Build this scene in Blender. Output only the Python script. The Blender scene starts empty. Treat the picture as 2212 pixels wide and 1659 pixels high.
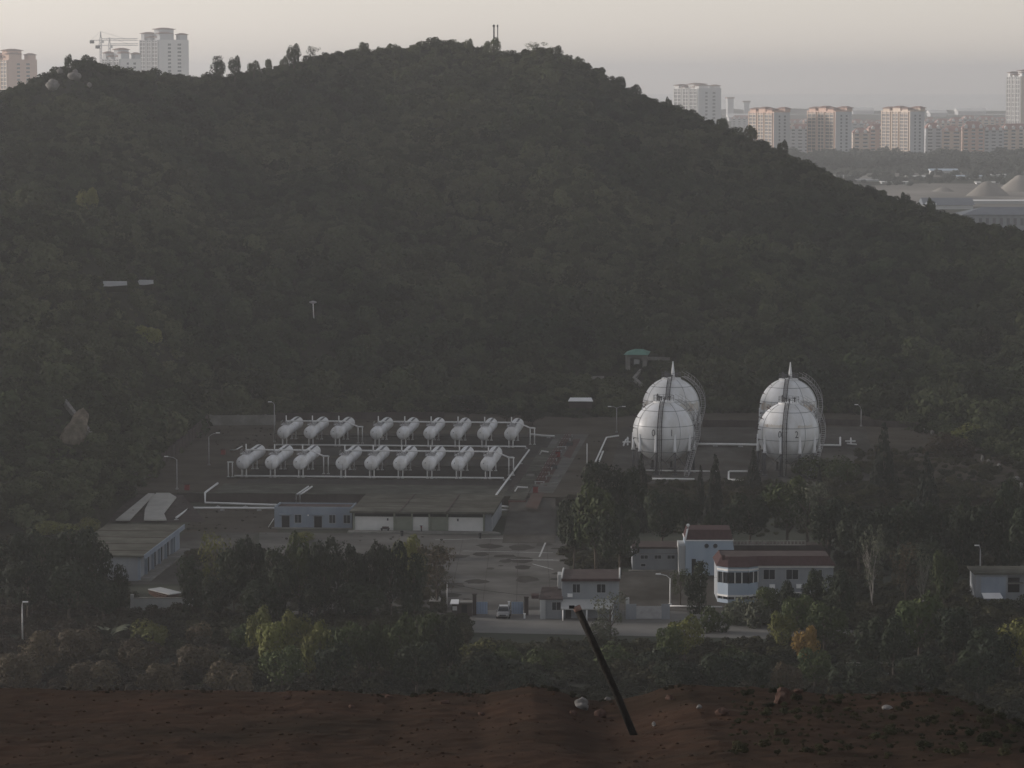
import bpy, bmesh, math, random
import numpy as np
from mathutils import Vector, Matrix

S = bpy.context.scene
COL = S.collection
R = math.radians

# ------------------------------------------------------------------ camera, sky, sun, exposure
FPX, CX, CY, CAMH = 7700.0, 1106.0, 829.5, 77.5       # focal length and centre on a 2212 x 1659 frame
PITCH = math.atan((CY - 165.0) / FPX)
cam_d = bpy.data.cameras.new('camera')
cam = bpy.data.objects.new('camera', cam_d)
COL.objects.link(cam)
cam.location = (0, 0, CAMH)
cam.rotation_euler = (math.pi / 2 - PITCH, 0, 0)
cam_d.sensor_width = 36.0
cam_d.lens = 36.0 * FPX / 2212.0
cam_d.clip_start = 1.0
cam_d.clip_end = 90000.0
S.camera = cam

SUN_AZ, SUN_EL = -73.0, 11.0        # degrees from the view direction (+Y), negative = left
w = bpy.data.worlds.new('World')
S.world = w
w.use_nodes = True
nt = w.node_tree
bg = nt.nodes['Background']
sky = nt.nodes.new('ShaderNodeTexSky')
sky.sky_type = 'NISHITA'
sky.sun_disc = False
sky.sun_elevation = R(SUN_EL)
sky.sun_rotation = R(SUN_AZ)
sky.altitude = 0
sky.air_density = 1.0
sky.dust_density = 0.3
sky.ozone_density = 1.0
hsv = nt.nodes.new('ShaderNodeHueSaturation')
hsv.inputs['Saturation'].default_value = 0.26
nt.links.new(sky.outputs[0], hsv.inputs['Color'])
tint = nt.nodes.new('ShaderNodeMix'); tint.data_type = 'RGBA'; tint.blend_type = 'MULTIPLY'; tint.inputs['Factor'].default_value = 1.0
tint.inputs[7].default_value = (1.02, .983, 1.0, 1)
nt.links.new(hsv.outputs[0], tint.inputs[6]); nt.links.new(tint.outputs[2], bg.inputs[0])
bg.inputs[1].default_value = 0.128

sun_d = bpy.data.lights.new('sun', 'SUN')
sun_d.energy = 3.1
sun_d.angle = R(8.0)
sun_d.color = (1.0, 0.91, 0.83)
sun = bpy.data.objects.new('sun', sun_d)
COL.objects.link(sun)
_sv = Vector((math.sin(R(SUN_AZ)) * math.cos(R(SUN_EL)), math.cos(R(SUN_AZ)) * math.cos(R(SUN_EL)), math.sin(R(SUN_EL))))
sun.rotation_euler = (-_sv).to_track_quat('-Z', 'Y').to_euler()
sun.location = _sv * 500

S.view_settings.view_transform = 'Standard'
S.view_settings.look = 'None'
S.view_settings.exposure = 0.15
S.view_settings.gamma = 1.0
S.cycles.max_bounces = 5
S.cycles.diffuse_bounces = 2
S.cycles.glossy_bounces = 2
S.cycles.transmission_bounces = 2
S.cycles.volume_bounces = 2
S.cycles.transparent_max_bounces = 6

# ------------------------------------------------------------------ geometry of the view -> places in the world
_sp, _cp = math.sin(PITCH), math.cos(PITCH)
def ray(x, y):
    a, b = (x - CX) / FPX, (CY - y) / FPX
    return Vector((a, b * _sp + _cp, b * _cp - _sp))
def pt(x, y, z=0.0):
    """the point of height z seen at (x, y) of the photograph"""
    d = ray(x, y)
    return Vector((0, 0, CAMH)) + d * ((z - CAMH) / d.z)
def pd(x, y, Y):
    """the point at distance Y ahead seen at (x, y)"""
    d = ray(x, y)
    return Vector((0, 0, CAMH)) + d * (Y / d.y)
def px_per_m(P):
    return FPX / (P.y * _cp - (P.z - CAMH) * _sp)
def zat(Y, y):
    v = (CY - y) / FPX
    return CAMH + Y * (v * _cp - _sp) / (_cp + v * _sp)
AX = math.atan((1665.0 - CX) / FPX * _cp)       # the plant's long axis leans this far to the right
RZ = -AX
ED = Vector((math.sin(AX), math.cos(AX), 0)); ER = Vector((math.cos(AX), -math.sin(AX), 0))

# ------------------------------------------------------------------ noise for terrain
def _hash(ix, iy, seed):
    h = (ix.astype(np.int64) * 374761393 + iy.astype(np.int64) * 668265263 + seed * 974711) & 0x7fffffff
    h = ((h ^ (h >> 13)) * 1274126177) & 0x7fffffff
    return ((h ^ (h >> 16)) & 0xffff) / 65535.0
def vnoise(x, y, seed=0):
    x = np.asarray(x, float); y = np.asarray(y, float)
    ix = np.floor(x); iy = np.floor(y); fx = x - ix; fy = y - iy
    fx = fx * fx * (3 - 2 * fx); fy = fy * fy * (3 - 2 * fy)
    a = _hash(ix, iy, seed); b = _hash(ix + 1, iy, seed); c = _hash(ix, iy + 1, seed); d = _hash(ix + 1, iy + 1, seed)
    return (a * (1 - fx) + b * fx) * (1 - fy) + (c * (1 - fx) + d * fx) * fy - 0.5
def fbm(x, y, n=4, seed=0, gain=0.5):
    s, a, t = 1.0, 1.0, 0.0
    for k in range(n):
        t = t + a * vnoise(np.asarray(x) * s + 17.3 * k, np.asarray(y) * s - 9.1 * k, seed + k); s *= 2.03; a *= gain
    return t

# ------------------------------------------------------------------ mesh builder
class MB:
    def __init__(s): s.v = []; s.f = []; s.sm = []
    def add(s, vs, fs, smooth=False):
        o = len(s.v)
        s.v.extend([tuple(p) for p in vs])
        for f in fs: s.f.append(tuple(i + o for i in f)); s.sm.append(smooth)
        return s
    def box(s, c, d, rz=0.0, rx=0.0, taper=1.0):
        x, y, z = d[0] / 2, d[1] / 2, d[2] / 2
        M = Matrix.Translation(Vector(c)) @ Matrix.Rotation(rz, 4, 'Z') @ Matrix.Rotation(rx, 4, 'X')
        vs = [M @ Vector(p) for p in ((-x, -y, -z), (x, -y, -z), (x, y, -z), (-x, y, -z), (-x * taper, -y * taper, z), (x * taper, -y * taper, z), (x * taper, y * taper, z), (-x * taper, y * taper, z))]
        return s.add(vs, [(3, 2, 1, 0), (4, 5, 6, 7), (0, 1, 5, 4), (1, 2, 6, 5), (2, 3, 7, 6), (3, 0, 4, 7)])
    def bx(s, x0, x1, y0, y1, z0, z1):
        return s.box(((x0 + x1) / 2, (y0 + y1) / 2, (z0 + z1) / 2), (abs(x1 - x0), abs(y1 - y0), abs(z1 - z0)))
    def prism(s, poly, z0, z1):
        """poly: list of (x, y) anticlockwise; z1 number or list per corner"""
        n = len(poly)
        zt = z1 if isinstance(z1, (list, tuple)) else [z1] * n
        zb = z0 if isinstance(z0, (list, tuple)) else [z0] * n
        vs = [(p[0], p[1], zb[i]) for i, p in enumerate(poly)] + [(p[0], p[1], zt[i]) for i, p in enumerate(poly)]
        fs = [tuple(range(n - 1, -1, -1)), tuple(range(n, 2 * n))] + [(i, (i + 1) % n, n + (i + 1) % n, n + i) for i in range(n)]
        return s.add(vs, fs)
    def tube(s, path, r, n=8, cap=True, smooth=True):
        P = [Vector(p) for p in path]; m = len(P)
        rr = r if isinstance(r, (list, tuple)) else [r] * m
        vs = []
        up = None
        for i in range(m):
            t = (P[min(i + 1, m - 1)] - P[max(i - 1, 0)]).normalized()
            if up is None or abs(t.dot(up)) > 0.99:
                up = Vector((0, 0, 1)) if abs(t.z) < 0.9 else Vector((1, 0, 0))
            a = t.cross(up).normalized(); b = t.cross(a).normalized(); up = a.cross(t).normalized() if False else up
            for k in range(n):
                q = 2 * math.pi * k / n
                vs.append(P[i] + (a * math.cos(q) + b * math.sin(q)) * rr[i])
        fs = [(i * n + k, i * n + (k + 1) % n, (i + 1) * n + (k + 1) % n, (i + 1) * n + k) for i in range(m - 1) for k in range(n)]
        s.add(vs, fs, smooth)
        if cap:
            o = len(s.v) - len(vs)
            s.f.append(tuple(o + k for k in range(n - 1, -1, -1))); s.sm.append(False)
            s.f.append(tuple(o + (m - 1) * n + k for k in range(n))); s.sm.append(False)
        return s
    def lathe(s, prof, n=16, axis='Z', c=(0, 0, 0), smooth=True):
        """prof: (radius, height) pairs"""
        vs = []
        for r, h in prof:
            for k in range(n):
                q = 2 * math.pi * k / n; a, b = r * math.cos(q), r * math.sin(q)
                p = (a, b, h) if axis == 'Z' else ((a, h, b) if axis == 'Y' else (h, a, b))
                vs.append((p[0] + c[0], p[1] + c[1], p[2] + c[2]))
        m = len(prof)
        fs = [(i * n + k, i * n + (k + 1) % n, (i + 1) * n + (k + 1) % n, (i + 1) * n + k) for i in range(m - 1) for k in range(n)]
        if axis == 'Y': fs = [f[::-1] for f in fs]
        s.add(vs, fs, smooth)
        o = len(s.v) - len(vs)
        s.f.append(tuple(o + k for k in range(n - 1, -1, -1))); s.sm.append(False)
        s.f.append(tuple(o + (m - 1) * n + k for k in range(n))); s.sm.append(False)
        return s
    def mesh(s, name):
        me = bpy.data.meshes.new(name)
        me.from_pydata(s.v, [], s.f)
        me.polygons.foreach_set('use_smooth', s.sm)
        me.update()
        return me
    def build(s, name, mat, parent=None, loc=None, rz=None):
        o = bpy.data.objects.new(name, s.mesh(name))
        o.data.materials.append(mat)
        COL.objects.link(o)
        if parent is not None: o.parent = parent
        if loc is not None: o.location = loc
        if rz is not None: o.rotation_euler = (0, 0, rz)
        return o
def grid_mesh(name, X, Y, Z, smooth=True):
    n, m = X.shape
    me = bpy.data.meshes.new(name)
    co = np.stack([X, Y, Z], -1).reshape(-1, 3).astype(np.float32)
    i = np.arange((n - 1) * (m - 1)); r = i // (m - 1); c = i % (m - 1); a = r * m + c
    q = np.stack([a, a + 1, a + m + 1, a + m], -1).astype(np.int32)
    me.vertices.add(n * m); me.vertices.foreach_set('co', co.ravel())
    me.loops.add(q.size); me.loops.foreach_set('vertex_index', q.ravel())
    me.polygons.add(len(q)); me.polygons.foreach_set('loop_start', np.arange(0, q.size, 4, dtype=np.int32))
    me.polygons.foreach_set('use_smooth', np.full(len(q), smooth))
    me.update(); me.validate()
    return me
def link(name, me, mat=None, parent=None):
    o = bpy.data.objects.new(name, me)
    if mat is not None and not me.materials: me.materials.append(mat)
    COL.objects.link(o)
    if parent is not None: o.parent = parent
    return o
def tag(o, label, cat, group=None, kind=None):
    o['label'] = label; o['category'] = cat
    if group: o['group'] = group
    if kind: o['kind'] = kind
    return o
def struct(o): o['kind'] = 'structure'; return o
def thing(name, label, cat, loc=(0, 0, 0), rz=0.0, group=None):
    o = bpy.data.objects.new(name, None)
    o.empty_display_size = 0.5
    COL.objects.link(o); o.location = loc; o.rotation_euler = (0, 0, rz)
    return tag(o, label, cat, group)
def dup(o, parent=None):
    c = o.copy(); COL.objects.link(c)
    if parent is not None: c.parent = parent
    for ch in list(o.children): dup(ch, c)
    return c

# ------------------------------------------------------------------ materials
def srgb(r, g, b):
    f = lambda c: (c / 255 / 12.92) if c <= 10 else ((c / 255 + 0.055) / 1.055) ** 2.4
    return (f(r), f(g), f(b), 1)
def mat(name, c1, c2=None, scale=1.0, rough=0.85, detail=4.0, metal=0.0, spec=None, streak=None, rnd=0.0, c3=None, s3=0.1, bump=0.0, lo=0.35, hi=0.65):
    """two colours mixed by noise; an optional third in larger patches; rnd = brightness change from object to object"""
    m = bpy.data.materials.new(name); m.use_nodes = True
    t = m.node_tree; b = t.nodes['Principled BSDF']
    b.inputs['Roughness'].default_value = rough; b.inputs['Metallic'].default_value = metal
    if spec is None: spec = .02 if rough >= .9 else (.08 if rough >= .75 else .3)   # bare earth and weathered concrete have next to no sheen
    b.inputs['Specular IOR Level'].default_value = spec
    c1 = tuple(c1)[:3] + (1,)
    if c2 is None:
        b.inputs['Base Color'].default_value = c1
        return m
    c2 = tuple(c2)[:3] + (1,)
    tc = t.nodes.new('ShaderNodeNewGeometry')
    def noise(sc, det=detail):
        mp = t.nodes.new('ShaderNodeMapping')
        st = streak or (1, 1, 1)
        mp.inputs['Scale'].default_value = (sc * st[0], sc * st[1], sc * st[2])
        t.links.new(tc.outputs['Position'], mp.inputs[0])
        n = t.nodes.new('ShaderNodeTexNoise'); n.inputs['Scale'].default_value = 1.0; n.inputs['Detail'].default_value = det
        n.inputs['Roughness'].default_value = 0.62
        t.links.new(mp.outputs[0], n.inputs['Vector'])
        r = t.nodes.new('ShaderNodeMapRange'); r.inputs['From Min'].default_value = lo; r.inputs['From Max'].default_value = hi
        t.links.new(n.outputs[0], r.inputs['Value'])
        return r.outputs[0]
    def mix(fac, a, c):
        x = t.nodes.new('ShaderNodeMix'); x.data_type = 'RGBA'
        t.links.new(fac, x.inputs['Factor'])
        for s_, v in ((x.inputs[6], a), (x.inputs[7], c)):
            if hasattr(v, 'links'): t.links.new(v, s_)
            else: s_.default_value = v
        return x.outputs[2]
    n1 = noise(scale)
    out = mix(n1, c1, c2)
    if c3 is not None: out = mix(noise(s3, 3.0), out, tuple(c3)[:3] + (1,))
    if rnd:
        oi = t.nodes.new('ShaderNodeObjectInfo')
        r = t.nodes.new('ShaderNodeMapRange'); r.inputs['To Min'].default_value = 1 - rnd; r.inputs['To Max'].default_value = 1 + rnd
        t.links.new(oi.outputs['Random'], r.inputs['Value'])
        h = t.nodes.new('ShaderNodeHueSaturation')
        t.links.new(r.outputs[0], h.inputs['Value']); t.links.new(out, h.inputs['Color'])
        out = h.outputs[0]
    t.links.new(out, b.inputs['Base Color'])
    if bump:
        bp = t.nodes.new('ShaderNodeBump'); bp.inputs['Strength'].default_value = bump; bp.inputs['Distance'].default_value = 0.1
        t.links.new(n1, bp.inputs['Height']); t.links.new(bp.outputs[0], b.inputs['Normal'])
    return m
M = {}
M['soil'] = mat('soil', (.035, .034, .022), (.07, .06, .042), .25, .95, c3=(.03, .035, .02), s3=.03)
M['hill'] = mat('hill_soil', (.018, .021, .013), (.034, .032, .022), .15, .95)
M['pad'] = mat('pad_concrete', (.088, .083, .074), (.118, .112, .102), .5, .9, c3=(.048, .043, .036), s3=.1, streak=(1, .5, 1))
M['grit'] = mat('worn_grass_ground', (.07, .058, .042), (.042, .040, .028), .3, .95, c3=(.09, .078, .065), s3=.1)
M['yard'] = mat('yard_concrete', (.115, .112, .103), (.145, .14, .13), .3, .85, c3=(.07, .067, .06), s3=.09)
M['road'] = mat('road_concrete', (.165, .16, .15), (.20, .195, .18), .25, .85, c3=(.14, .135, .125), s3=.08)
M['conc'] = mat('concrete', (.22, .215, .2), (.30, .29, .27), .8, .9, c3=(.17, .165, .15), s3=.3)
M['roofc'] = mat('roof_concrete', (.085, .084, .070), (.14, .138, .118), .35, .9, c3=(.06, .059, .047), s3=.18, bump=.2)
M['apron'] = mat('dark_concrete', (.058, .054, .049), (.082, .077, .07), .6, .9, c3=(.038, .035, .031), s3=.12, streak=(1, .5, 1))  # darker mottled concrete for the tank aprons and yard stains
M['strip'] = mat('reddish_ground_strip', (.10, .055, .045), (.075, .048, .04), .5, .95, c3=(.10, .075, .065), s3=.15)
M['darkwall'] = mat('stained_wall', (.05, .041, .038), (.08, .067, .062), .5, .9, streak=(1, 1, .4))
M['redwall'] = mat('red_brick_wall', (.12, .055, .048), (.16, .08, .07), .8, .9)
M['palewall'] = mat('pale_wall', (.36, .37, .37), (.45, .45, .44), .3, .85, streak=(1, 1, .3))
M['bluewall'] = mat('blue_grey_wall', (.20, .235, .29), (.26, .295, .34), .4, .8, streak=(1, 1, .3))
M['lightblue'] = mat('light_blue_wall', (.29, .355, .43), (.36, .42, .48), .4, .8, streak=(1, 1, .3))
M['greywall'] = mat('grey_wall', (.21, .225, .245), (.27, .285, .30), .4, .85, streak=(1, 1, .3))
M['greenwall'] = mat('grey_green_panel', (.20, .22, .18), (.25, .27, .22), .4, .8)
M['whitewall'] = mat('white_panel', (.60, .60, .58), (.70, .69, .67), .5, .7)
M['white'] = mat('white_paint', (.72, .72, .72), (.80, .80, .79), .5, .5, spec=.4)
M['tank'] = mat('tank_white_paint', (.76, .775, .80), (.82, .82, .83), .5, .42, c3=(.60, .59, .57), s3=.6, spec=.5, rnd=.10, streak=(1.5, .35, 1))
M['sphere'] = mat('sphere_white_paint', (.68, .695, .72), (.76, .77, .785), .4, .42, c3=(.62, .62, .61), s3=.6, streak=(1, 1, .3), spec=.5)
M['rust'] = mat('rusty_white', (.60, .58, .54), (.36, .22, .13), .5, .7, streak=(1.3, 1.3, .35), lo=.5, hi=.7)
M['steel'] = mat('galvanised_steel', (.32, .31, .32), (.40, .40, .40), 1.5, .5, metal=.3)
M['dsteel'] = mat('dark_steel', (.05, .052, .058), (.09, .09, .095), 1.5, .6)
M['seam'] = mat('seam_paint', (.20, .21, .225))
M['pipe'] = mat('white_pipe', (.66, .66, .65), (.76, .75, .74), .6, .5)
M['glass'] = mat('dark_glass', (.02, .024, .03), None, rough=.12, spec=.6)
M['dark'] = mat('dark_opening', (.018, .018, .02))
M['frame'] = mat('window_frame', (.36, .37, .38))
M['redroof'] = mat('red_roof_tiles', (.050, .027, .027), (.072, .041, .040), 1.2, .85, streak=(2, 1, 1))
M['darkroof'] = mat('dark_roof', (.07, .055, .052), (.10, .08, .075), .8, .9)
M['red'] = mat('red_paint', (.22, .03, .03), (.15, .03, .03), 1.0, .6)
M['bluegate'] = mat('blue_gate_paint', (.26, .34, .48), (.32, .40, .52), .6, .6)
M['blackpaint'] = mat('black_lettering', (.07, .075, .085))
M['bark'] = mat('bark', (.06, .05, .04), (.11, .095, .08), 2.0, .95)
M['palebark'] = mat('pale_bark', (.20, .185, .165), (.28, .26, .235), 2.0, .9)
M['redsoil'] = mat('red_soil', (.052, .030, .020), (.040, .0235, .0155), .8, .95, c3=(.027, .019, .0125), s3=.09, detail=9.0, bump=.35)
M['rock'] = mat('pale_rock', (.15, .145, .135), (.23, .22, .21), 1.2, .9)
M['redrock'] = mat('red_rock', (.06, .036, .028), (.10, .066, .054), 3.0, .9)
M['lilac'] = mat('tarpaulin_grey', (.33, .32, .295), (.40, .39, .36), .4, .85)
def leafmat(name, a, b, rnd=.3, scale=.35):
    return mat(name, a, b, scale, .7, rnd=rnd, spec=.12)
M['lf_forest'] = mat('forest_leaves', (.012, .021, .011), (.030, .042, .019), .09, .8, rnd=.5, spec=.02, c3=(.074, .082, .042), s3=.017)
M['lf_dark'] = leafmat('dark_leaves', (.011, .018, .009), (.024, .032, .014))
M['lf_mid'] = leafmat('green_leaves', (.030, .046, .015), (.060, .075, .024))
M['lf_olive'] = leafmat('olive_leaves', (.075, .085, .022), (.13, .128, .036))
M['lf_gold'] = leafmat('golden_leaves', (.20, .12, .03), (.26, .17, .045))
M['lf_brown'] = leafmat('brown_leaves', (.056, .041, .025), (.085, .066, .038))  # in the left front bushes this brown stands in for warm lens veil
M['lf_yellow'] = leafmat('yellow_green_leaves', (.13, .145, .036), (.19, .195, .055))
M['lf_pale'] = leafmat('pale_leaves', (.075, .085, .055), (.12, .125, .085))
M['lf_cone'] = leafmat('cypress_leaves', (.008, .012, .008), (.014, .019, .011))
# ------------------------------------------------------------------ ground, sea, hill
def terrain_curve(pts):
    xs = np.array([p[0] for p in pts], float); ys = np.array([p[1] for p in pts], float)
    return lambda x: np.interp(x, xs, ys)
RIDGE = terrain_curve([(-900, 330), (-400, 250), (-200, 220), (0, 192), (40, 180), (80, 162), (120, 143), (150, 135), (190, 126), (215, 131), (245, 141), (300, 145),
    (350, 153), (400, 155), (440, 159), (480, 157), (550, 147), (600, 139), (640, 130), (680, 112), (740, 102), (800, 101), (860, 96), (910, 91),
    (960, 88), (1010, 92), (1040, 99), (1065, 104), (1100, 108), (1130, 103), (1160, 98), (1200, 106), (1250, 128), (1290, 148), (1320, 166), (1350, 184),
    (1400, 209), (1450, 223), (1500, 244), (1540, 263), (1600, 286), (1650, 305), (1700, 325), (1750, 352), (1800, 378), (1850, 397), (1900, 414), (1950, 432),
    (2000, 443), (2050, 462), (2100, 481), (2150, 491), (2212, 502), (2300, 530), (2600, 640), (3000, 760)])
RDIST = terrain_curve([(-900, 820), (0, 1010), (440, 1100), (960, 1180), (1400, 1130), (1800, 1060), (2212, 980), (2600, 930), (3000, 900)])
FOOT = terrain_curve([(-900, 1300), (-400, 1180), (0, 1150), (200, 1125), (330, 1010), (450, 903), (700, 896), (1000, 893), (1250, 905), (1500, 893), (1850, 893), (2000, 930), (2212, 1000), (2600, 1100), (3000, 1150)])
CANOPY = 2.5
def hill_z(X, Y):
    X = np.asarray(X, float); Y = np.asarray(Y, float)
    xp = CX + FPX * X / (Y * _cp)
    yr = RIDGE(xp); dr = RDIST(xp); v = (CY - yr) / FPX
    zr = CAMH + dr * (v * _cp - _sp) / (_cp + v * _sp) - CANOPY
    df = FPX * (CAMH - 1.6) / (FOOT(xp) - 165.0)
    t = np.clip((Y - df) / (dr - df), -.3, 1)
    up = np.where(t < 0, t * 2.0, 0) + np.clip(t, 0, 1) ** 1.2
    env = np.clip(np.sin(np.pi * np.clip(t, 0, 1)), 0, 1) * np.clip((1 - t) / .35, 0, 1)
    bump = env * (fbm(X / 62.0, Y / 150.0, 3, 5) * 25.0 + fbm(X / 26.0, Y / 40.0, 2, 9) * 5.0)
    # a spur running down to the left from the summit
    q = (X + 60) * .72 - (Y - 1060) * .35
    bump = bump + env * 4.0 * np.exp(-(q / 42.0) ** 2)
    z = 1.6 + (zr - 1.6) * up + bump
    b = np.clip((Y - dr) / 260.0, 0, 1.5)
    z = np.where(Y > dr, zr - (zr + 4) * (0.25 * b + 0.75 * b ** 1.6), z)
    return z

g = bpy.data.meshes.new('ground')
g.from_pydata([(-6000, -400, -.02), (6000, -400, -.02), (6000, 7300, -.02), (-6000, 7300, -.02)], [], [(0, 1, 2, 3)])
M['plain'] = mat('plain_soil', (.05, .055, .042), (.085, .082, .066), .012, .95, c3=(.065, .072, .055), s3=.004, streak=(1, .35, 1))
struct(link('ground', g, M['plain']))
sg = bpy.data.meshes.new('sea')
sg.from_pydata([(-15000, 7200, -1.5), (15000, 7200, -1.5), (15000, 16000, -1.5), (-15000, 16000, -1.5)], [], [(0, 1, 2, 3)])
M['sea'] = mat('sea_water', (.36, .36, .36), None, rough=.15, spec=.5)
struct(link('sea', sg, M['sea']))

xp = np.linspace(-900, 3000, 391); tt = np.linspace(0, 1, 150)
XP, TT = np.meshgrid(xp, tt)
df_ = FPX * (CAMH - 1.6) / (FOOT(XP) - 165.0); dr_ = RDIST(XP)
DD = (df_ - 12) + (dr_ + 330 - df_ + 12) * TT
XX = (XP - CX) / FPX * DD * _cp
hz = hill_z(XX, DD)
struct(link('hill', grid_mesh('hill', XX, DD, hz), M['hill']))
def on_hill(x, y):
    """where the line of sight through (x, y) meets the hill"""
    d = ray(x, y)
    Ys = np.arange(560, 1300, 1.0); k = Ys / d.y
    zz = hill_z(d.x * k, Ys); below = CAMH + d.z * k < zz
    i = int(np.argmax(below)) if below.any() else int(np.argmin(np.abs(CAMH + d.z * k - zz)))
    return Vector((d.x * k[i], Ys[i], float(zz[i])))

# ------------------------------------------------------------------ foliage prototypes (unit size: radius about 1, height 0..2)
def leaf_cloud(name, seed, blobs, per, size, flat=1.0, squash=1.0, shell=0.75):
    """leaf clumps scattered through the outer part of several overlapping lobes"""
    rs = np.random.RandomState(seed)
    C = []; N = []
    for (bx_, by_, bz_, br) in blobs:
        n = max(8, int(per * br * br))
        u = rs.normal(size=(n, 3)); u /= np.linalg.norm(u, axis=1)[:, None]
        rad = br * (shell + (1.08 - shell) * rs.rand(n) ** .7)
        p = u * rad[:, None]; p[:, 2] *= squash
        C.append(p + np.array([bx_, by_, bz_])); N.append(u)
    C = np.concatenate(C); N = np.concatenate(N)
    keep = np.ones(len(C), bool)
    for (bx_, by_, bz_, br) in blobs:      # drop what is buried deep inside another lobe
        dd = (C - np.array([bx_, by_, bz_])) / np.array([1, 1, squash])
        keep &= np.linalg.norm(dd, axis=1) > br * .62
    C = C[keep]; N = N[keep]; n = len(C)
    N = N + rs.normal(size=N.shape) * .33; N[:, 2] += .15
    N /= np.linalg.norm(N, axis=1)[:, None]
    a = np.cross(N, rs.normal(size=N.shape)); a /= np.linalg.norm(a, axis=1)[:, None]
    b = np.cross(N, a)
    s_ = size * (.55 + .9 * rs.rand(n))[:, None]
    l_ = s_ * (.7 + .5 * rs.rand(n))[:, None]
    v = np.stack([C - a * s_, C - b * l_ + a * s_ * .2, C + a * s_, C + b * l_ - a * s_ * .15], 1)
    v[:, 1] += N * s_ * .25; v[:, 3] -= N * s_ * .2
    me = bpy.data.meshes.new(name)
    me.vertices.add(4 * n); me.vertices.foreach_set('co', v.astype(np.float32).ravel())
    me.loops.add(4 * n); me.loops.foreach_set('vertex_index', np.arange(4 * n, dtype=np.int32))
    me.polygons.add(n); me.polygons.foreach_set('loop_start', np.arange(0, 4 * n, 4, dtype=np.int32))
    me.update()
    return me
def lobes(seed, n, kind):
    rd = random.Random(seed); B = []
    if kind == 'round':
        B.append((0, 0, 1.0, .62))
        for k in range(n):
            q = rd.uniform(0, 6.283); e = rd.uniform(-.5, .95); r = rd.uniform(.45, .68)
            B.append((r * math.cos(q) * math.sqrt(1 - e * e * .8), r * math.sin(q) * math.sqrt(1 - e * e * .8), 1.0 + e * .62, rd.uniform(.24, .44)))
    elif kind == 'tall':
        for k in range(n):
            z = rd.uniform(.2, 1.85); m = math.sin(math.pi * min(1, (z + .25) / 2.35)) ** .7
            q = rd.uniform(0, 6.283); r = rd.uniform(.1, .72) * m
            B.append((r * .85 * math.cos(q), r * .85 * math.sin(q), z * .93, rd.uniform(.32, .5) * (.55 + .45 * m)))
    elif kind == 'open':
        for k in range(n):
            q = rd.uniform(0, 6.283); r = rd.uniform(.2, .85); z = rd.uniform(.6, 1.85)
            B.append((r * math.cos(q), r * math.sin(q), z, rd.uniform(.16, .30)))
    elif kind == 'cone':
        for k in range(n):
            z = 2.0 * (k + .3) / n; m = (1 - z / 2.05)
            for j in range(3):
                q = rd.uniform(0, 6.283); r = .55 * m
                B.append((r * math.cos(q), r * math.sin(q), z, .14 + .5 * m))
    elif kind == 'low':
        for k in range(n):
            q = rd.uniform(0, 6.283); r = rd.uniform(0, .8)
            B.append((r * math.cos(q), r * math.sin(q), rd.uniform(.25, .9) * (1.1 - r * .6), rd.uniform(.28, .5)))
    return B
CROWN = {
    'round': [leaf_cloud('crown', 11 + i, lobes(11 + i, 15, 'round'), 1700, .046) for i in range(3)],
    'tall': [leaf_cloud('crown', 31 + i, lobes(31 + i, 22, 'tall'), 1500, .043) for i in range(3)],
    'open': [leaf_cloud('crown', 51 + i, lobes(51 + i, 24, 'open'), 1100, .036, shell=.3) for i in range(2)],
    'cone': [leaf_cloud('crown', 71, lobes(71, 12, 'cone'), 420, .07)],
    'low': [leaf_cloud('crown', 81 + i, lobes(81 + i, 10, 'low'), 1300, .052) for i in range(2)],
}
def limb_mesh(seed, h=1.0, n=6, fork=.35):
    """unit trunk: height about 2 with limbs"""
    rd = random.Random(seed); m = MB()
    top = (rd.uniform(-.08, .08), rd.uniform(-.08, .08), 1.5)
    m.tube([(0, 0, -.1), (.01, .02, .5), (top[0] * .5, top[1] * .5, 1.0), top], [.06, .05, .04, .015], 6)
    for k in range(n):
        z = rd.uniform(fork, 1.2); q = rd.uniform(0, 6.283); l = rd.uniform(.35, .7)
        m.tube([(0, 0, z), (l * .5 * math.cos(q), l * .5 * math.sin(q), z + l * .55), (l * math.cos(q), l * math.sin(q), z + l * .9)], [.03, .02, .008], 5)
    return m.mesh('trunk')
TRUNK = [limb_mesh(3 + i) for i in range(3)]
def bare_mesh(seed):
    rd = random.Random(seed); m = MB()
    def grow(p, d, r, l, lev):
        q = p + d * l * .5 + Vector((rd.uniform(-.05, .05), rd.uniform(-.05, .05), 0)); e = p + d * l
        m.tube([p, q, e], [r, r * .8, r * .6], 5 if lev < 2 else 4, cap=False)
        if lev < 4:
            for k in range(3 if lev else 4):
                nd = (d + Vector((rd.uniform(-.7, .7), rd.uniform(-.7, .7), rd.uniform(0, .4)))).normalized()
                grow(e if k < 2 else q, nd, r * .58, l * rd.uniform(.6, .85), lev + 1)
    grow(Vector((0, 0, -.05)), Vector((.05, 0, 1)), .045, .55, 0)
    return m.mesh('trunk')
BARE = [bare_mesh(5), bare_mesh(8)]
for L in CROWN.values():
    for me in L: me.materials.append(M['lf_mid'])
for me in TRUNK: me.materials.append(M['bark'])
for me in BARE: me.materials.append(M['palebark'])
def objmat(o, m):
    o.material_slots[0].link = 'OBJECT'; o.material_slots[0].material = m
_tn = [0]
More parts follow.
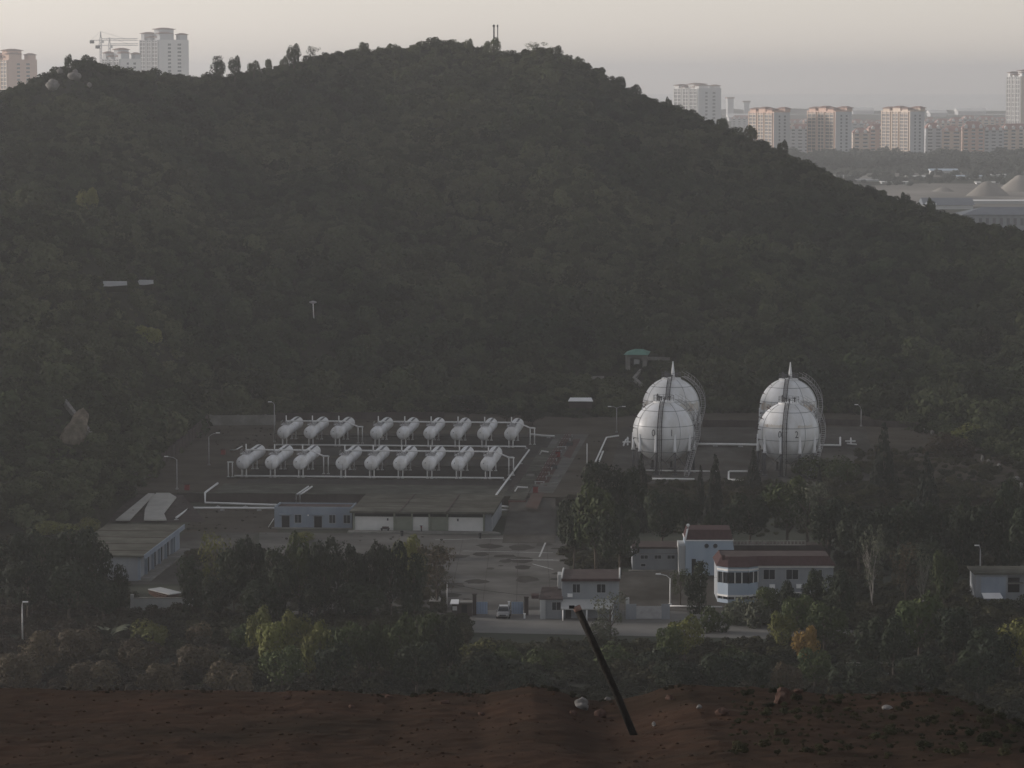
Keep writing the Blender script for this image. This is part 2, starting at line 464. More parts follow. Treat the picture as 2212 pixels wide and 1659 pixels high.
def tree(kind, x, ytop, ybase, wpx, leaf, label, cat='tree', group=None, z=0.0, base=None, name=None, thin=1.0):
    """a tree whose foot is seen at (x, ybase), top at ytop, crown wpx wide"""
    P = base if base is not None else pt(x, ybase, z)
    H = zat(P.y, ytop) - P.z
    W = wpx / px_per_m(P)
    _tn[0] += 1; rd = random.Random(_tn[0] * 7 + 1)
    nm = name or {'cone': 'cypress_tree', 'low': 'shrub', 'bare': 'bare_tree'}.get(kind, 'broadleaf_tree' if kind == 'round' else 'tall_tree')
    o = thing(nm, label, cat, P, rd.uniform(0, 6.28), group)
    if kind == 'bare':
        t = link('trunk', BARE[_tn[0] % 2], None, o); t.scale = (W * .75, W * .75, H / 1.75)
        c = link('crown', CROWN['open'][_tn[0] % 2], None, o); objmat(c, leaf)
        c.scale = (W / 2, W / 2, H / 2.1); c.location = (0, 0, H * .06)
        return o
    cr = CROWN[kind]
    lift = {'round': .10, 'tall': .05, 'open': .12, 'cone': .0, 'low': .0}[kind]
    c = link('crown', cr[_tn[0] % len(cr)], None, o); objmat(c, leaf)
    top = {'round': 1.95, 'tall': 2.05, 'open': 2.02, 'cone': 2.0, 'low': 1.25}[kind]
    wide = {'round': 1.0, 'tall': .92, 'open': 1.0, 'cone': .95, 'low': 1.1}[kind]
    c.scale = (W / 2 / wide, W / 2 / wide, H * (1 - lift) / top); c.location = (0, 0, H * lift)
    if kind != 'low':
        t = link('trunk', TRUNK[_tn[0] % 3], None, o); t.scale = (W * .55, W * .55, H * .5)
    else:
        t = link('stem', TRUNK[_tn[0] % 3], None, o); t.scale = (W * .4, W * .4, H * .4)
    return o

# ------------------------------------------------------------------ scattered foliage (a wood nobody could count): points + instances
def scatter(name, label, cat, pts, scl, protos, material, seed=1):
    n = len(pts); rs = np.random.RandomState(seed)
    me = bpy.data.meshes.new(name)
    me.vertices.add(n); me.vertices.foreach_set('co', np.asarray(pts, np.float32).ravel())
    for an, ty, val, pr in (('scl', 'FLOAT_VECTOR', np.asarray(scl, np.float32).ravel(), 'vector'), ('rot', 'FLOAT', rs.rand(n).astype(np.float32) * 6.283, 'value'), ('idx', 'INT', rs.randint(0, len(protos), n).astype(np.int32), 'value')):
        a = me.attributes.new(an, ty, 'POINT'); a.data.foreach_set(pr, val)
    me.update()
    o = link(name, me, material)
    ng = bpy.data.node_groups.new(name + '_nodes', 'GeometryNodeTree')
    ng.interface.new_socket('Geometry', in_out='INPUT', socket_type='NodeSocketGeometry')
    ng.interface.new_socket('Geometry', in_out='OUTPUT', socket_type='NodeSocketGeometry')
    N = ng.nodes; L = ng.links
    gi = N.new('NodeGroupInput'); go = N.new('NodeGroupOutput')
    jn = N.new('GeometryNodeJoinGeometry')
    for i in range(len(protos) - 1, -1, -1):
        po = bpy.data.objects.new('leaf_clump', protos[i].copy()); po.data.materials.clear(); po.data.materials.append(material)
        oi = N.new('GeometryNodeObjectInfo'); oi.inputs['Object'].default_value = po; oi.inputs['As Instance'].default_value = True
        L.new(oi.outputs['Geometry'], jn.inputs[0])
    ip = N.new('GeometryNodeInstanceOnPoints'); ip.inputs['Pick Instance'].default_value = True
    def attr(nm, ty):
        a = N.new('GeometryNodeInputNamedAttribute'); a.data_type = ty; a.inputs['Name'].default_value = nm
        return a.outputs['Attribute']
    L.new(gi.outputs[0], ip.inputs['Points']); L.new(jn.outputs[0], ip.inputs['Instance'])
    L.new(attr('idx', 'INT'), ip.inputs['Instance Index'])
    L.new(attr('scl', 'FLOAT_VECTOR'), ip.inputs['Scale'])
    cx = N.new('ShaderNodeCombineXYZ'); L.new(attr('rot', 'FLOAT'), cx.inputs['Z'])
    L.new(cx.outputs[0], ip.inputs['Rotation'])
    L.new(ip.outputs[0], go.inputs[0])
    md = o.modifiers.new('scatter', 'NODES'); md.node_group = ng
    return tag(o, label, cat, kind='stuff')
FPROTO = [leaf_cloud('clump', 101 + i, lobes(101 + i, 9, 'round'), 420, .092) for i in range(5)] + [leaf_cloud('clump', 121 + i, lobes(121 + i, 8, 'low'), 420, .095) for i in range(2)]
rs = np.random.RandomState(4)
CLEAR = [(1374, 788, 34, 10, 3), (1254, 881, 30, 7, 3), (230, 624, 46, 3, 1.5), (308, 620, 24, 3, 1.5), (114, 192, 20, 9, 5), (162, 172, 17, 9, 5), (131, 160, 12, 6, 5), (193, 192, 8, 6, 4),
         (676, 691, 8, 5, 6), (158, 960, 24, 50, 2), (160, 905, 30, 24, 1), (190, 445, 22, 16, 1), (318, 730, 32, 16, 1), (1385, 830, 25, 14, 2), (1275, 815, 40, 8, 2)]
CL = []
for (x, y, hw, hh, pad) in CLEAR:
    P = on_hill(x, y); s_ = px_per_m(P); CL.append((P.x, P.y, hw / s_ + 1.5, pad * 4 + hh * 2 / s_))
def clear_of(X, Y, gx=0.0, gy=0.0):
    ok = np.ones(len(X), bool)
    for (cx_, cy_, hw, dp) in CL:
        ok &= ~((np.abs(X - cx_) < hw + gx) & (Y < cy_ + 6) & (Y > cy_ - dp - 4 - gy))
    return ok
n = 34000
U = rs.uniform(-350, 2560, n); T = rs.uniform(0.0, 1.1, n) ** .9
D0 = FPX * (CAMH - 1.6) / (FOOT(U) - 165.0); D1 = RDIST(U)
Yh = D0 + (D1 - D0) * T + rs.uniform(-2, 2, n); Xh = (U - CX) / FPX * Yh * _cp
clr = clear_of(Xh, Yh)
ok = (rs.rand(n) < .55 + .45 * np.clip((D1 - D0) / 330, .3, 1))
Xh, Yh, T, clr = Xh[ok], Yh[ok], T[ok], clr[ok]
Zh = hill_z(Xh, Yh)
big = fbm(Xh / 26.0, Yh / 26.0, 2, 31)
sz = (1.2 + 1.2 * rs.rand(len(Xh)) ** 2.0 + 1.3 * np.clip(big, 0, 1)) * np.where(T > .93, rs.choice([.55, .7, .85, 1.1], len(Xh)), 1.0)
sz = np.where(T < .12, sz * 1.25, sz)
sz = np.where(clr, sz, np.minimum(sz * .4, .7))
hgt = sz ** .6 * 1.15 * rs.uniform(.8, 1.15, len(Xh)) * np.where(clr, 1.0, .8)
em = (rs.rand(len(Xh)) < .03 + .05 * (T < .35)) & clear_of(Xh, Yh, 4.0, 26.0) & (T < .92)
sz = np.where(em, sz * 1.35 + .9, sz); hgt = np.where(em, sz * 1.05, hgt)
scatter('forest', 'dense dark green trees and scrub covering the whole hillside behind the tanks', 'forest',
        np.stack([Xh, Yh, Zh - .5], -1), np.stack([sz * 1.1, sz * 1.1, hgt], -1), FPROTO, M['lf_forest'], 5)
# ------------------------------------------------------------------ the plant's raised yard, roads
PZ = 1.6
def L2(P, O):          # world point -> plant frame (along rows, along depth) about O
    d = P - O; return d.dot(ER), d.dot(ED)
def W2(O, a, b, z=0.0): return Vector((O.x, O.y, 0)) + ER * a + ED * b + Vector((0, 0, z))
O_ = pt(385, 1066, PZ); O_.z = 0
def flat(name, pts, z, m):
    me = bpy.data.meshes.new(name); me.from_pydata([(p[0], p[1], z if not isinstance(z, list) else z[i]) for i, p in enumerate(pts)], [], [tuple(range(len(pts)))])
    return struct(link(name, me, m))
def blob_sheet(name, pix, z, m):
    return flat(name, [pt(x, y, z) for x, y in pix], z, m)
pad = MB()
_a1 = L2(pt(1097, 1066, PZ), O_)[0]
poly = [W2(O_, -42, 0), W2(O_, _a1, 0), W2(O_, _a1, 330), W2(O_, -42, 330)]
pad.prism([(p.x, p.y) for p in poly], -.1, PZ)
poly = [W2(O_, _a1, 0), W2(O_, _a1 + 11, 0), W2(O_, _a1 + 11, 330), W2(O_, _a1, 330)]
pad.prism([(p.x, p.y) for p in poly], -.1, PZ)
poly = [W2(O_, _a1 + 11, 4), W2(O_, _a1 + 130, 4), W2(O_, _a1 + 130, 330), W2(O_, _a1 + 11, 330)]
pad.prism([(p.x, p.y) for p in poly], -.1, PZ - .01)
struct(pad.build('terrace', M['grit']))
# concrete aprons on the terrace
flat('front_ledge', [W2(O_, 6, .5), W2(O_, 62, .5), W2(O_, 62, 16.6), W2(O_, 6, 16.6)], PZ + .007, M['roofc'])
flat('tank_apron', [W2(O_, 8, 17), W2(O_, 62, 17), W2(O_, 62, 62), W2(O_, 8, 62)], PZ + .006, M['apron'])
flat('back_apron', [W2(O_, 14, 66), W2(O_, 66, 66), W2(O_, 66, 112), W2(O_, 14, 112)], PZ + .006, M['apron'])
blob_sheet('soil_strip', [(1095, 1060), (1126, 1003), (1152, 1003), (1103, 1060)], PZ + .02, M['darkwall'])
blob_sheet('reddish_strip', [(1157, 1044), (1190, 984), (1214, 988), (1181, 1050)], PZ + .024, M['strip'])
blob_sheet('cover_strip', [(1193.6, 972), (1209, 948), (1226.6, 947), (1206, 973)], PZ + .028, M['roofc'])
blob_sheet('reddish_verge', [(1216, 985), (1240, 948), (1254, 948), (1232, 990)], PZ + .024, M['strip'])
blob_sheet('reddish_verge', [(1135, 1095), (1150, 1062), (1176, 1064), (1160, 1100)], PZ + .024, M['strip'])
rd = [(1120, 1065), (1195, 1065), (1272, 938), (1200, 938)]
blob_sheet('plant_road', rd, PZ + .012, M['yard'])
ramp = [pt(1085, 1172, .03), pt(1200, 1172, .03), pt(1200, 1060, PZ + .018), pt(1105, 1060, PZ + .018)]
rme = bpy.data.meshes.new('ramp'); rme.from_pydata([tuple(p) for p in ramp] + [(p.x, p.y, -.1) for p in ramp], [], [(0, 1, 2, 3), (0, 4, 5, 1), (1, 5, 6, 2), (3, 7, 4, 0)])
struct(link('ramp', rme, M['pad']))
blob_sheet('sphere_apron', [(1310, 1045), (1900, 1050), (1870, 922), (1345, 922)], PZ + .006, M['pad'])
blob_sheet('loading_yard', [(560, 1330), (1230, 1330), (1230, 1158), (560, 1150)], .004, M['yard'])
blob_sheet('side_yard', [(1300, 1335), (1700, 1335), (1700, 1235), (1300, 1235)], .004, M['pad'])
blob_sheet('entrance_road', [(1010, 1366), (2230, 1392), (2230, 1362), (1420, 1318), (1010, 1318)], .012, M['road'])
blob_sheet('garage_yard', [(250, 1262), (440, 1262), (560, 1150), (400, 1150)], .006, M['pad'])
blob_sheet('rough_grass', [(395, 1150), (600, 1150), (600, 1096), (440, 1096)], .009, M['grit'])
# paint and joint lines on the loading yard
ln = MB()
def line_on(p, q, wd, z):
    a, b = pt(*p, z), pt(*q, z); d = (b - a).normalized(); n = Vector((-d.y, d.x, 0)) * wd / 2
    ln.add([a - n, b - n, b + n, a + n], [(0, 1, 2, 3)])
for p, q in (((1000, 1190), (1195, 1194)), ((1160, 1210), (1280, 1210)), ((1103, 1208), (1195, 1209)), ((1150, 1218), (1195, 1230)), ((1165, 1203), (1180, 1168)), ((940, 1166), (1120, 1162))):
    line_on(p, q, .28, .016)
struct(ln.build('yard_marking', M['palewall']))
ln = MB()
for xa, xb, y_ in [(565, 1228, 1172), (900, 1228, 1205), (900, 1228, 1240), (900, 1228, 1280)]: line_on((xa, y_), (xb, y_ + 1), .07, .014)
for xa, xb in ((1000, 965), (1060, 1040), (1120, 1115), (1180, 1192)): line_on((xa, 1165), (xb, 1325), .07, .0155)
struct(ln.build('yard_joint', M['darkwall']))
st_ = MB(); rd_ = random.Random(9)
for i in range(26):
    c = pt(rd_.uniform(930, 1210), rd_.uniform(1170, 1325), .0135); n_ = 14; a_ = rd_.uniform(.5, 2.4); b_ = a_ * rd_.uniform(.4, 1)
    st_.add([(c.x + a_ * rd_.uniform(.7, 1.1) * math.cos(6.283 * j / n_), c.y + b_ * rd_.uniform(.7, 1.1) * math.sin(6.283 * j / n_) * 2, .0125 + i * .0001) for j in range(n_)], [tuple(range(n_))])
struct(st_.build('oil_stain', M['apron']))

# retaining wall along the terrace's front
rw = thing('retaining_wall', 'dark stained retaining wall along the front edge of the tank terrace', 'wall', W2(O_, 0, 0), RZ)
m_ = MB(); m_.bx(-.2, _a1 - .4, -.32, -.02, -.1, PZ + .1); m_.build('wall_face', M['darkwall'], rw)
m_ = MB(); m_.bx(-.3, _a1 - .3, -.42, .05, PZ + .1, PZ + .28); m_.build('coping', M['roofc'], rw)

# ------------------------------------------------------------------ bullet tanks
def make_tank():
    t = thing('storage_tank', '', 'gas tank')
    r, L, zc = 1.28, 23.0, 2.95
    prof = [(.02, -.0)] + [(r * math.sin(q), .72 - .72 * math.cos(q)) for q in [k * math.pi / 14 for k in range(1, 8)]] + [(r, L - .72)] + [(r * math.cos(q), L - .72 + .72 * math.sin(q)) for q in [k * math.pi / 14 for k in range(1, 7)]] + [(.02, L)]
    m = MB(); m.lathe(prof, 28, 'Y', (0, 0, zc)); sh = m.build('shell', M['tank'], t)
    for y in (.75, 8.2, L - .75):
        m = MB(); m.lathe([(r + .012, y - .035), (r + .012, y + .035)], 28, 'Y', (0, 0, zc)); m.build('weld_band', M['steel'], sh)
    for y in (2.2, 16.5):
        for s in (-.42, .42):
            m = MB(); m.tube([(s, y, 0), (s, y, zc - r * .9)], .13, 8); m.box((s, y, .08), (.5, .5, .16)); m.build('leg', M['pipe'], t)
        m = MB(); m.lathe([(r + .03, y - .16), (r + .03, y + .16)], 28, 'Y', (0, 0, zc)); m.build('saddle', M['tank'], t)
    m = MB(); m.bx(.18, .62, 6.5, L - 1.6, zc + r * .93 + .02, zc + r * .93 + .07)
    for y in np.arange(7, L - 2, 2.4): m.bx(.3, .5, y - .05, y + .05, zc + r * .80, zc + r * .93 + .02)
    m.build('walkway', M['dsteel'], t)
    m = MB()                                                       # valve platform with railing
    m.bx(-.95, .85, 3.3, 6.2, zc + r + .02, zc + r + .09)
    for x in (-.9, .8):
        for y in (3.35, 4.75, 6.15): m.tube([(x, y, zc + r), (x, y, zc + r + .75)], .025, 5)
        m.tube([(x, 3.35, zc + r + .75), (x, 6.15, zc + r + .75)], .025, 5)
    m.build('valve_platform', M['steel'], t)
    for x, y, h in ((-.35, 3.9, .55), (.25, 4.2, .7), (-.1, 4.9, .9), (.4, 5.5, .5)):
        m = MB(); m.tube([(x, y, zc + r - .1), (x, y, zc + r + h)], .11, 8); m.lathe([(.2, zc + r + h * .6), (.2, zc + r + h * .6 + .08)], 10, 'Z', (x, y, 0)); m.build('valve', M['steel'], t)
    m = MB(); m.tube([(-.15, 6.0, zc + r - .1), (-.15, 6.0, zc + r + 1.75)], .12, 8); m.build('vent_pipe', M['pipe'], t)
    m = MB(); m.lathe([(.30, 7.2), (.30, 7.3)], 14, 'Y', (0, 0, 0)); 
    m = MB(); m.lathe([(.42, zc + r - .1), (.42, zc + r + .28), (.5, zc + r + .28), (.5, zc + r + .36)], 16, 'Z', (0, 8.6, 0)); m.build('manhole', M['tank'], t)
    m = MB(); m.lathe([(.16, -.12), (.16, .03)], 12, 'Y', (-.55, .22, zc + .25)); m.build('level_gauge', M['dsteel'], t)
    m = MB(); m.tube([(.12, 1.6, zc + r * .7), (.12, .1, zc + .6), (.12, -.05, zc - .5), (.12, .5, .1)], .04, 6); m.build('gauge_pipe', M['steel'], t)
    return t
def row_pos(x, y, z): P = pt(x, y, z); return P
FRONT = [509, 571, 632, 724, 786, 848, 911, 974, 1037]; BACK = [598, 655, 712.5, 798.5, 856, 913.5, 972, 1030, 1088.5]
zc_ = PZ + 2.95
word = ['leftmost', 'second', 'third', 'fourth', 'fifth', 'sixth', 'seventh', 'eighth', 'rightmost']
proto = make_tank()
Pf = pt(FRONT[4] + 14.5, 1002.5, zc_); Pb = pt(BACK[4] + 13.5, 937.0, zc_)
first = True; FT = []; BT = []
for rowname, xs, P0, hw, LST in (('front', FRONT, Pf, 14.5, FT), ('back', BACK, Pb, 13.5, BT)):
    for i, x in enumerate(xs):
        # slide along the row line to the column seen in the photograph
        lo, hi = -60.0, 60.0
        for _ in range(40):
            mid = (lo + hi) / 2; q = Vector((P0.x, P0.y, 0)) + ER * mid
            k = px_per_m(Vector((q.x, q.y, zc_)))
            xpix = CX + k * q.x
            if xpix < x + hw: lo = mid
            else: hi = mid
        o = proto if first else dup(proto)
        first = False
        o.location = (q.x, q.y, PZ); o.rotation_euler = (0, 0, RZ)
        extra = {0: ', left end', 2: ', just left of the gap', 3: ', just right of the gap', 8: ', right end'}.get(i, ' from the left')
        o['label'] = f'white horizontal gas tank, {word[i]} of the {rowname} row{extra}'
        o['category'] = 'gas tank'; o['group'] = 'white bullet tanks on the terrace'
        LST.append(Vector((q.x, q.y, 0)))

def pipe_thing(name, label, paths, r=.16, supports=(), cat='pipe', group=None, m='pipe', base=None):
    P0 = Vector(base) if base is not None else Vector(paths[0][0])
    b = Vector((P0.x, P0.y, 0))
    t = thing(name, label, cat, b, 0, group)
    for path in paths:
        mb = MB(); mb.tube([Vector(p) - b for p in path], r, 8); mb.build('pipe_run', M[m], t)
    for (p, h0) in supports:
        mb = MB(); q = Vector(p) - b; mb.tube([(q.x, q.y, h0), (q.x, q.y, q.z)], r * .7, 6); mb.box((q.x, q.y, h0 + .08), (r * 4, r * 4, .16)); mb.build('support', M['steel'], t)
    return t
def portal(P, label, wdt=.9, h=3.4):
    t = thing('portal_stand', label, 'pipe frame', (P.x, P.y, PZ), RZ, 'pipe portal frames')
    for s in (-wdt / 2, wdt / 2):
        m = MB(); m.tube([(s, 0, 0), (s, 0, h)], .11, 8); m.box((s, 0, .06), (.5, .5, .12)); m.build('post', M['pipe'], t)
    m = MB(); m.tube([(-wdt / 2 - .2, 0, h), (wdt / 2 + .2, 0, h)], .12, 8); m.build('beam', M['pipe'], t)
    return t
ZT = PZ + 2.95 + 1.28 + .32
for rowname, T_ in (('front', FT), ('back', BT)):
    yy = ED * 9.0
    for a, b, side in ((0, 2, 'left'), (3, 8, 'right')):
        P1 = T_[a] + yy - ER * .6; P2 = T_[b] + yy + ER * .9
        e1 = P2 + ER * 2.6
        path = [P1 + Vector((0, 0, ZT)), P2 + Vector((0, 0, ZT)), e1 + Vector((0, 0, PZ + 3.45)), e1 + ER * .9 + Vector((0, 0, PZ + 3.45))]
        pipe_thing('overhead_pipe', f'white overhead pipe across the {rowname} row, {"three tanks left" if side == "left" else "six tanks right"} of the gap', [path], .15, group='overhead pipes across the tanks')
        portal(e1 + ER * .45, f'white portal frame holding the lowered pipe {"in the gap" if side == "left" else "at the right end"} of the {rowname} tank row')
    # low kerb pipe along the feet
    P1 = T_[0] + ED * .6 - ER * 1.6; P2 = T_[8] + ED * .6 + ER * 3.2
    sup = [(P1 + (P2 - P1) * k / 12 + Vector((0, 0, PZ + .42)), PZ) for k in range(13)]
    pipe_thing('ground_pipe', f'long white pipe running low along the feet of the {rowname} tank row', [[P1 + Vector((0, 0, PZ + .45)), P2 + Vector((0, 0, PZ + .45))]], .15, sup, group='low pipes along the tank rows')
portal(FT[0] + ED * 2 - ER * 2.6, 'white portal frame left of the leftmost front row tank', .8, 2.9)
# concrete step under each row (cradle strip)
for rowname, T_ in (('front', FT), ('back', BT)):
    P1 = T_[0] - ER * 3; m = MB(); Lr = (T_[8] - T_[0]).length + 6
    m.bx(0, Lr, .1, .45, 0, .22); m.bx(0, Lr, 22.6, 22.95, 0, .22)
    o = m.build('kerb', M['pad'], None, (P1.x, P1.y, PZ + .008), RZ); struct(o)

def V(x, y, z): return pt(x, y, z)
# connecting pipes
pipe_thing('pipe_run', 'white pipe stepping down from the terrace and running right to the blue grey office', [[V(470, 1044, PZ + .5), V(443, 1064, PZ + .5), V(443, 1086, .45), V(600, 1091, .45)]], .19, [(V(470, 1091, .45) + Vector((0, .3, -.1)), 0), (V(530, 1091, .45) + Vector((0, .3, -.1)), 0)])
pipe_thing('pipe_run', 'lower white pipe from beside the garage roof running right to the blue grey office', [[V(381, 1118, .5), V(410, 1097, .5), V(596, 1097.5, .5)]], .19, [(V(381, 1118, .5), 0), (V(480, 1097, .5), 0), (V(560, 1097, .5), 0)])
pipe_thing('pipe_run', 'pair of short white pipes dropping over the retaining wall behind the office', [[V(666, 1051, PZ + .4), V(640, 1069, PZ + .4), V(640, 1084, .3)], [V(674, 1051, PZ + .4), V(648, 1069, PZ + .4), V(648, 1084, .3)]], .16)
pipe_thing('pipe_run', 'long white pipe running down the right side of both tank rows then over the wall', [[V(1143, 972, PZ + .5), V(1072, 1069, PZ + .5), V(1072, 1092, .5), V(1098, 1095, .5)]], .18, [(V(1125, 997, PZ + .5), PZ), (V(1100, 1031, PZ + .5), PZ)])
pipe_thing('pipe_run', 'short thick white pipe between the loading shed and the red brick trench box', [[V(1064, 1102, .5), V(1098, 1102, .5)]], .22)
pipe_thing('pipe_run', 'short white pipe right of the back tank row beside the plant road', [[V(1146, 938, PZ + .6), V(1172, 941, PZ + .6), V(1197, 942, PZ + .6), V(1197, 944, PZ + .1)]], .2, [(V(1185, 941, PZ + .5), PZ)])
pipe_thing('pipe_run', 'white pipe linking the left and right sphere tanks across the back yard', [[V(1505, 959, PZ + .6), V(1640, 960.5, PZ + .6)]], .24, [(V(1545, 959, PZ + .5), PZ), (V(1600, 960, PZ + .5), PZ)])
pipe_thing('pipe_run', 'white pipe leaving the right sphere tanks towards the valve rack', [[V(1770, 961, PZ + .6), V(1815, 962, PZ + .6), V(1815, 945, PZ + .6)]], .2)
pipe_thing('pipe_run', 'thin white pipe on the ground in front of the left sphere tanks', [[V(1408, 1034, PZ + .3), V(1500, 1035, PZ + .3)]], .17)
pipe_thing('pipe_run', 'broken white pipe run passing the feet of the front left sphere', [[V(1395, 1016, PZ + .4), V(1548, 1018, PZ + .4)]], .13, [(V(1440, 1016, PZ + .3), PZ), (V(1500, 1017, PZ + .3), PZ)])
pipe_thing('pipe_run', 'white pipe bracket in the yard between the two pairs of sphere tanks', [[V(1575, 1018, PZ + .8), V(1615, 1018, PZ + .8)], [V(1574, 1035, PZ + .2), V(1574, 1019, PZ + .8)], [V(1574, 1036, PZ + .2), V(1606, 1037, PZ + .2)]], .17)
pipe_thing('pipe_rack', 'white pipes stepping beside the plant road left of the sphere tanks', [[V(1285, 1000, PZ + .5), V(1310, 945, PZ + .5), V(1336, 941, PZ + .5)], [V(1291, 1004, PZ + .5), V(1303, 975, PZ + .5)]], .17, [(V(1298, 972, PZ + .5), PZ)], cat='pipe rack')
pipe_thing('valve_cluster', 'cluster of small white valves at the left foot of the front left sphere', [[V(1347, 962, PZ + .4), V(1352, 950, PZ + .9), V(1357, 947, PZ + .9)], [V(1345, 955, PZ + .8), V(1362, 955, PZ + .8)], [V(1356, 962, PZ), V(1356, 945, PZ + 1.2)]], .18, cat='valve')
pipe_thing('valve_cluster', 'cluster of small white valves in the yard right of the sphere tanks', [[V(1826, 953, PZ + .6), V(1848, 953, PZ + .6)], [V(1830, 958, PZ + .3), V(1850, 960, PZ + .3)], [V(1838, 960, PZ), V(1838, 946, PZ + 1.2)]], .15, cat='valve')
pipe_thing('pipe_elbow', 'bent white pipe stub in the brown yard left of the back tank row', [[V(497, 973, PZ + .1), V(510, 971, PZ + .6), V(523, 964, PZ + .6)]], .13)
pipe_thing('pipe_elbow', 'two bent white pipes beside the dark trench cover right of the tanks', [[V(1112, 1062, PZ + .1), V(1118, 1052, PZ + .8), V(1140, 1053, PZ + .8)], [V(1166, 982, PZ + .1), V(1170, 974, PZ + .8), V(1184, 976, PZ + .8)]], .13)

M['rackred'] = mat('faded_red_pipe', (.11, .05, .043), (.08, .05, .043), 1.0, .8)
for (q0, q1, lab) in (((1166, 1046), (1208, 976), 'rusty red pipe rack running front to back along the plant road, nearer one'), ((1214, 970), (1234, 944), 'short rusty red pipe rack at the back end of the plant road')):
    A_, B_ = pt(*q0, PZ), pt(*q1, PZ); t = thing('pipe_rack', lab, 'pipe rack', A_, RZ, 'red pipe racks')
    Lr_ = (B_ - A_).dot(ED)
    for x_ in (-.6, -.1, .45):
        m = MB(); m.tube([(x_, 0, .7), (x_, Lr_, .7)], .13, 7); m.build('pipe_run', M['rackred'], t)
    for j in range(int(Lr_ / 8) + 1):
        m = MB(); m.bx(-1, .9, j * 8 - .12, j * 8 + .12, .42, .56); m.bx(-.95, -.75, j * 8 - .12, j * 8 + .12, 0, .42); m.bx(.65, .85, j * 8 - .12, j * 8 + .12, 0, .42); m.build('support', M['steel'], t)
for i, (x_, y_, wd_, lab) in enumerate(((1192, 1012, 2.2, 'dark steel valve box beside the nearer red pipe rack'), (1146, 1030, 1.6, 'pale concrete sump box on the trench side, upper'), (1120, 1058, 1.4, 'pale concrete sump box at the front end of the trench'), (1228, 962, 1.8, 'dark steel valve box at the back end of the plant road'))):
    P_ = pt(x_, y_, PZ); t = thing('valve_box', lab, 'valve box', P_, RZ, 'valve boxes beside the plant road')
    m = MB(); m.box((0, 0, .35), (wd_, 1.1, .7), 0, 0, .92); m.build('box', M['dsteel' if i in (0, 3) else 'conc'], t)
    m = MB(); m.bx(-wd_ * .52, wd_ * .52, -.6, .6, .7, .78); m.build('lid', M['darkroof' if i in (0, 3) else 'pad'], t)
# trench covers with red brick box, red fire boxes
tr = thing('trench_box', 'long concrete covered pipe trench ending in a red brick box beside the plant road', 'trench', pt(1130, 1100, 0), RZ)
a0, b0 = L2(pt(1098, 1085, 1.2), tr.location); a1, _ = L2(pt(1135, 1085, 1.2), tr.location)
m = MB(); m.bx(a0, a1, b0, b0 + 2.2, 0, 1.5); m.build('brick_box', M['redwall'], tr)
m = MB(); m.bx(a0 + .1, a1 - .1, b0 + .3, b0 + 90, 1.5, 1.72)
for k in range(30): m.bx(a0 + .15, a1 - .15, b0 + .5 + k * 3, b0 + .65 + k * 3, 1.72, 1.76)
m.bx(a0 + .2, a1 - .2, b0 + 2.2, b0 + 90, .5, 1.5)
m.build('cover_slab', M['roofc'], tr)
def firebox(x, y, z, label, h=1.15, wd=.9):
    P = pt(x, y, z)
    t = thing('fire_box', label, 'fire box', P, RZ, 'red fire equipment boxes')
    m = MB(); m.bx(-wd / 2, wd / 2, -.35, .35, .1, h); m.build('cabinet', M['red'], t)
    m = MB(); m.bx(-wd / 2 - .08, wd / 2 + .08, -.45, .45, h, h + .08); m.build('lid', M['redroof'], t)
    for s in (-1, 1):
        m = MB(); m.bx(s * wd * .35 - .06, s * wd * .35 + .06, -.25, .25, 0, .1); m.build('foot', M['dsteel'], t)
firebox(1157, 1065, PZ, 'red fire box on the slope beside the plant road, nearest the loading shed')
firebox(1205, 988, PZ, 'red fire box beside the plant road near the back tank row')
firebox(1110, 1100, .0, 'low red fire box in front of the red brick trench box', .7)
firebox(482, 983, PZ, 'red fire box on the brown ground left of the front tank row')
firebox(404, 1060, PZ, 'red fire box beside the lamp post at the left corner of the terrace')
# sleepers and clutter on the road side
for i, (x, y, l) in enumerate(((1180, 1010, 4), (1190, 1030, 3.2), (1186, 1047, 3.4))):
    m = MB(); m.bx(-l / 2, l / 2, -.3, .3, 0, .35)
    tag(m.build('concrete_kerb_block', M['conc'], None, pt(x, y, PZ) , RZ + .2 * i), f'pale concrete block lying on the plant road, {["farthest", "middle", "nearest"][i]} of three', 'block', 'blocks on the plant road')
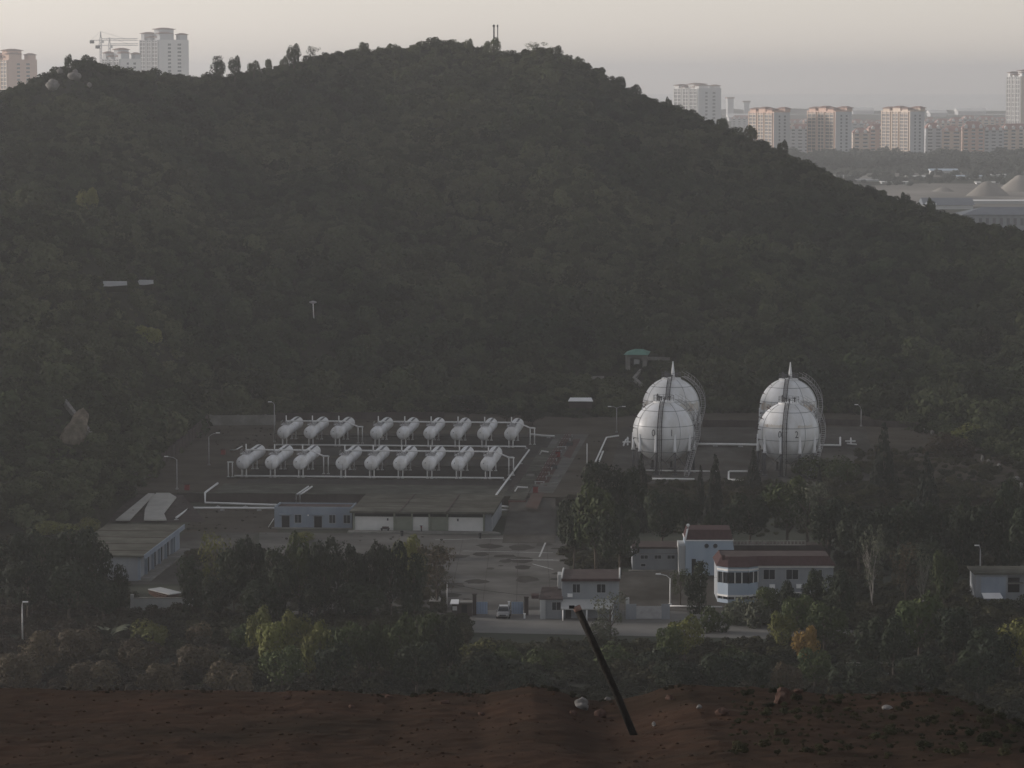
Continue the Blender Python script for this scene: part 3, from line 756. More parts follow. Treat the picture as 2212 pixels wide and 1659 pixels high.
# ------------------------------------------------------------------ sphere tanks
def text_mesh(s, size):
    c = bpy.data.curves.new('t', 'FONT'); c.body = s; c.size = size; c.align_x = 'CENTER'; c.align_y = 'CENTER'; c.resolution_u = 3
    c.offset = -.005
    o = bpy.data.objects.new('t', c); COL.objects.link(o)
    me = bpy.data.meshes.new_from_object(o.evaluated_get(bpy.context.evaluated_depsgraph_get()))
    bpy.data.objects.remove(o)
    return me
def make_sphere():
    t = thing('sphere_tank', '', 'gas sphere')
    r, zc = 5.92, 7.9
    m = MB(); n, k = 72, 40
    prof = [(max(.01, r * math.cos(q)), zc + r * math.sin(q)) for q in [(-math.pi / 2) + math.pi * i / k for i in range(k + 1)]]
    m.lathe(prof, n); sh = m.build('shell', M['sphere'], t)
    m = MB()
    for lat in (-38, -10, 13, 45):
        q = R(lat); m.tube([(1.004 * r * math.cos(q) * math.cos(a), 1.004 * r * math.cos(q) * math.sin(a), zc + 1.004 * r * math.sin(q)) for a in [2 * math.pi * i / 72 for i in range(73)]], .05, 5, cap=False)
    for k_ in range(8):
        a = 2 * math.pi * (k_ + .72) / 8
        m.tube([(1.004 * r * math.cos(q) * math.cos(a), 1.004 * r * math.cos(q) * math.sin(a), zc + 1.004 * r * math.sin(q)) for q in [R(-38) + R(106) * i / 24 for i in range(25)]], .035, 5, cap=False)
    m.build('seam_ring', M['seam'], sh)
    # ten columns round the equator
    for i in range(10):
        a = 2 * math.pi * (i + .1) / 10; ca, sa = math.cos(a), math.sin(a); rr = r * .985
        lg = MB(); lg.tube([(rr * ca, rr * sa, 0), (rr * ca, rr * sa, zc - 3.3)], .26, 10); lg.box((rr * ca, rr * sa, .15), (1.0, 1.0, .3)); o = lg.build('leg', M['dsteel'], t)
        sl = MB(); sl.tube([(rr * ca, rr * sa, zc - 3.5), (rr * ca, rr * sa, zc - 3.1), (rr * ca, rr * sa, zc - .2)], [.46, .3, .24], 10); sl.build('sleeve', M['sphere'], o)
    br = MB()
    for i in range(10):
        a = 2 * math.pi * (i + .1) / 10; b = 2 * math.pi * (i + 1.1) / 10; rr = r * .985
        for z0, z1 in ((.4, zc - 3.6), (zc - 3.6, .4)):
            br.tube([(rr * math.cos(a), rr * math.sin(a), z0), (rr * math.cos(b), rr * math.sin(b), z1)], .045, 5)
    br.build('cross_brace', M['dsteel'], t)
    # top platform with railing, fittings and tall vent cone
    zt = zc + r
    m = MB(); m.lathe([(1.9, zt - .32), (2.0, zt - .32), (2.0, zt - .05), (1.9, zt - .05), (.4, zt + .02)], 32, smooth=False); tp = m.build('top_platform', M['sphere'], t)
    m = MB()
    for i in range(16):
        a = 2 * math.pi * i / 16; m.tube([(1.95 * math.cos(a), 1.95 * math.sin(a), zt - .05), (1.95 * math.cos(a), 1.95 * math.sin(a), zt + 1.0)], .028, 5)
    for h in (.5, 1.0): m.tube([(1.95 * math.cos(2 * math.pi * i / 32), 1.95 * math.sin(2 * math.pi * i / 32), zt + h) for i in range(33)], .028, 5, cap=False)
    m.build('railing', M['dsteel'], tp)
    for x, y, h in ((-.9, -.6, 1.0), (-.5, .4, .8), (.1, -.9, .7), (-1.2, .2, 1.3), (1.1, .5, .9)):
        m = MB(); m.tube([(x, y, zt - .1), (x, y, zt + h)], .13, 8); m.box((x, y, zt + h * .75), (.45, .3, .2)); m.build('valve', M['dsteel'], t)
    m = MB(); m.tube([(.35, -.2, zt - .1), (.35, -.2, zt + .6), (.35, -.2, zt + 3.4)], [.42, .40, .09], 12); m.build('vent_cone', M['sphere'], t)
    # riser down the front meridian: two dark pipes and a pale one on brackets
    m = MB(); g_ = R(-97)
    def mer(off, lift, a0, a1, n=30):
        return [((r + lift) * math.cos(q) * math.cos(g_) - off * math.sin(g_) * -1 * 0 + off, (r + lift) * math.cos(q) * math.sin(g_), zc + (r + lift) * math.sin(q)) for q in [R(a0) + R(a1 - a0) * i / n for i in range(n + 1)]]
    def drop(path, zb): e = path[-1]; return path + [(e[0], e[1] - .0, zb)]
    for off in (-.38, .34): m.tube(drop(mer(off, .28, 72, -8), .2), .10, 6)
    m.build('riser_pipe', M['dsteel'], t)
    m = MB(); m.tube(drop(mer(-.05, .24, 72, -8), .2), .13, 6); m.build('riser_pipe', M['steel'], t)
    m = MB()
    for q in range(70, -40, -8):
        a = R(max(q, -8)); z = zc + (r + .28) * math.sin(R(q)) if q > -8 else zc - .9 - (abs(q) - 8) * .12
        y = (r + .26) * math.cos(a) * math.sin(g_); x = (r + .26) * math.cos(a) * math.cos(g_)
        m.box((x, y, z), (1.0, .12, .08))
    m.build('bracket', M['steel'], t)
    # stair curving round the right side
    m = MB(); rl = MB(); N_ = 44; prev = None
    for i in range(N_ + 1):
        f = i / N_
        if f < .62:
            q = R(66) - R(66 + 18) * f / .62; a = R(18) - R(30) * f / .62; rr = r + .75
            p = Vector((rr * math.cos(q) * math.cos(a), rr * math.cos(q) * math.sin(a), zc + rr * math.sin(q)))
            e0 = p
        else:
            g2 = (f - .62) / .38
            p = Vector((e0.x - 1.9 * g2, e0.y - 6.5 * g2, e0.z + (0.1 - e0.z) * g2))
        hd = Vector((math.cos(R(18) - R(30) * min(f / .62, 1)), math.sin(R(18) - R(30) * min(f / .62, 1)), 0))
        if f >= .62: hd = Vector((1, -.3, 0)).normalized()
        m.box(p, (.85, .36, .05), math.atan2(hd.y, hd.x))
        if prev is not None:
            for s in (-.42, .42):
                m.tube([prev[0] + prev[1] * s, p + hd * s], .07, 5)
                rl.tube([prev[0] + prev[1] * s + Vector((0, 0, 1.0)), p + hd * s + Vector((0, 0, 1.0))], .032, 5)
                if i % 2 == 0: rl.tube([p + hd * s, p + hd * s + Vector((0, 0, 1.0))], .028, 4)
        prev = (p, hd)
    st = m.build('stair', M['steel'], t); rl.build('handrail', M['steel'], st)
    m = MB()
    for q in (40, 20, 4, -12):
        a = R(4); qq = R(q); m.tube([(r * math.cos(qq) * math.cos(a), r * math.cos(qq) * math.sin(a), zc + r * math.sin(qq)), ((r + .9) * math.cos(qq) * math.cos(a), (r + .9) * math.cos(qq) * math.sin(a), zc + (r + .9) * math.sin(qq))], .05, 5)
    m.build('stair_bracket', M['dsteel'], t)
    # spray nozzles standing off the left limb
    m = MB()
    for q in (50, 28, 8, -10):
        for a in (150, 180, 205):
            qq, aa = R(q), R(a); d = Vector((math.cos(qq) * math.cos(aa), math.cos(qq) * math.sin(aa), math.sin(qq)))
            m.tube([Vector((0, 0, zc)) + d * r, Vector((0, 0, zc)) + d * (r + .5)], .05, 5); m.box(Vector((0, 0, zc)) + d * (r + .5), (.22, .22, .2))
    m.build('spray_nozzle', M['redroof'], t)
    return t
def digits(t, items):
    """numerals painted on the shell, bent on to its surface"""
    r, zc = 5.92, 7.9
    for s, az, lat in items:
        me = text_mesh(s, 1.85)
        for v in me.vertices:
            a = R(-90 + az) + v.co.x * .8 / (r * math.cos(R(lat))); q = R(lat) + v.co.y / r
            k = r + .07
            v.co = (k * math.cos(q) * math.cos(a), k * math.cos(q) * math.sin(a), zc + k * math.sin(q))
        link('painted_number', me, M['blackpaint'], t)
sp = make_sphere()
SPH = [(1433.5, 931.5, 67.2, 'front left', 'white gas sphere with number 01, front one of the left pair', [('0', -19, 1.5), ('1', 15, 1.5)]),
       (1703.5, 935, 68.2, 'front right', 'white gas sphere with number 02, front one of the right pair', [('0', -16, 1.5), ('2', 15, 1.5)]),
       (1449.7, 877, 62.6, 'rear left', 'white gas sphere with orange rust patches, behind the sphere numbered 01', []),
       (1703.0, 879, 63.2, 'rear right', 'white gas sphere with brown stained band, behind the sphere numbered 02', [])]
for i, (x, y, rp, nm, lab, num) in enumerate(SPH):
    o = sp if i == 0 else None
    d = FPX / (rp / 5.92)
    lo, hi = 500.0, 900.0
    zc_w = PZ + 7.9
    P = pt(x, y, zc_w)
    o = sp if i == 0 else dup(sp)
    o.location = (P.x, P.y, PZ); o.rotation_euler = (0, 0, -P.x / P.y)
    o['label'] = lab; o['category'] = 'gas sphere'; o['group'] = 'white gas spheres'
    if i < 2:
        for ch in list(o.children):
            if ch.name.startswith('vent_cone') and i == 1: bpy.data.objects.remove(ch)
    SPH[i] = SPH[i] + (o,)
for ch in list(SPH[0][6].children):
    if ch.name.startswith('vent_cone'): bpy.data.objects.remove(ch)
for s_ in SPH:
    if s_[5]: digits(s_[6], s_[5])
    # weathered coating above the middle weld of each sphere
    o = s_[6]; m = MB(); r, zc = 5.93, 7.9
    if s_[3] != 'front left':
        for (a0, a1, l0, l1) in (((200, 258, -4, 12),(285, 340, -6, 11)) if s_[3].startswith('rear') else ((214, 262, 14.5, 20), (288, 322, 14, 19))):
            n = 26; mm = 5
            rr_ = random.Random(a0 + int(s_[0]))
            vs = [(r * math.cos(q) * math.cos(a), r * math.cos(q) * math.sin(a), zc + r * math.sin(q)) for j in range(mm + 1) for a in [R(a0) + R(a1 - a0) * i / n for i in range(n + 1)] for q in [R(l0) + R(l1 - l0) * j / mm * (1 if j < mm else rr_.uniform(.6, 1.15))]]
            m.add(vs, [(j * (n + 1) + i, j * (n + 1) + i + 1, (j + 1) * (n + 1) + i + 1, (j + 1) * (n + 1) + i) for j in range(mm) for i in range(n)], True)
        m.build('weathered_patch', M['rust'], o)
# ------------------------------------------------------------------ plant buildings
def window(parent, x0, x1, z0, z1, y, axis='x', mull=1, frame='frame', name='window', d=.06):
    """window on a wall facing -y (axis x) or +x (axis y); the frame stands proud, the pane sits in it"""
    m = MB(); t_ = .06
    def bxs(a0, a1, z_0, z_1, p0, p1, mb):
        if axis == 'x': mb.bx(a0, a1, y - p1, y - p0, z_0, z_1)
        else: mb.bx(y + p0, y + p1, a0, a1, z_0, z_1)
    for (a0, a1, b0, b1) in ((x0, x1, z0, z0 + t_), (x0, x1, z1 - t_, z1), (x0, x0 + t_, z0 + t_, z1 - t_), (x1 - t_, x1, z0 + t_, z1 - t_)):
        bxs(a0, a1, b0, b1, .0, d, m)
    for k in range(mull):
        xm = x0 + (x1 - x0) * (k + 1) / (mull + 1); bxs(xm - .03, xm + .03, z0 + t_, z1 - t_, 0, d - .01, m)
    o = m.build(name, M[frame], parent)
    g_ = MB(); bxs(x0 + t_, x1 - t_, z0 + t_, z1 - t_, -.02, .02, g_); g_.build('pane', M['glass'], o)
    return o
def hatch(parent, name, x0, x1, z0, z1, y, m='dark', axis='x', d=.02):
    mb = MB()
    if axis == 'x': mb.bx(x0, x1, y - d, y + .02, z0, z1)
    else: mb.bx(y - .02, y + d, x0, x1, z0, z1)
    return mb.build(name, M[m], parent)
def frame_of(px, py, z=0.0): P = pt(px, py, z); return P, px_per_m(P)

# loading shed -------------------------------------------------------
P, k = frame_of(764, 1148); sh = thing('loading_shed', 'long open fronted filling shed with flat concrete roof and white panels', 'shed', P, RZ)
X = lambda x: (x - 764) / k
Wd = X(1062); dp = 24.0; hh = 3.25
m = MB(); m.bx(0, Wd, .4, dp, .0, hh - .75); m.build('wall', M['greywall'], sh)
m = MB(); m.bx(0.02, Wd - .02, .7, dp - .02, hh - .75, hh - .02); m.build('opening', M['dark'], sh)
for x in (764, 852, 890, 928, 967, 1046):
    m = MB(); m.bx(X(x) - .14, X(x) + .14, .02, .39, 0, hh - .01); m.build('column', M['greenwall'], sh)
m = MB(); m.bx(X(1049), Wd, .0, .39, 0, hh - .01); m.build('corner_pier', M['greywall'], sh)
for a, b in ((766, 850), (892, 926), (969, 1044)): hatch(sh, 'white_panel', X(a), X(b), .12, 2.55, .36, 'whitewall', d=.05)
for a, b in ((854, 888), (930, 965)): hatch(sh, 'green_panel', X(a), X(b), .12, 2.6, .37, 'greenwall', d=.04)
m = MB(); m.prism([(-.6, -.9), (Wd + .5, -.9), (Wd + .5, dp + .3), (-.6, dp + .3)], hh, hh + .35); rf = m.build('roof', M['roofc'], sh)
m = MB()
for x in (8.0, 16.0): m.bx(x - .1, x + .1, -.85, dp + .2, hh + .35, hh + .43)
for y in (6, 12, 18): m.bx(-.5, Wd + .4, y - .06, y + .06, hh + .35, hh + .39)
m.build('roof_joint', M['darkroof'], rf)
m = MB(); m.prism([(-.8, -2.2), (Wd + 1.8, -2.2), (Wd + .6, .01), (-.8, .01)], -.05, .25); m.build('loading_platform', M['conc'], sh)
for i, x in enumerate((836, 1048 - 60)): hatch(sh, 'wall_lamp', X(x), X(x) + .25, 1.9, 2.3, .30, 'dsteel', d=.1)
# things standing on its platform
def small(name, label, cat, x, y, z, fn, group=None, rz=RZ):
    P = pt(x, y, z); t = thing(name, label, cat, P, rz, group); fn(t); return t
def trolley(t):
    m = MB(); m.bx(-.75, .75, -.3, .3, .25, .42); m.build('deck', M['dsteel'], t)
    m = MB(); m.bx(-.5, .6, -.25, .25, .42, .68); m.build('load', M['darkroof'], t)
    for x in (-.55, .55):
        m = MB(); m.lathe([(.14, -.32), (.14, -.22)], 12, 'Y', (x, 0, .15)); m.build('wheel', M['dark'], t)
small('trolley', 'low dark trolley against the left white panel of the shed', 'trolley', 832, 1146, .25, trolley)
def person(shirt, legs, pose=0):
    def f(t):
        v = [(0, 0, .92), (0, 0, 1.15), (0, -.02, 1.38), (0, -.02, 1.50), (0, -.03, 1.66), (-.19, 0, 1.40), (-.24, -.02, 1.14), (-.22, -.12, .90), (.19, 0, 1.40), (.25, -.02, 1.14), (.22, -.14, .92), (-.1, 0, .86), (-.12, -.03, .48), (-.13, .02, .07), (-.13, -.14, .03), (.1, 0, .86), (.13, .02, .48), (.14, .06, .07), (.14, -.10, .03)]
        e = [(0, 1), (1, 2), (2, 3), (3, 4), (2, 5), (5, 6), (6, 7), (2, 8), (8, 9), (9, 10), (0, 11), (11, 12), (12, 13), (13, 14), (0, 15), (15, 16), (16, 17), (17, 18)]
        rad = [.15, .14, .16, .06, .10, .07, .05, .04, .07, .05, .04, .10, .065, .05, .04, .10, .065, .05, .04]
        me = bpy.data.meshes.new('body'); me.from_pydata(v, e, [])
        o = link('body', me, M[shirt], t)
        sk = o.modifiers.new('skin', 'SKIN'); o.modifiers.new('sub', 'SUBSURF').levels = 1
        for i, r_ in enumerate(rad): me.skin_vertices[0].data[i].radius = (r_, r_ * .8)
        m = MB(); m.lathe([(.02, 1.56), (.09, 1.60), (.11, 1.70), (.08, 1.79), (.01, 1.82)], 12, 'Z', (0, -.01, 0)); m.build('hair', M['dark'], t)
        m = MB(); m.tube([(-.11, 0, .92), (-.125, -.02, .48), (-.13, .02, .1)], [.12, .085, .065], 8); m.tube([(.11, 0, .92), (.135, .02, .48), (.14, .06, .1)], [.12, .085, .065], 8); m.build('trousers', M[legs], t)
    return f
def motorbike(t):
    for y in (-.62, .62):
        m = MB(); m.lathe([(.22, -.05), (.29, -.05), (.29, .05), (.22, .05)], 16, 'X', (0, y, .29)); m.build('wheel', M['dark'], t)
    m = MB(); m.tube([(0, -.62, .3), (0, -.45, .85), (0, .1, .55), (0, .62, .3)], [.05, .07, .12, .05], 8); m.tube([(0, -.3, .7), (0, .5, .72)], .13, 8); m.build('body', M['red'], t)
    m = MB(); m.box((0, .3, .83), (.28, .6, .1)); m.build('seat', M['dark'], t)
    m = MB(); m.tube([(-.32, -.42, .98), (0, -.5, .92), (.32, -.42, .98)], .03, 6); m.build('handlebar', M['dsteel'], t)
small('motorbike', 'red motorbike parked in front of the middle white panel', 'motorbike', 910, 1147, .25, motorbike, rz=RZ + .15)
def bin_(t):
    m = MB(); m.lathe([(.22, 0), (.28, .75), (.3, .75), (.3, .8)], 12); m.build('drum', M['dsteel'], t)
    m = MB(); m.lathe([(.3, .8), (.2, .88), (.03, .92)], 12); m.build('lid', M['dark'], t)
small('waste_bin', 'small dark bin on the yard below the right end of the shed platform', 'bin', 1037, 1163, 0, bin_)
small('waste_bin', 'small dark bin on the yard below the middle of the shed platform', 'bin', 868, 1158, 0, bin_)

# blue grey office ------------------------------------------------------
P, k = frame_of(593, 1140); of = thing('office_building', 'single storey blue grey flat roofed office left of the loading shed', 'building', P, RZ)
X = lambda x: (x - 593) / k
Z = lambda y: (1140 - y) / k
Wd = X(761); dp = 7.0; h = Z(1094)
m = MB(); m.bx(0, Wd, 0, dp, -.05, h - .45); m.build('wall', M['bluewall'], of)
m = MB(); m.bx(.25, Wd - .25, .25, dp - .25, h - .45, h - .3); m.build('roof', M['darkroof'], of)
m = MB(); m.bx(-.02, Wd + .02, -.02, .2, h - .45, h); m.bx(-.02, Wd + .02, dp - .2, dp, h - .45, h - .1); m.bx(-.02, .2, .2, dp - .2, h - .45, h - .02); m.bx(Wd - .2, Wd + .02, .2, dp - .2, h - .45, h - .02); m.build('parapet', M['bluewall'], of)
for a, b in ((609, 625.5), (679.5, 696)):
    d_ = hatch(of, 'door', X(a), X(b), 0, 2.05, 0, 'dark')
    m = MB(); m.bx(X(a) - .4, X(b) + .4, -.75, 0, 2.3, 2.42); m.build('canopy', M['bluewall'], of)
    m = MB(); m.bx(X(a) - .08, X(a), -.05, .0, 0, 2.1); m.bx(X(b), X(b) + .08, -.05, 0, 0, 2.1); m.bx(X(a) - .08, X(b) + .08, -.05, 0, 2.1, 2.18); m.build('door_frame', M['greywall'], of)
for a, b in ((636.5, 652), (711.5, 726), (742.5, 758)): window(of, X(a), X(b), .85, 2.35, 0)
m = MB(); m.bx(X(665), X(665) + .2, -.12, 0, 2.1, 2.35); m.build('wall_lamp', M['white'], of)
m = MB(); m.tube([(X(591) - .9, -.1, .1), (X(593) - .1, -.1, 1.6)], .07, 6); m.build('downpipe', M['pipe'], of)
m = MB(); m.bx(-.4, Wd + .2, -1.1, -.02, -.02, .12); m.build('step', M['conc'], of)

# long garage seen along its length ---------------------------------------
P = pt(391, 1187, 0); gr = thing('garage_building', 'long garage with flat dark roof, blue grey fascia and four dark doorways', 'garage', P, RZ)
Lg, Wg, h = 37.0, 11.8, 3.75
m = MB(); m.bx(-Wg, -.6, -Lg, 0, -.05, h); m.build('wall', M['greywall'], gr)
m = MB(); m.bx(-Wg - .5, .5, -Lg - .5, .4, h, h + .3); rf = m.build('roof', M['roofc'], gr)
m = MB(); m.bx(.5, .62, -Lg - .55, .45, h - .35, h + .42); m.build('fascia', M['bluewall'], gr)
m = MB()
for y in range(-32, 0, 8): m.bx(-Wg - .4, .4, y - .08, y + .08, h + .3, h + .37)
m.build('roof_joint', M['darkroof'], rf)
for i in range(7):
    y = -Lg + .3 + i * (Lg - .6) / 6
    m = MB(); m.bx(-.6, -.2, y - .22, y + .22, 0, h - .02); m.build('column', M['bluewall'], gr)
m = MB(); m.bx(-.62, -.19, -4.6, -.1, 0, h - .03); m.build('end_wall', M['bluewall'], gr)
for i in (1, 2, 3, 4):
    y0 = -Lg + 2.2 + i * (Lg - .6) / 6 - 1.5
    hatch(gr, 'doorway', y0, y0 + 3.2, 0.05, 2.9, -.58, 'dark', 'y', .03)
m = MB(); m.bx(-.55, 1.5, -Lg, 0, 0, .18); m.build('walkway', M['conc'], gr)
m = MB(); m.bx(-.58, -.5, -Lg, -.1, 3.0, 3.3); m.build('beam', M['greywall'], gr)

# pale sheets on the bank behind the garage roof
def slab(px, label, zs):
    P0 = pt(px[0][0], px[0][1], zs[0]); vs = [pt(x, y, z) - P0 for (x, y), z in zip(px, zs)]
    m = MB(); n = len(vs)
    m.add([v + Vector((0, 0, .14)) for v in vs] + [v - Vector((0, 0, .1)) for v in vs], [tuple(range(n)), tuple(range(2 * n - 1, n - 1, -1))] + [(i, n + i, n + (i + 1) % n, (i + 1) % n) for i in range(n)])
    o = m.build('tarpaulin', M['lilac'], None, P0); return tag(o, label, 'tarpaulin', 'pale sheets on the bank')
slab([(250, 1124), (280, 1124), (334, 1067), (320, 1067)], 'narrow pale grey sheet spread on the bank, the left one', [.5, .5, PZ + .15, PZ + .15])
slab([(311, 1124), (360, 1124), (354, 1109), (381, 1075), (366, 1066), (338, 1066), (325, 1077), (313, 1102)], 'wide pale grey sheet spread on the bank, the right one beside the lamp post', [.5, .5, .7, 1.4, PZ + .2, PZ + .2, 1.4, .8])
bk = [(225, 1128, 0), (445, 1128, 0), (388, 1060, PZ), (300, 1060, PZ)]
bme = bpy.data.meshes.new('bank'); bme.from_pydata([tuple(pt(*p)) for p in bk] + [tuple(Vector((0, 0, -2)) + pt(*p)) for p in bk], [], [(0, 1, 2, 3), (0, 4, 5, 1), (1, 5, 6, 2), (2, 6, 7, 3), (3, 7, 4, 0)])
struct(link('bank', bme, M['darkwall']))

# low wall and boards at the left front
P0 = pt(285, 1318, 0); P1 = pt(419, 1318, 0); fw = thing('yard_wall', 'low pale stained wall at the corner in front of the garage', 'wall', P0, math.atan2((P1 - P0).y, (P1 - P0).x))
Lw = (P1 - P0).length
m = MB(); m.bx(0, Lw, 0, .25, -.1, 1.7); m.build('wall_face', M['palewall'], fw)
m = MB(); m.bx(-.05, Lw + .05, -.05, .3, 1.7, 1.82); m.build('coping', M['conc'], fw)
m = MB(); m.bx(-.2, .25, -.1, .4, -.1, 2.3); m.build('pier', M['palewall'], fw)
P = pt(352, 1290, 0); pl = thing('board_stack', 'stack of pale pinkish boards lying behind the low wall', 'boards', P, .5)
for i in range(4):
    m = MB(); m.box((.15 * i, .1 * i, .2 + .22 * i), (2.6, 4.6, .12), .12 * i, .08); m.build('board', M['redrock'] if i < 3 else M['palewall'], pl)

# grey annex -----------------------------------------------------------
P, k = frame_of(1366, 1232); an = thing('annex_building', 'plain grey single storey annex with three small windows', 'building', P, 0)
X = lambda x: (x - 1366) / k
Z = lambda y: (1232 - y) / k
m = MB(); m.bx(0, X(1468), 0, 7, -.1, Z(1185)); m.build('wall', M['greywall'], an)
m = MB(); m.bx(-.1, X(1468) + .1, -.12, 7.1, Z(1185), Z(1181)); m.build('roof', M['darkroof'], an)
for a, b in ((1383, 1400), (1413, 1429), (1441, 1458)): window(an, X(a), X(b), Z(1207.5), Z(1198.5), 0)
window(an, X(1384), X(1395), Z(1224), Z(1217), 0, mull=0)
m = MB(); m.bx(0, X(1468), -.04, 0, Z(1196), Z(1195)); m.build('string_course', M['conc'], an)
m = MB(); m.bx(-.6, X(1468) + 2, -1.4, -.02, -.05, .12); m.build('step', M['conc'], an)

# light blue house with round windows -------------------------------------
P, k = frame_of(1480, 1243); bh = thing('blue_house', 'light blue two storey house with red mansard roof and two round windows', 'building', P, 0)
X = lambda x: (x - 1480) / k
Z = lambda y: (1243 - y) / k
w0, w1 = X(1481), X(1583); hb_ = Z(1168)
m = MB(); m.prism([(w0, 0), (w1 + .45, 0), (w1 + .45, 8), (w0, 8)], -.1, 2.2)
m.add([(w0, 0, 2.2), (w1 + .45, 0, 2.2), (w1 + .45, 8, 2.2), (w0, 8, 2.2), (w0, 0, hb_), (w1 - .05, 0, hb_), (w1 - .05, 8, hb_), (w0, 8, hb_)], [(0, 1, 5, 4), (1, 2, 6, 5), (2, 3, 7, 6), (3, 0, 4, 7), (4, 5, 6, 7)])
m.build('wall', M['lightblue'], bh)
m = MB(); m.bx(w0 - .12, w1 + .08, -.14, 8.1, hb_, hb_ + .16); m.build('cornice', M['white'], bh)
ht = Z(1145.5)
m = MB(); m.add([(w0, 0, hb_ + .16), (w1, 0, hb_ + .16), (w1, 8, hb_ + .16), (w0, 8, hb_ + .16), (w0 + .35, 1.1, ht), (w1 - .3, 1.1, ht), (w1 - .3, 6.9, ht), (w0 + .35, 6.9, ht)], [(0, 1, 5, 4), (1, 2, 6, 5), (2, 3, 7, 6), (3, 0, 4, 7), (4, 5, 6, 7)])
m.build('roof', M['redroof'], bh)
m = MB(); m.tube([(w0 - .1, -.1, hb_ + .1), (w0 + .3, 1.0, ht + .1)], .14, 6); m.build('gable_trim', M['white'], bh)
m = MB(); m.lathe([(.02, ht + .45), (.2, ht + .55), (.27, ht + .72), (.2, ht + .9), (.02, ht + .98)], 12, 'Z', (w0 + .4, 1.0, 0)); m.tube([(w0 + .4, 1.0, ht), (w0 + .4, 1.0, ht + .5)], .04, 6); m.build('finial', M['white'], bh)
for x in (1526, 1545):
    m = MB(); m.lathe([(.34, -.06), (.44, -.06), (.44, .02), (.34, .02)], 20, 'Y', (X(x), 0, Z(1178.5))); o = m.build('round_window', M['lightblue'], bh)
    m = MB(); m.lathe([(.345, -.075), (.345, -.05)], 20, 'Y', (X(x), 0, Z(1178.5))); m.build('pane', M['glass'], o)
hatch(bh, 'arched_door', X(1494), X(1503), 0, Z(1207), 0, 'dark')
m = MB(); m.bx(w0 - 1.0, w0 - .02, .6, 7.5, -.1, Z(1180)); m.build('side_wing', M['palewall'], bh)

# bay windowed building --------------------------------------------------
P, k = frame_of(1550, 1300); bw = thing('office_building', 'two storey pale blue office with red tiled eaves and a three sided window bay', 'building', P, 0)
X = lambda x: (x - 1550) / k
Z = lambda y: (1300 - y) / k
eave = Z(1221); W_ = X(1800); x1 = X(1637)
b0 = X(1571); b1 = X(1616)
bay = [(0, 0), (b0, -1.5), (b1, -1.5), (x1, 0), (x1, .2), (0, .2)]
m = MB(); m.prism([(0, .2), (W_, .2), (W_, 9), (0, 9)], -.1, eave); m.build('wall', M['greywall'], bw)
m = MB(); m.prism(bay, -.1, .55); m.prism(bay, Z(1284), Z(1257)); m.prism(bay, Z(1233), eave); by = m.build('bay', M['lightblue'], bw)
m = MB(); ib = [(.12, 0.02), (b0 + .05, -1.36), (b1 - .05, -1.36), (x1 - .12, .02), (x1 - .12, .19), (.12, .19)]
m.prism(ib, .55, Z(1284)); m.prism(ib, Z(1257), Z(1233)); m.build('bay_glass', M['glass'], by)
m = MB(); big_ = [(-.1, .02), (b0 - .05, -1.62), (b1 + .05, -1.62), (x1 + .1, .02), (x1 + .1, .2), (-.1, .2)]
m.prism(big_, Z(1286), Z(1282)); m.prism(big_, Z(1230), Z(1226)); m.build('bay_ledge', M['whitewall'], by)
for (pa, pb, n_) in ((bay[0], bay[1], 2), (bay[1], bay[2], 3), (bay[2], bay[3], 2)):
    for j in range(n_ + 1):
        q = j / n_; x_, y_ = pa[0] + (pb[0] - pa[0]) * q, pa[1] + (pb[1] - pa[1]) * q
        m = MB(); m.box((x_, y_ + .02, (Z(1257) + Z(1233)) / 2), (.14, .14, Z(1233) - Z(1257))); m.build('mullion', M['whitewall'], by)
        m = MB(); m.box((x_, y_ + .02, (.55 + Z(1284)) / 2), (.16, .16, Z(1284) - .55)); m.build('mullion', M['whitewall'], by)
for a, b in ((1648.5, 1674.5), (1697.5, 1725), (1767, 1776)): window(bw, X(a), X(b), Z(1252), Z(1229.5), .2, mull=1 if b - a > 12 else 0)
for a, b in ((1650, 1675), (1700, 1726)): window(bw, X(a), X(b), .7, Z(1282), .2)
m = MB(); m.bx(x1, W_ + .1, .02, .2, Z(1226), eave); m.bx(x1 + .05, W_, .1, .2, Z(1282), Z(1279)); m.build('cornice', M['whitewall'], bw)
for x in (1662, 1720):
    m = MB(); m.bx(X(x), X(x) + .8, -.25, .18, Z(1270), Z(1262)); m.build('air_conditioner', M['white'], bw)
top = Z(1203)
m = MB(); m.add([(-.25, -.3, eave), (b0 - .1, -1.8, eave), (b1 + .1, -1.8, eave), (x1 + .2, -.3, eave), (W_ + .3, -.3, eave), (W_ + .3, 9.2, eave), (-.25, 9.2, eave),
       (.6, 1.5, top), (b0 + .2, .8, top), (b1 - .2, .8, top), (x1, 1.5, top), (W_ - .5, 1.5, top), (W_ - .5, 8.2, top), (.6, 8.2, top)],
      [(0, 1, 8, 7), (1, 2, 9, 8), (2, 3, 10, 9), (3, 4, 11, 10), (4, 5, 12, 11), (5, 6, 13, 12), (6, 0, 7, 13)])
m.build('tiled_eaves', M['redroof'], bw)
m = MB(); m.prism([(.6, 1.5), (W_ - .5, 1.5), (W_ - .5, 8.2), (.6, 8.2)], eave + .1, top - .1); m.build('flat_roof', M['darkroof'], bw)
m = MB(); m.bx(X(1560) , X(1566), .4, .8, top - .5, top + .25); m.build('vent_stub', M['redroof'], bw)
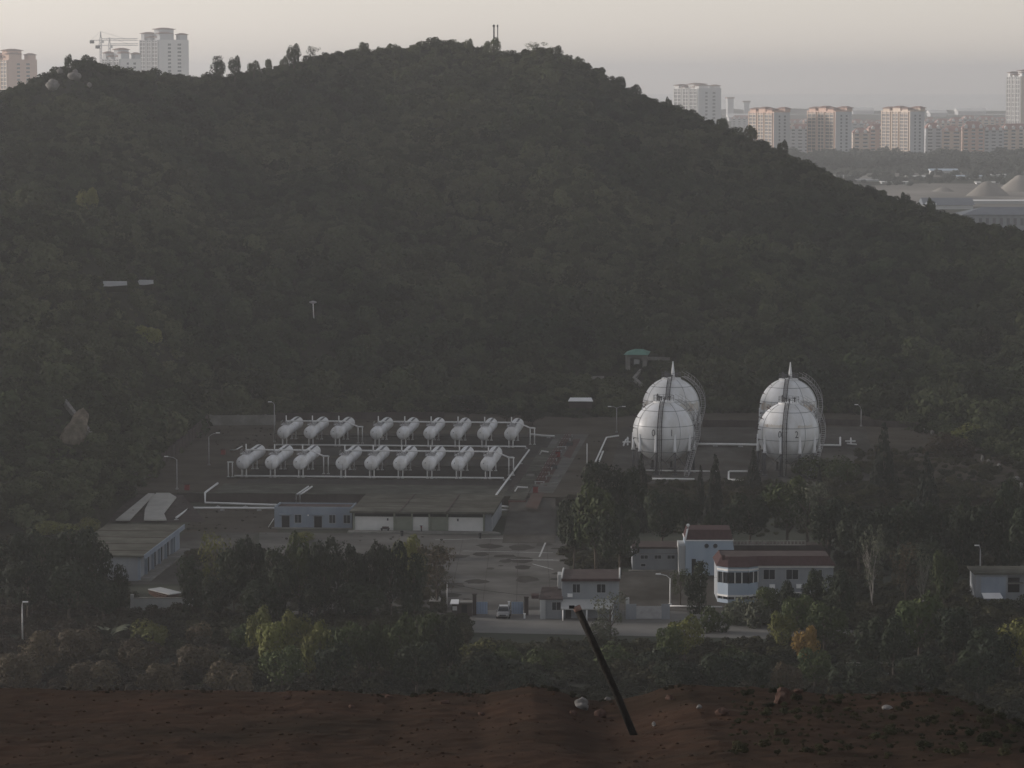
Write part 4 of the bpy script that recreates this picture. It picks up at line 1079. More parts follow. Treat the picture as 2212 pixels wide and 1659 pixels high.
# roof garden rail behind it
P, k2 = frame_of(1584, 1232); rr = thing('balustrade', 'pale balustrade with many small posts along a terrace behind the bay windowed office', 'railing', P, 0)
lenr = (1739 - 1584) / k2; zb = (1232 - 1176) / k2; zt_ = (1232 - 1167) / k2
m = MB(); m.bx(-.3, lenr + 4, .2, 4, -.1, zb - .12); m.build('terrace_wall', M['darkwall'], rr)
m = MB(); m.bx(-.3, lenr + .1, -.12, .25, zb - .12, zb); m.bx(-.05, lenr + .05, -.08, .08, zt_ - .1, zt_); m.build('rail', M['conc'], rr)
for i in range(21):
    x = lenr * i / 20; m = MB(); m.bx(x - .08, x + .08, -.07, .07, zb, zt_ - .1); m.build('post', M['conc'], rr)

# gatehouse ------------------------------------------------------------
P, k = frame_of(1165, 1338); gh = thing('gatehouse', 'two part grey gatehouse with dark red roofs and pale flat canopy', 'building', P, 0)
X = lambda x: (x - 1165) / k
Z = lambda y: (1338 - y) / k
a, b = X(1167), X(1216); h1 = Z(1293)
m = MB(); m.bx(a, b, .6, 5.5, -.1, h1); m.build('low_wall', M['greywall'], gh)
m = MB(); m.add([(a - .2, 0, h1), (b - .02, 0, h1), (b - .02, 5.8, h1 + .9), (a + .3, 5.8, h1 + .9), (a - .2, 0, h1 - .15), (b - .02, 0, h1 - .15), (b - .02, 5.8, h1 + .7), (a + .3, 5.8, h1 + .7)], [(0, 1, 2, 3), (7, 6, 5, 4), (0, 4, 5, 1), (1, 5, 6, 2), (2, 6, 7, 3), (3, 7, 4, 0)])
m.build('low_roof', M['darkroof'], gh)
m = MB(); m.bx(a, a + .75, .0, .58, -.1, h1 - .2); m.build('pillar', M['palewall'], gh)
window(gh, X(1192), X(1212), Z(1320), Z(1301), .6)
m = MB(); m.bx(X(1148), a - .2, .5, 2.5, Z(1294), Z(1287)); m.build('gate_eave', M['redroof'], gh)
a, b = X(1214), X(1338); h2 = Z(1255) + .25
y0 = 1.2
m = MB(); m.bx(a, b, y0, 8, -.1, h2); m.build('main_wall', M['greywall'], gh)
m = MB(); m.add([(a - .1, y0 - .6, h2), (b + .1, y0 - .6, h2), (b + .3, 8.3, h2 + .35), (a + .3, 8.3, h2 + .35), (a - .1, y0 - .6, h2 - .2), (b + .1, y0 - .6, h2 - .2), (b + .3, 8.3, h2 + .1), (a + .3, 8.3, h2 + .1)], [(0, 1, 2, 3), (7, 6, 5, 4), (0, 4, 5, 1), (1, 5, 6, 2), (2, 6, 7, 3), (3, 7, 4, 0)])
m.build('main_roof', M['darkroof'], gh)
m = MB(); m.bx(a - .1, b + .1, y0 - .68, y0 - .6, h2 - .35, h2 + .05); m.build('red_eave', M['redroof'], gh)
m = MB(); m.tube([(a - .05, y0 - .6, h2 + .1), (a + .35, 8.3, h2 + .5)], .13, 6); m.tube([(b + .05, y0 - .6, h2 + .1), (b + .3, 8.3, h2 + .5)], .13, 6); m.build('verge_trim', M['palewall'], gh)
window(gh, X(1236.5), X(1254), Z(1283), Z(1263), y0, name='window'); window(gh, X(1289), X(1309), Z(1283), Z(1263), y0)
m = MB(); m.bx(X(1226), X(1237), y0 - .45, y0, Z(1291), Z(1284)); m.build('air_conditioner', M['white'], gh)
m = MB(); m.bx(X(1206), X(1215), 4, 7.5, h1 + .9, Z(1250)); m.build('white_parapet', M['palewall'], gh)
cz = Z(1311) + .0
m = MB(); m.add([(X(1211), -1.4, cz), (X(1325), -1.4, cz), (X(1326), y0, cz + .95), (X(1214), y0, cz + .95), (X(1211), -1.4, cz - .18), (X(1325), -1.4, cz - .18), (X(1326), y0, cz + .78), (X(1214), y0, cz + .78)], [(0, 1, 2, 3), (7, 6, 5, 4), (0, 4, 5, 1), (1, 5, 6, 2), (2, 6, 7, 3), (3, 7, 4, 0)])
m.build('canopy', M['palewall'], gh)
for x in (1216, 1267, 1321):
    m = MB(); m.tube([(X(x), -1.2, -.1), (X(x), -1.2, cz - .1)], .11, 8); m.build('canopy_post', M['white'], gh)
hatch(gh, 'door', X(1222), X(1234), 0, 2.0, y0, 'dark')

# gate -------------------------------------------------------------------
def gate_leaf(x0, x1, y, label, hinge):
    P, k = frame_of(x0, y); t = thing('gate_leaf', label, 'gate', P, 0, 'blue gate leaves')
    W = (x1 - x0) / k; H = 26 / k
    m = MB(); m.bx(.08, W - .08, 0, .05, .15, H); m.build('panel', M['bluegate'], t)
    m = MB(); m.bx(0, .08, -.03, .08, 0, H + .05); m.bx(W - .08, W, -.03, .08, 0, H + .05); m.bx(.08, W - .08, -.02, .07, .06, .15); m.bx(.08, W - .08, -.02, .07, H, H + .06); m.build('frame', M['bluegate'], t)
    m = MB()
    for i in range(4): m.bx(.08 + (W - .16) * (i + .5) / 4 - .02, .08 + (W - .16) * (i + .5) / 4 + .02, -.03, -.005, .15, H)
    m.build('rib', M['bluewall'], t)
gate_leaf(1028, 1053, 1327, 'light blue sheet metal gate leaf left of the car', 0)
gate_leaf(1105, 1130, 1327, 'light blue sheet metal gate leaf right of the car', 1)
def post(name, x, y, ytop, wd, label, m_, cat='post', z=0.0, cap=None):
    P, k = frame_of(x, y, z); h = zat(P.y, ytop) - z
    t = thing(name, label, cat, P, 0)
    m = MB(); m.bx(-wd / 2, wd / 2, -wd / 2, wd / 2, -.05, h - .12); m.build('shaft', M[m_], t)
    m = MB(); m.bx(-wd / 2 - .06, wd / 2 + .06, -wd / 2 - .06, wd / 2 + .06, h - .12, h); m.build('cap', M[cap or m_], t)
    return t
post('gate_pillar', 1025, 1329, 1283, .55, 'dark gate pillar left of the left blue gate leaf', 'darkwall', 'pillar')
post('gate_pillar', 1137, 1329, 1289, .62, 'dark gate pillar right of the right blue gate leaf', 'darkwall', 'pillar')
post('gate_pillar', 1099.5, 1322, 1299, .22, 'thin white post beside the right blue gate leaf', 'white', 'post')
post('bollard', 1133, 1336, 1325, .25, 'short white bollard at the foot of the right gate pillar', 'white', 'bollard')
def two_posts(x, label): post('marker_post', x, 1418, 1395, .26, label, 'white', 'post')
two_posts(1220.5, 'short white marker post in the bushes, left of the pair')
two_posts(1231.5, 'short white marker post in the bushes, right of the pair')
# sentry kiosk
P, k = frame_of(976, 1332); ki = thing('guard_kiosk', 'small dark guard kiosk with tilted white roof slab beside the gate', 'kiosk', P, 0)
m = MB(); m.bx(0, 2.9, 0, 2.2, -.1, 1.95); m.build('wall', M['darkwall'], ki)
m = MB(); m.add([(-.25, -.4, 1.95), (1.0, -.4, 1.95), (1.0, 1.8, 2.25), (-.1, 1.8, 2.25), (-.25, -.4, 1.85), (1.0, -.4, 1.85), (1.0, 1.8, 2.12), (-.1, 1.8, 2.12)], [(0, 1, 2, 3), (7, 6, 5, 4), (0, 4, 5, 1), (1, 5, 6, 2), (2, 6, 7, 3), (3, 7, 4, 0)]); m.build('roof_slab', M['white'], ki)
m = MB(); m.bx(1.1, 3.0, -.1, 2.3, 1.95, 2.1); m.build('roof', M['conc'], ki)
hatch(ki, 'window', .1, .75, .9, 1.5, 0, 'palewall')
hatch(ki, 'door', 1.4, 2.2, 0, 1.75, 0, 'dark')
P, k = frame_of(929, 1318); k2_ = thing('meter_hut', 'low hut with pale slab roof half hidden by bushes left of the kiosk', 'hut', P, 0)
m = MB(); m.bx(0, 1.3, 0, 1.4, -.1, 1.4); m.build('wall', M['darkwall'], k2_)
m = MB(); m.add([(-.15, -.3, 1.4), (1.5, -.3, 1.4), (1.6, 1.6, 1.75), (.1, 1.6, 1.75), (-.15, -.3, 1.3), (1.5, -.3, 1.3), (1.6, 1.6, 1.62), (.1, 1.6, 1.62)], [(0, 1, 2, 3), (7, 6, 5, 4), (0, 4, 5, 1), (1, 5, 6, 2), (2, 6, 7, 3), (3, 7, 4, 0)]); m.build('roof_slab', M['lilac'], k2_)

# low fence wall right of gatehouse -------------------------------------------
P0 = pt(1352, 1338, 0); P1 = pt(1447, 1338, 0); fl = thing('yard_wall', 'low grey wall with a pale gate panel right of the gatehouse', 'wall', P0, 0)
Lw = (P1 - P0).x
m = MB(); m.bx(0, 1.5, 0, .2, -.1, 2.2); m.bx(Lw - 1.2, Lw, 0, .2, -.1, 2.2); m.build('wall_face', M['greywall'], fl)
m = MB(); m.bx(1.5, Lw - 1.2, .04, .12, .1, 1.9); m.build('gate_panel', M['steel'], fl)
m = MB(); m.bx(0, .5, .3, 1.4, -.1, 3.0); m.build('pier', M['palewall'], fl)
P0 = pt(1447, 1309, .2); P1 = pt(1560, 1311, .2)
pipe_thing('kerb_rail', 'thin white rail running right from the foot of the street lamp near the bay window', [[P0, P1]], .1, cat='rail')

# blue store at the right edge -------------------------------------------------
P, k = frame_of(2108, 1300); bs = thing('store_building', 'flat roofed blue store with a white awning at the right edge', 'building', P, 0)
X = lambda x: (x - 2108) / k
m = MB(); m.bx(0, X(2176), 0, 7, -.1, 4.1); m.bx(X(2176), X(2290), 1.5, 7, -.1, 4.0); m.build('wall', M['greywall'], bs)
hatch(bs, 'blue_shutter', X(2119), X(2172), .1, 3.7, 0, 'bluewall', d=.06)
m = MB(); m.bx(-.4, X(2290), -.3, 7.3, 4.1, 4.35); m.build('roof', M['roofc'], bs)
m = MB(); m.add([(X(2122), -1.6, .75), (X(2164), -1.6, .75), (X(2160), -.07, 1.35), (X(2120), -.07, 1.35), (X(2122), -1.6, .68), (X(2164), -1.6, .68), (X(2160), -.07, 1.28), (X(2120), -.07, 1.28)], [(0, 1, 2, 3), (7, 6, 5, 4), (0, 4, 5, 1), (1, 5, 6, 2), (2, 6, 7, 3), (3, 7, 4, 0)]); m.build('awning', M['white'], bs)
hatch(bs, 'opening', X(2180), X(2205), 1.2, 3.4, 1.5, 'dark')
m = MB(); m.bx(X(2175), X(2212), .2, 1.45, 2.6, 2.75); m.build('canopy', M['conc'], bs)

# ------------------------------------------------------------------ boundary walls
def wall_line(name, pix, h, label, m_, z=PZ, th=.3, pill=6.0):
    P0 = on_ground(pix[0]); t = thing(name, label, 'wall', P0, 0)
    for a, b in zip(pix[:-1], pix[1:]):
        A, B = on_ground(a) - P0, on_ground(b) - P0; d = B - A; L = math.hypot(d.x, d.y); n = Vector((-d.y, d.x, 0)).normalized() * th / 2
        m = MB(); m.add([A - n - Vector((0, 0, .6)), B - n - Vector((0, 0, .6)), B + n - Vector((0, 0, .6)), A + n - Vector((0, 0, .6)), A - n + Vector((0, 0, h)), B - n + Vector((0, 0, h)), B + n + Vector((0, 0, h)), A + n + Vector((0, 0, h))], [(3, 2, 1, 0), (4, 5, 6, 7), (0, 1, 5, 4), (1, 2, 6, 5), (2, 3, 7, 6), (3, 0, 4, 7)]); m.build('wall_face', M[m_], t)
        for i in range(int(L / pill) + 1):
            q = A + d * (i * pill / L); m = MB(); m.box((q.x, q.y, q.z + (h - .3) / 2), (.5, .5, h + .5)); m.build('pier', M[m_], t)
    return t
def on_ground(p):
    return pt(p[0], p[1], p[2] if len(p) > 2 else PZ)
wall_line('boundary_wall', [(222, 1113, .3), (300, 1040, 1.2), (370, 987, 2.0), (448, 918, 3.0)], 2.1, 'old grey boundary wall climbing along the left edge of the plant', 'darkwall', pill=5)
wall_line('boundary_wall', [(455, 919, PZ), (596, 918, PZ)], 2.2, 'pale weathered boundary wall behind the back tank row at the left', 'conc')
wall_line('boundary_wall', [(598, 908, PZ), (960, 905, PZ)], 1.6, 'long dark boundary wall along the hill foot behind the back tank row', 'darkwall')
wall_line('boundary_wall', [(1520, 922, PZ), (1640, 923, PZ)], 1.5, 'dark low wall along the hill foot between the sphere tanks', 'darkwall')
wall_line('boundary_wall', [(1770, 917, PZ), (1990, 925, PZ)], 1.3, 'dark low wall along the hill foot right of the sphere tanks', 'darkwall')
# ------------------------------------------------------------------ lamp posts and poles
def lamp(x, yb, yt, arm_dx, arm_dy, label, z, m_='steel', double=False, base=None):
    P = base if base is not None else pt(x, yb, z); k = px_per_m(P); h = zat(P.y, yt) - P.z
    t = thing('street_lamp', label, 'lamp post', P, 0, 'street lamps of the plant')
    m = MB(); m.tube([(0, 0, -.1), (0, 0, h * .55), (0, 0, h)], [.13, .10, .07], 8); m.box((0, 0, .1), (.45, .45, .3)); m.build('pole', M[m_], t)
    for s in ((1, -1) if double else (1,)):
        dx = s * arm_dx / k; dz = arm_dy / k
        m = MB(); m.tube([(0, 0, h - .1), (dx * .35, 0, h + dz * .6), (dx, 0, h + dz)], .05, 6); m.build('arm', M[m_], t)
        m = MB(); m.box((dx + (.25 if dx > 0 else -.25), 0, h + dz), (.75, .28, .16)); m.build('lamp_head', M['white'], t)
    return t
lamp(593, 955, 873, -7, 5, 'tall street lamp with short arm behind the left end of the back tank row', PZ)
lamp(451.5, 1005, 943, 17, 8, 'street lamp with arm to the right, left of the front tank row', PZ)
lamp(382.5, 1057, 992, -20, 6, 'street lamp with arm to the left beside the pale sheets', PZ)
lamp(1332, 934, 881, -13, 3, 'double armed street lamp left of the sphere tanks', PZ, double=True)
lamp(1860, 921, 884, -8, 10, 'small street lamp at the hill foot right of the sphere tanks', PZ)
lamp(1447.5, 1308, 1249, -22, 9, 'curved white street lamp in the yard left of the bay windowed office', 0, 'white')
lamp(49, 1396, 1306, 3, 6, 'old pale street lamp in the bushes at the left edge', 0)
lamp(2117, 1236, 1186, -4, 8, 'thin street lamp rising behind the blue store', 0, base=pt(2117, 1250, 0))
def pole(name, x, yb, yt, r, label, z, m_='white', cat='pole', base=None, cross=()):
    P = base if base is not None else pt(x, yb, z); h = zat(P.y, yt) - P.z
    t = thing(name, label, cat, P, 0)
    m = MB(); m.tube([(0, 0, -.2), (0, 0, h)], [r, r * .8], 8); m.build('shaft', M[m_], t)
    m = MB(); m.box((0, 0, .1), (r * 4, r * 4, .25)); m.build('foot', M['conc'], t)
    for (zz, hw) in cross:
        m = MB(); m.bx(-hw, hw, -.06, .06, h * zz - .06, h * zz + .06); m.build('crossbar', M['dsteel'], t)
    return t, P, h
pole('white_pole', 1268, 1003, 958, .11, 'plain white pole standing beside the plant road', PZ)
_, pA, hA = pole('utility_pole', 966, 1312, 1258, .08, 'thin utility pole with a crossbar behind the guard kiosk', 0, 'steel', 'utility pole', cross=((.96, .8),))
_, pB, hB = pole('utility_pole', 1513, 1325, 1249, .08, 'thin pale utility pole in front of the bay windowed office', 0, 'steel', 'utility pole')
pole('utility_pole', 716, 1335, 1298, .1, 'pale broken pole among the dark trees behind the front bushes', 0, 'conc', 'pole')
m = MB(); a = pA + Vector((0, 0, hA * .96)); b = pt(1190, 1288, 3.2)
m.tube([a, a.lerp(b, .33) - Vector((0, 0, .35)), a.lerp(b, .66) - Vector((0, 0, .35)), b], .025, 4)
tag(m.build('overhead_wire', M['dark']), 'thin black wire sagging from the utility pole to the gatehouse', 'wire')
m = MB(); a = pB + Vector((0, 0, hB * .98)); b = pt(1551, 1246, 3.6); m.tube([a, a.lerp(b, .5) - Vector((0, 0, .15)), b], .02, 4)
tag(m.build('overhead_wire', M['dark']), 'thin black wire from the thin pole to the bay window', 'wire')

# hill: mast with disc, twin summit masts
Ph = on_hill(678, 693); t = thing('warning_horn_pole', 'white pole with a round flat head standing in the hillside scrub', 'pole', Ph)
hh_ = zat(Ph.y, 653) - Ph.z
m = MB(); m.tube([(0, 0, -.3), (-.15, 0, hh_ - .8), (-.2, 0, hh_)], .14, 8); m.build('shaft', M['white'], t)
m = MB(); m.lathe([(.2, hh_ - .35), (.9, hh_ - .1), (.9, hh_ + .15), (.2, hh_ + .35)], 16, 'Z', (-.2, 0, 0)); m.build('disc_head', M['steel'], t)
for x, yb, yt, r in ((1066.7, 92, 53, .30), (1074.8, 92, 53, .20)):
    Yd = float(RDIST(x)); P = pd(x, yb, Yd); P.z = float(hill_z(P.x, P.y)); h = zat(P.y, yt) - P.z
    t = thing('summit_mast', f'dark {"thick" if r > .25 else "thin"} bare mast on the summit, {"left" if r > .25 else "right"} of the two', 'mast', P, 0, 'masts on the summit')
    m = MB(); m.tube([(0, 0, -.5), (.05, 0, h)], [r, r * .75], 8); m.build('shaft', M['dsteel'], t)
    m = MB(); m.lathe([(r * 1.3, h - .8), (r * 1.3, h - .2)], 8); m.build('collar', M['dsteel'], t)

# pavilion with green roof
P = on_hill(1374, 800); P.z += 1.2; k = px_per_m(P); pv_ = thing('pavilion', 'small pale pavilion with arched opening and green roof on the hill foot', 'pavilion', P, -.12)
w_, h = 46 / k, 21 / k
m = MB()
n = 12; arch = [(-w_ * .30, 0)] + [(w_ * .30 * -math.cos(math.pi * i / n), h * .45 + w_ * .18 * math.sin(math.pi * i / n)) for i in range(n + 1)] + [(w_ * .30, 0)]
out = [(-w_ / 2, 0), (-w_ / 2, h), (w_ / 2, h), (w_ / 2, 0)]
vs = [(x, 0, z) for x, z in out] + [(x, 0, z) for x, z in arch]
m.bx(-w_ / 2, -w_ * .3, 0, 3.4, -3, h); m.bx(w_ * .3, w_ / 2, 0, 3.4, -3, h)
na = len(arch)
pts_ = arch[1:-1]
fs = []; vv = []
for i in range(len(pts_) - 1):
    (xa, za), (xb, zb2) = pts_[i], pts_[i + 1]
    vv += [(xa, 0, za), (xb, 0, zb2), (xb, 0, h), (xa, 0, h), (xa, 3.4, za), (xb, 3.4, zb2)]; o6 = 6 * i
    fs += [(o6, o6 + 1, o6 + 2, o6 + 3), (o6, o6 + 4, o6 + 5, o6 + 1)]
m.add(vv, fs); m.bx(-w_ * .3, w_ * .3, 3.2, 3.4, -3, h)
m.build('wall', M['conc'], pv_)
m = MB(); m.add([(-w_ * .58, -.6, h), (w_ * .58, -.6, h), (w_ * .62, 3.9, h + .5), (-w_ * .5, 3.9, h + .5), (-w_ * .1, 1.5, h + 1.25), (w_ * .3, 1.5, h + 1.25)], [(0, 1, 5, 4), (1, 2, 5), (2, 3, 4, 5), (3, 0, 4), (3, 2, 1, 0)])
m.build('roof', mat('green_roof', (.10, .22, .18), (.14, .27, .22), .8, .7), pv_)
m = MB(); m.bx(-.6, .7, 1.0, 2.2, 0, 1.1); m.build('bench', M['palewall'], pv_)
m = MB(); m.bx(w_ / 2, w_ / 2 + 5.5, 1, 1.3, h * .4, h * .75); m.build('side_rail', M['conc'], pv_)
# zigzag steps below it, terraces
def strip(name, pix, wd, label, m_, cat, lift=2.6):
    P0 = on_hill(*pix[0]); vs = []
    pts = [on_hill(*p) - P0 + Vector((0, 0, lift)) for p in pix]
    m = MB()
    for a, b in zip(pts[:-1], pts[1:]):
        d = (b - a); n = Vector((-d.y, d.x, 0)).normalized() * wd / 2; dn = Vector((0, 0, lift + .5))
        m.add([a - n, b - n, b + n, a + n, a - n - dn, b - n - dn, b + n - dn, a + n - dn], [(0, 1, 2, 3), (0, 4, 5, 1), (1, 5, 6, 2), (2, 6, 7, 3), (3, 7, 4, 0)])
    o = m.build(name, M[m_], None, P0); return tag(o, label, cat)
strip('hill_steps', [(1393, 842), (1370, 822), (1385, 805)], .8, 'pale zigzag steps climbing to the green roofed pavilion', 'conc', 'steps', .7)
strip('terrace_wall', [(1260, 823), (1302, 822)], .8, 'pale low terrace wall on the hill foot left of the pavilion', 'conc', 'wall', 1.0)
strip('terrace_wall', [(1284, 857), (1322, 858)], .7, 'dim low terrace wall on the hill foot below the pavilion', 'conc', 'wall', .9)
P = on_hill(1254, 883); P.z += 1.6; t = thing('white_roof', 'long low shelter with a white curved roof on the hill foot', 'shelter', P, 0)
k = px_per_m(P); w_ = 50 / k
m = MB(); m.prism([(-w_ / 2, 0), (w_ / 2, 0), (w_ / 2, 2.2), (-w_ / 2, 2.2)], -2, .1); m.build('wall', M['darkwall'], t)
m = MB(); m.add([(-w_ / 2 - .2, -.3, .1), (w_ / 2 + .2, -.3, .05), (w_ / 2 - .1, 2.4, .6), (-w_ / 2 + .3, 2.4, .6), (-w_ / 2 - .2, -.3, -.05), (w_ / 2 + .2, -.3, -.1)], [(0, 1, 2, 3), (0, 4, 5, 1)]); m.build('roof', M['white'], t)
# pale roofs among the trees on the left slope
for (x0, x1, y, lab) in ((184, 275, 629, 'long pale sheet roof half buried in the trees on the left slope'), (284, 332, 623, 'short pale sheet roof in the trees right of the longer roof')):
    P = on_hill((x0 + x1) / 2, y); P.z += 1.0; k = px_per_m(P); w_ = (x1 - x0) / k
    t = thing('hill_shed', lab, 'shed', P, 0)
    m = MB(); m.bx(-w_ / 2 + .3, w_ / 2 - .3, .2, 3.4, -1.5, -.05); m.build('wall', M['hill'], t)
    m = MB(); m.add([(-w_ / 2, -.3, 0), (w_ * .1, -.5, -.1), (w_ / 2, -.1, .15), (w_ / 2 - .4, 3.2, .75), (-w_ / 2 + 1.6, 3.2, .8), (-w_ / 2, -.3, -.12), (w_ * .1, -.5, -.22), (w_ / 2, -.1, .03)], [(0, 1, 2, 3, 4), (0, 5, 6, 1), (1, 6, 7, 2)]); m.build('roof', M['palewall'], t)

# boulders on the left summit, rock face on the left slope
def rock_mesh(seed, sx, sy, sz, amp=.3, sub=3):
    bm = bmesh.new(); bmesh.ops.create_icosphere(bm, subdivisions=sub, radius=1)
    for v in bm.verts:
        c = v.co.copy(); d = float(fbm(c.x * 1.3 + seed, c.y * 1.3 + c.z * 1.7, 4, seed)); v.co = c * (1 + amp * d * 1.6)
        v.co.x *= sx; v.co.y *= sy; v.co.z *= sz
    me = bpy.data.meshes.new('rock'); bm.to_mesh(me); bm.free(); return me
for i, (x, y, w_, h, lab) in enumerate(((115, 196, 30, 22, 'large pale boulder on the left summit, lowest and roundest'), (161, 178, 29, 17, 'broad pale boulder on the left summit, right of the lowest one'), (163, 164, 12, 10, 'small pale boulder perched on top of the broad boulder'), (130, 162, 15, 11, 'flat pale boulder near the left skyline'), (193, 193, 10, 9, 'small dim boulder at the right of the boulder group'))):
    P = on_hill(x, y); k = px_per_m(P); P.z += h / k * .3 + .7
    o = link('boulder', rock_mesh(i + 3, w_ / k / 2, w_ / k / 2.2, h / k / 1.8), M['rock']); o.location = P
    for p in o.data.polygons: p.use_smooth = True
    tag(o, lab, 'boulder', 'boulders on the left summit')
P = on_hill(160, 960); k = px_per_m(P)
o = link('rock_outcrop', rock_mesh(14, 25 / k, 10 / k, 56 / k, .36, 5), mat('tan_rock', (.25, .21, .165), (.12, .105, .085), 1.1, .95, c3=(.09, .08, .06), s3=.35, bump=.5)); o.location = P + Vector((0, .5, 1.2)); o.rotation_euler = (-.5, .28, 0)
tag(o, 'bare tan rock face exposed in the scrub on the left slope', 'rock')
strip('hill_track', [(134, 870), (160, 905), (202, 957)], .7, 'thin pale track slanting down the left slope above the rock face', 'rock', 'track', 1.2)

# pale stones along the right boundary
for i, (x, y, w_) in enumerate(((2003, 935, 14), (2013, 943, 9), (2060, 958, 14), (2072, 966, 12), (2122, 1000, 9), (2135, 1008, 10), (2158, 1018, 8), (2196, 1045, 12), (2205, 1060, 9))):
    P = pt(x, y, PZ); k = px_per_m(P); o = link('boundary_stone', rock_mesh(20 + i, w_ / k / 2, .5, .55), M['rock']); o.location = P + Vector((0, 0, .9))
    tag(o, ['pale flat stone heading the stone line at the upper end', 'small stone just below the first pale stone', 'broad pale stone beside the yellowish bush', 'pale stone right below the broad one', 'small stone midway down the stone line', 'stone just right of the midway stone', 'small stone above the dark cypress', 'pale stone near the right edge, upper', 'pale stone near the right edge, lower'][i], 'stone', 'stones along the right boundary')

# ------------------------------------------------------------------ car in the gateway
P = pt(1086, 1338, 0); car = thing('parked_car', 'silver grey car with dark windscreen driving out between the blue gate leaves', 'car', P, -.06)
M['carpaint'] = mat('car_paint', (.22, .22, .22), None, rough=.3, metal=.4, spec=.5)
def loft(sections, closed=True):
    """sections: (y, [(x, z)...]) mirrored cross sections"""
    m = MB(); n = len(sections[0][1]); vs = []
    for y, s in sections: vs += [(x, y, z) for x, z in s]
    fs = [(i * n + k, i * n + (k + 1) % n, (i + 1) * n + (k + 1) % n, (i + 1) * n + k) for i in range(len(sections) - 1) for k in range(n)]
    fs += [tuple(range(n - 1, -1, -1)), tuple((len(sections) - 1) * n + k for k in range(n))]
    m.add(vs, fs, True); return m
def sec(wd, z0, z1, r=.12): return [(-wd + r, z0), (wd - r, z0), (wd, z0 + r), (wd, (z0 + z1) / 2 + .05), (wd - .06, z1 - r * .6), (wd - .22, z1), (-wd + .22, z1), (-wd + .06, z1 - r * .6), (-wd, (z0 + z1) / 2 + .05), (-wd, z0 + r)]
m = loft([(-.05, sec(.62, .42, .66)), (.08, sec(.82, .28, .76)), (.35, sec(.90, .24, .86)), (1.2, sec(.93, .24, .98)), (1.6, sec(.94, .24, 1.02)), (3.6, sec(.94, .24, 1.05)), (4.5, sec(.90, .28, 1.0)), (4.75, sec(.8, .4, .9))]); m.build('body', M['carpaint'], car)
def csec(wb, wt, z0, z1): return [(-wb, z0), (wb, z0), (wt, z1), (wt - .2, z1 + .05), (-wt + .2, z1 + .05), (-wt, z1)]
m = loft([(1.25, csec(.80, .78, .98, 1.0)), (2.05, csec(.86, .66, 1.0, 1.52)), (3.4, csec(.86, .68, 1.0, 1.56)), (4.2, csec(.84, .64, 1.0, 1.44)), (4.6, csec(.80, .74, .98, 1.05))]); cb = m.build('cabin_glass', M['glass'], car)
m = MB(); m.add([(-.66, 2.1, 1.58), (.66, 2.1, 1.58), (.67, 3.4, 1.63), (.63, 4.15, 1.52), (-.63, 4.15, 1.52), (-.67, 3.4, 1.63), (-.6, 2.6, 1.64), (.6, 2.6, 1.64)], [(0, 1, 7, 6), (6, 7, 2, 5), (5, 2, 3, 4)]); m.build('roof', mat('car_roof', (.5, .5, .49), None, rough=.35), car)
for s in (-1, 1):
    m = MB(); m.tube([(s * .80, 1.27, 1.0), (s * .67, 2.05, 1.55)], .045, 6); m.tube([(s * .67, 2.05, 1.55), (s * .68, 3.4, 1.6), (s * .78, 4.6, 1.05)], .05, 6); m.build('pillar', M['carpaint'], cb)
    m = MB(); m.box((s * .64, .02, .66), (.36, .12, .16), s * .3); m.build('headlight', M['frame'], car)
    m = MB(); m.box((s * 1.02, 1.55, 1.06), (.2, .12, .15)); m.build('mirror', M['carpaint'], car)
    for y in (.85, 3.75):
        m = MB(); m.lathe([(.2, -.1), (.33, -.1), (.33, .1), (.2, .1)], 18, 'X', (s * .86, y, .33)); wh = m.build('wheel', M['dark'], car)
        m = MB(); m.lathe([(.04, 0), (.21, 0), (.21, .03)], 14, 'X', (s * .86 + s * .06, y, .33)); m.build('rim', M['steel'], wh)
m = MB(); m.bx(-.45, .45, -.09, -.02, .5, .64); m.build('grille', M['dark'], car)
m = MB(); m.bx(-.7, .7, -.08, .05, .27, .38); m.build('bumper_vent', M['dark'], car)
m = MB(); m.add([(-.72, .3, .88), (-.5, 1.22, 1.0), (-.42, 1.22, 1.005), (-.6, .3, .885)], [(0, 1, 2, 3)]); m.add([(.72, .3, .88), (.5, 1.22, 1.0), (.42, 1.22, 1.005), (.6, .3, .885)], [(3, 2, 1, 0)]); m.build('bonnet_crease', M['frame'], car)

P = on_hill(2010, 452); P.z += 3.4; k = px_per_m(P); t = thing('hill_shed', 'bright white sheet roof at the edge of the right slope before the slate roofed shed', 'shed', P, -.25)
m = MB(); m.bx(-1.2, 1.2, .2, 2.0, -4, -.05); m.build('wall', M['hill'], t)
m = MB(); m.add([(-1.6, -.3, .15), (1.6, -.3, -.35), (1.5, 2.2, .1), (-1.5, 2.2, .6), (-1.6, -.3, .05), (1.6, -.3, -.45)], [(0, 1, 2, 3), (0, 4, 5, 1)]); m.build('roof', M['white'], t)
pipe_thing('kerb_rail', 'thin pale rail showing among the dark bushes below the right end of the road', [[pt(1828, 1432, 1.6), pt(1945, 1432, 1.6)]], .07, [(pt(1850, 1432, 1.5), 0), (pt(1920, 1432, 1.5), 0)], cat='rail', m='conc')
pipe_thing('kerb_rail', 'thin pale rail among the dark bushes at the lower right edge', [[pt(2092, 1439, 1.8), pt(2150, 1439, 1.8)]], .08, [(pt(2110, 1439, 1.7), 0), (pt(2140, 1439, 1.7), 0)], cat='rail', m='conc')
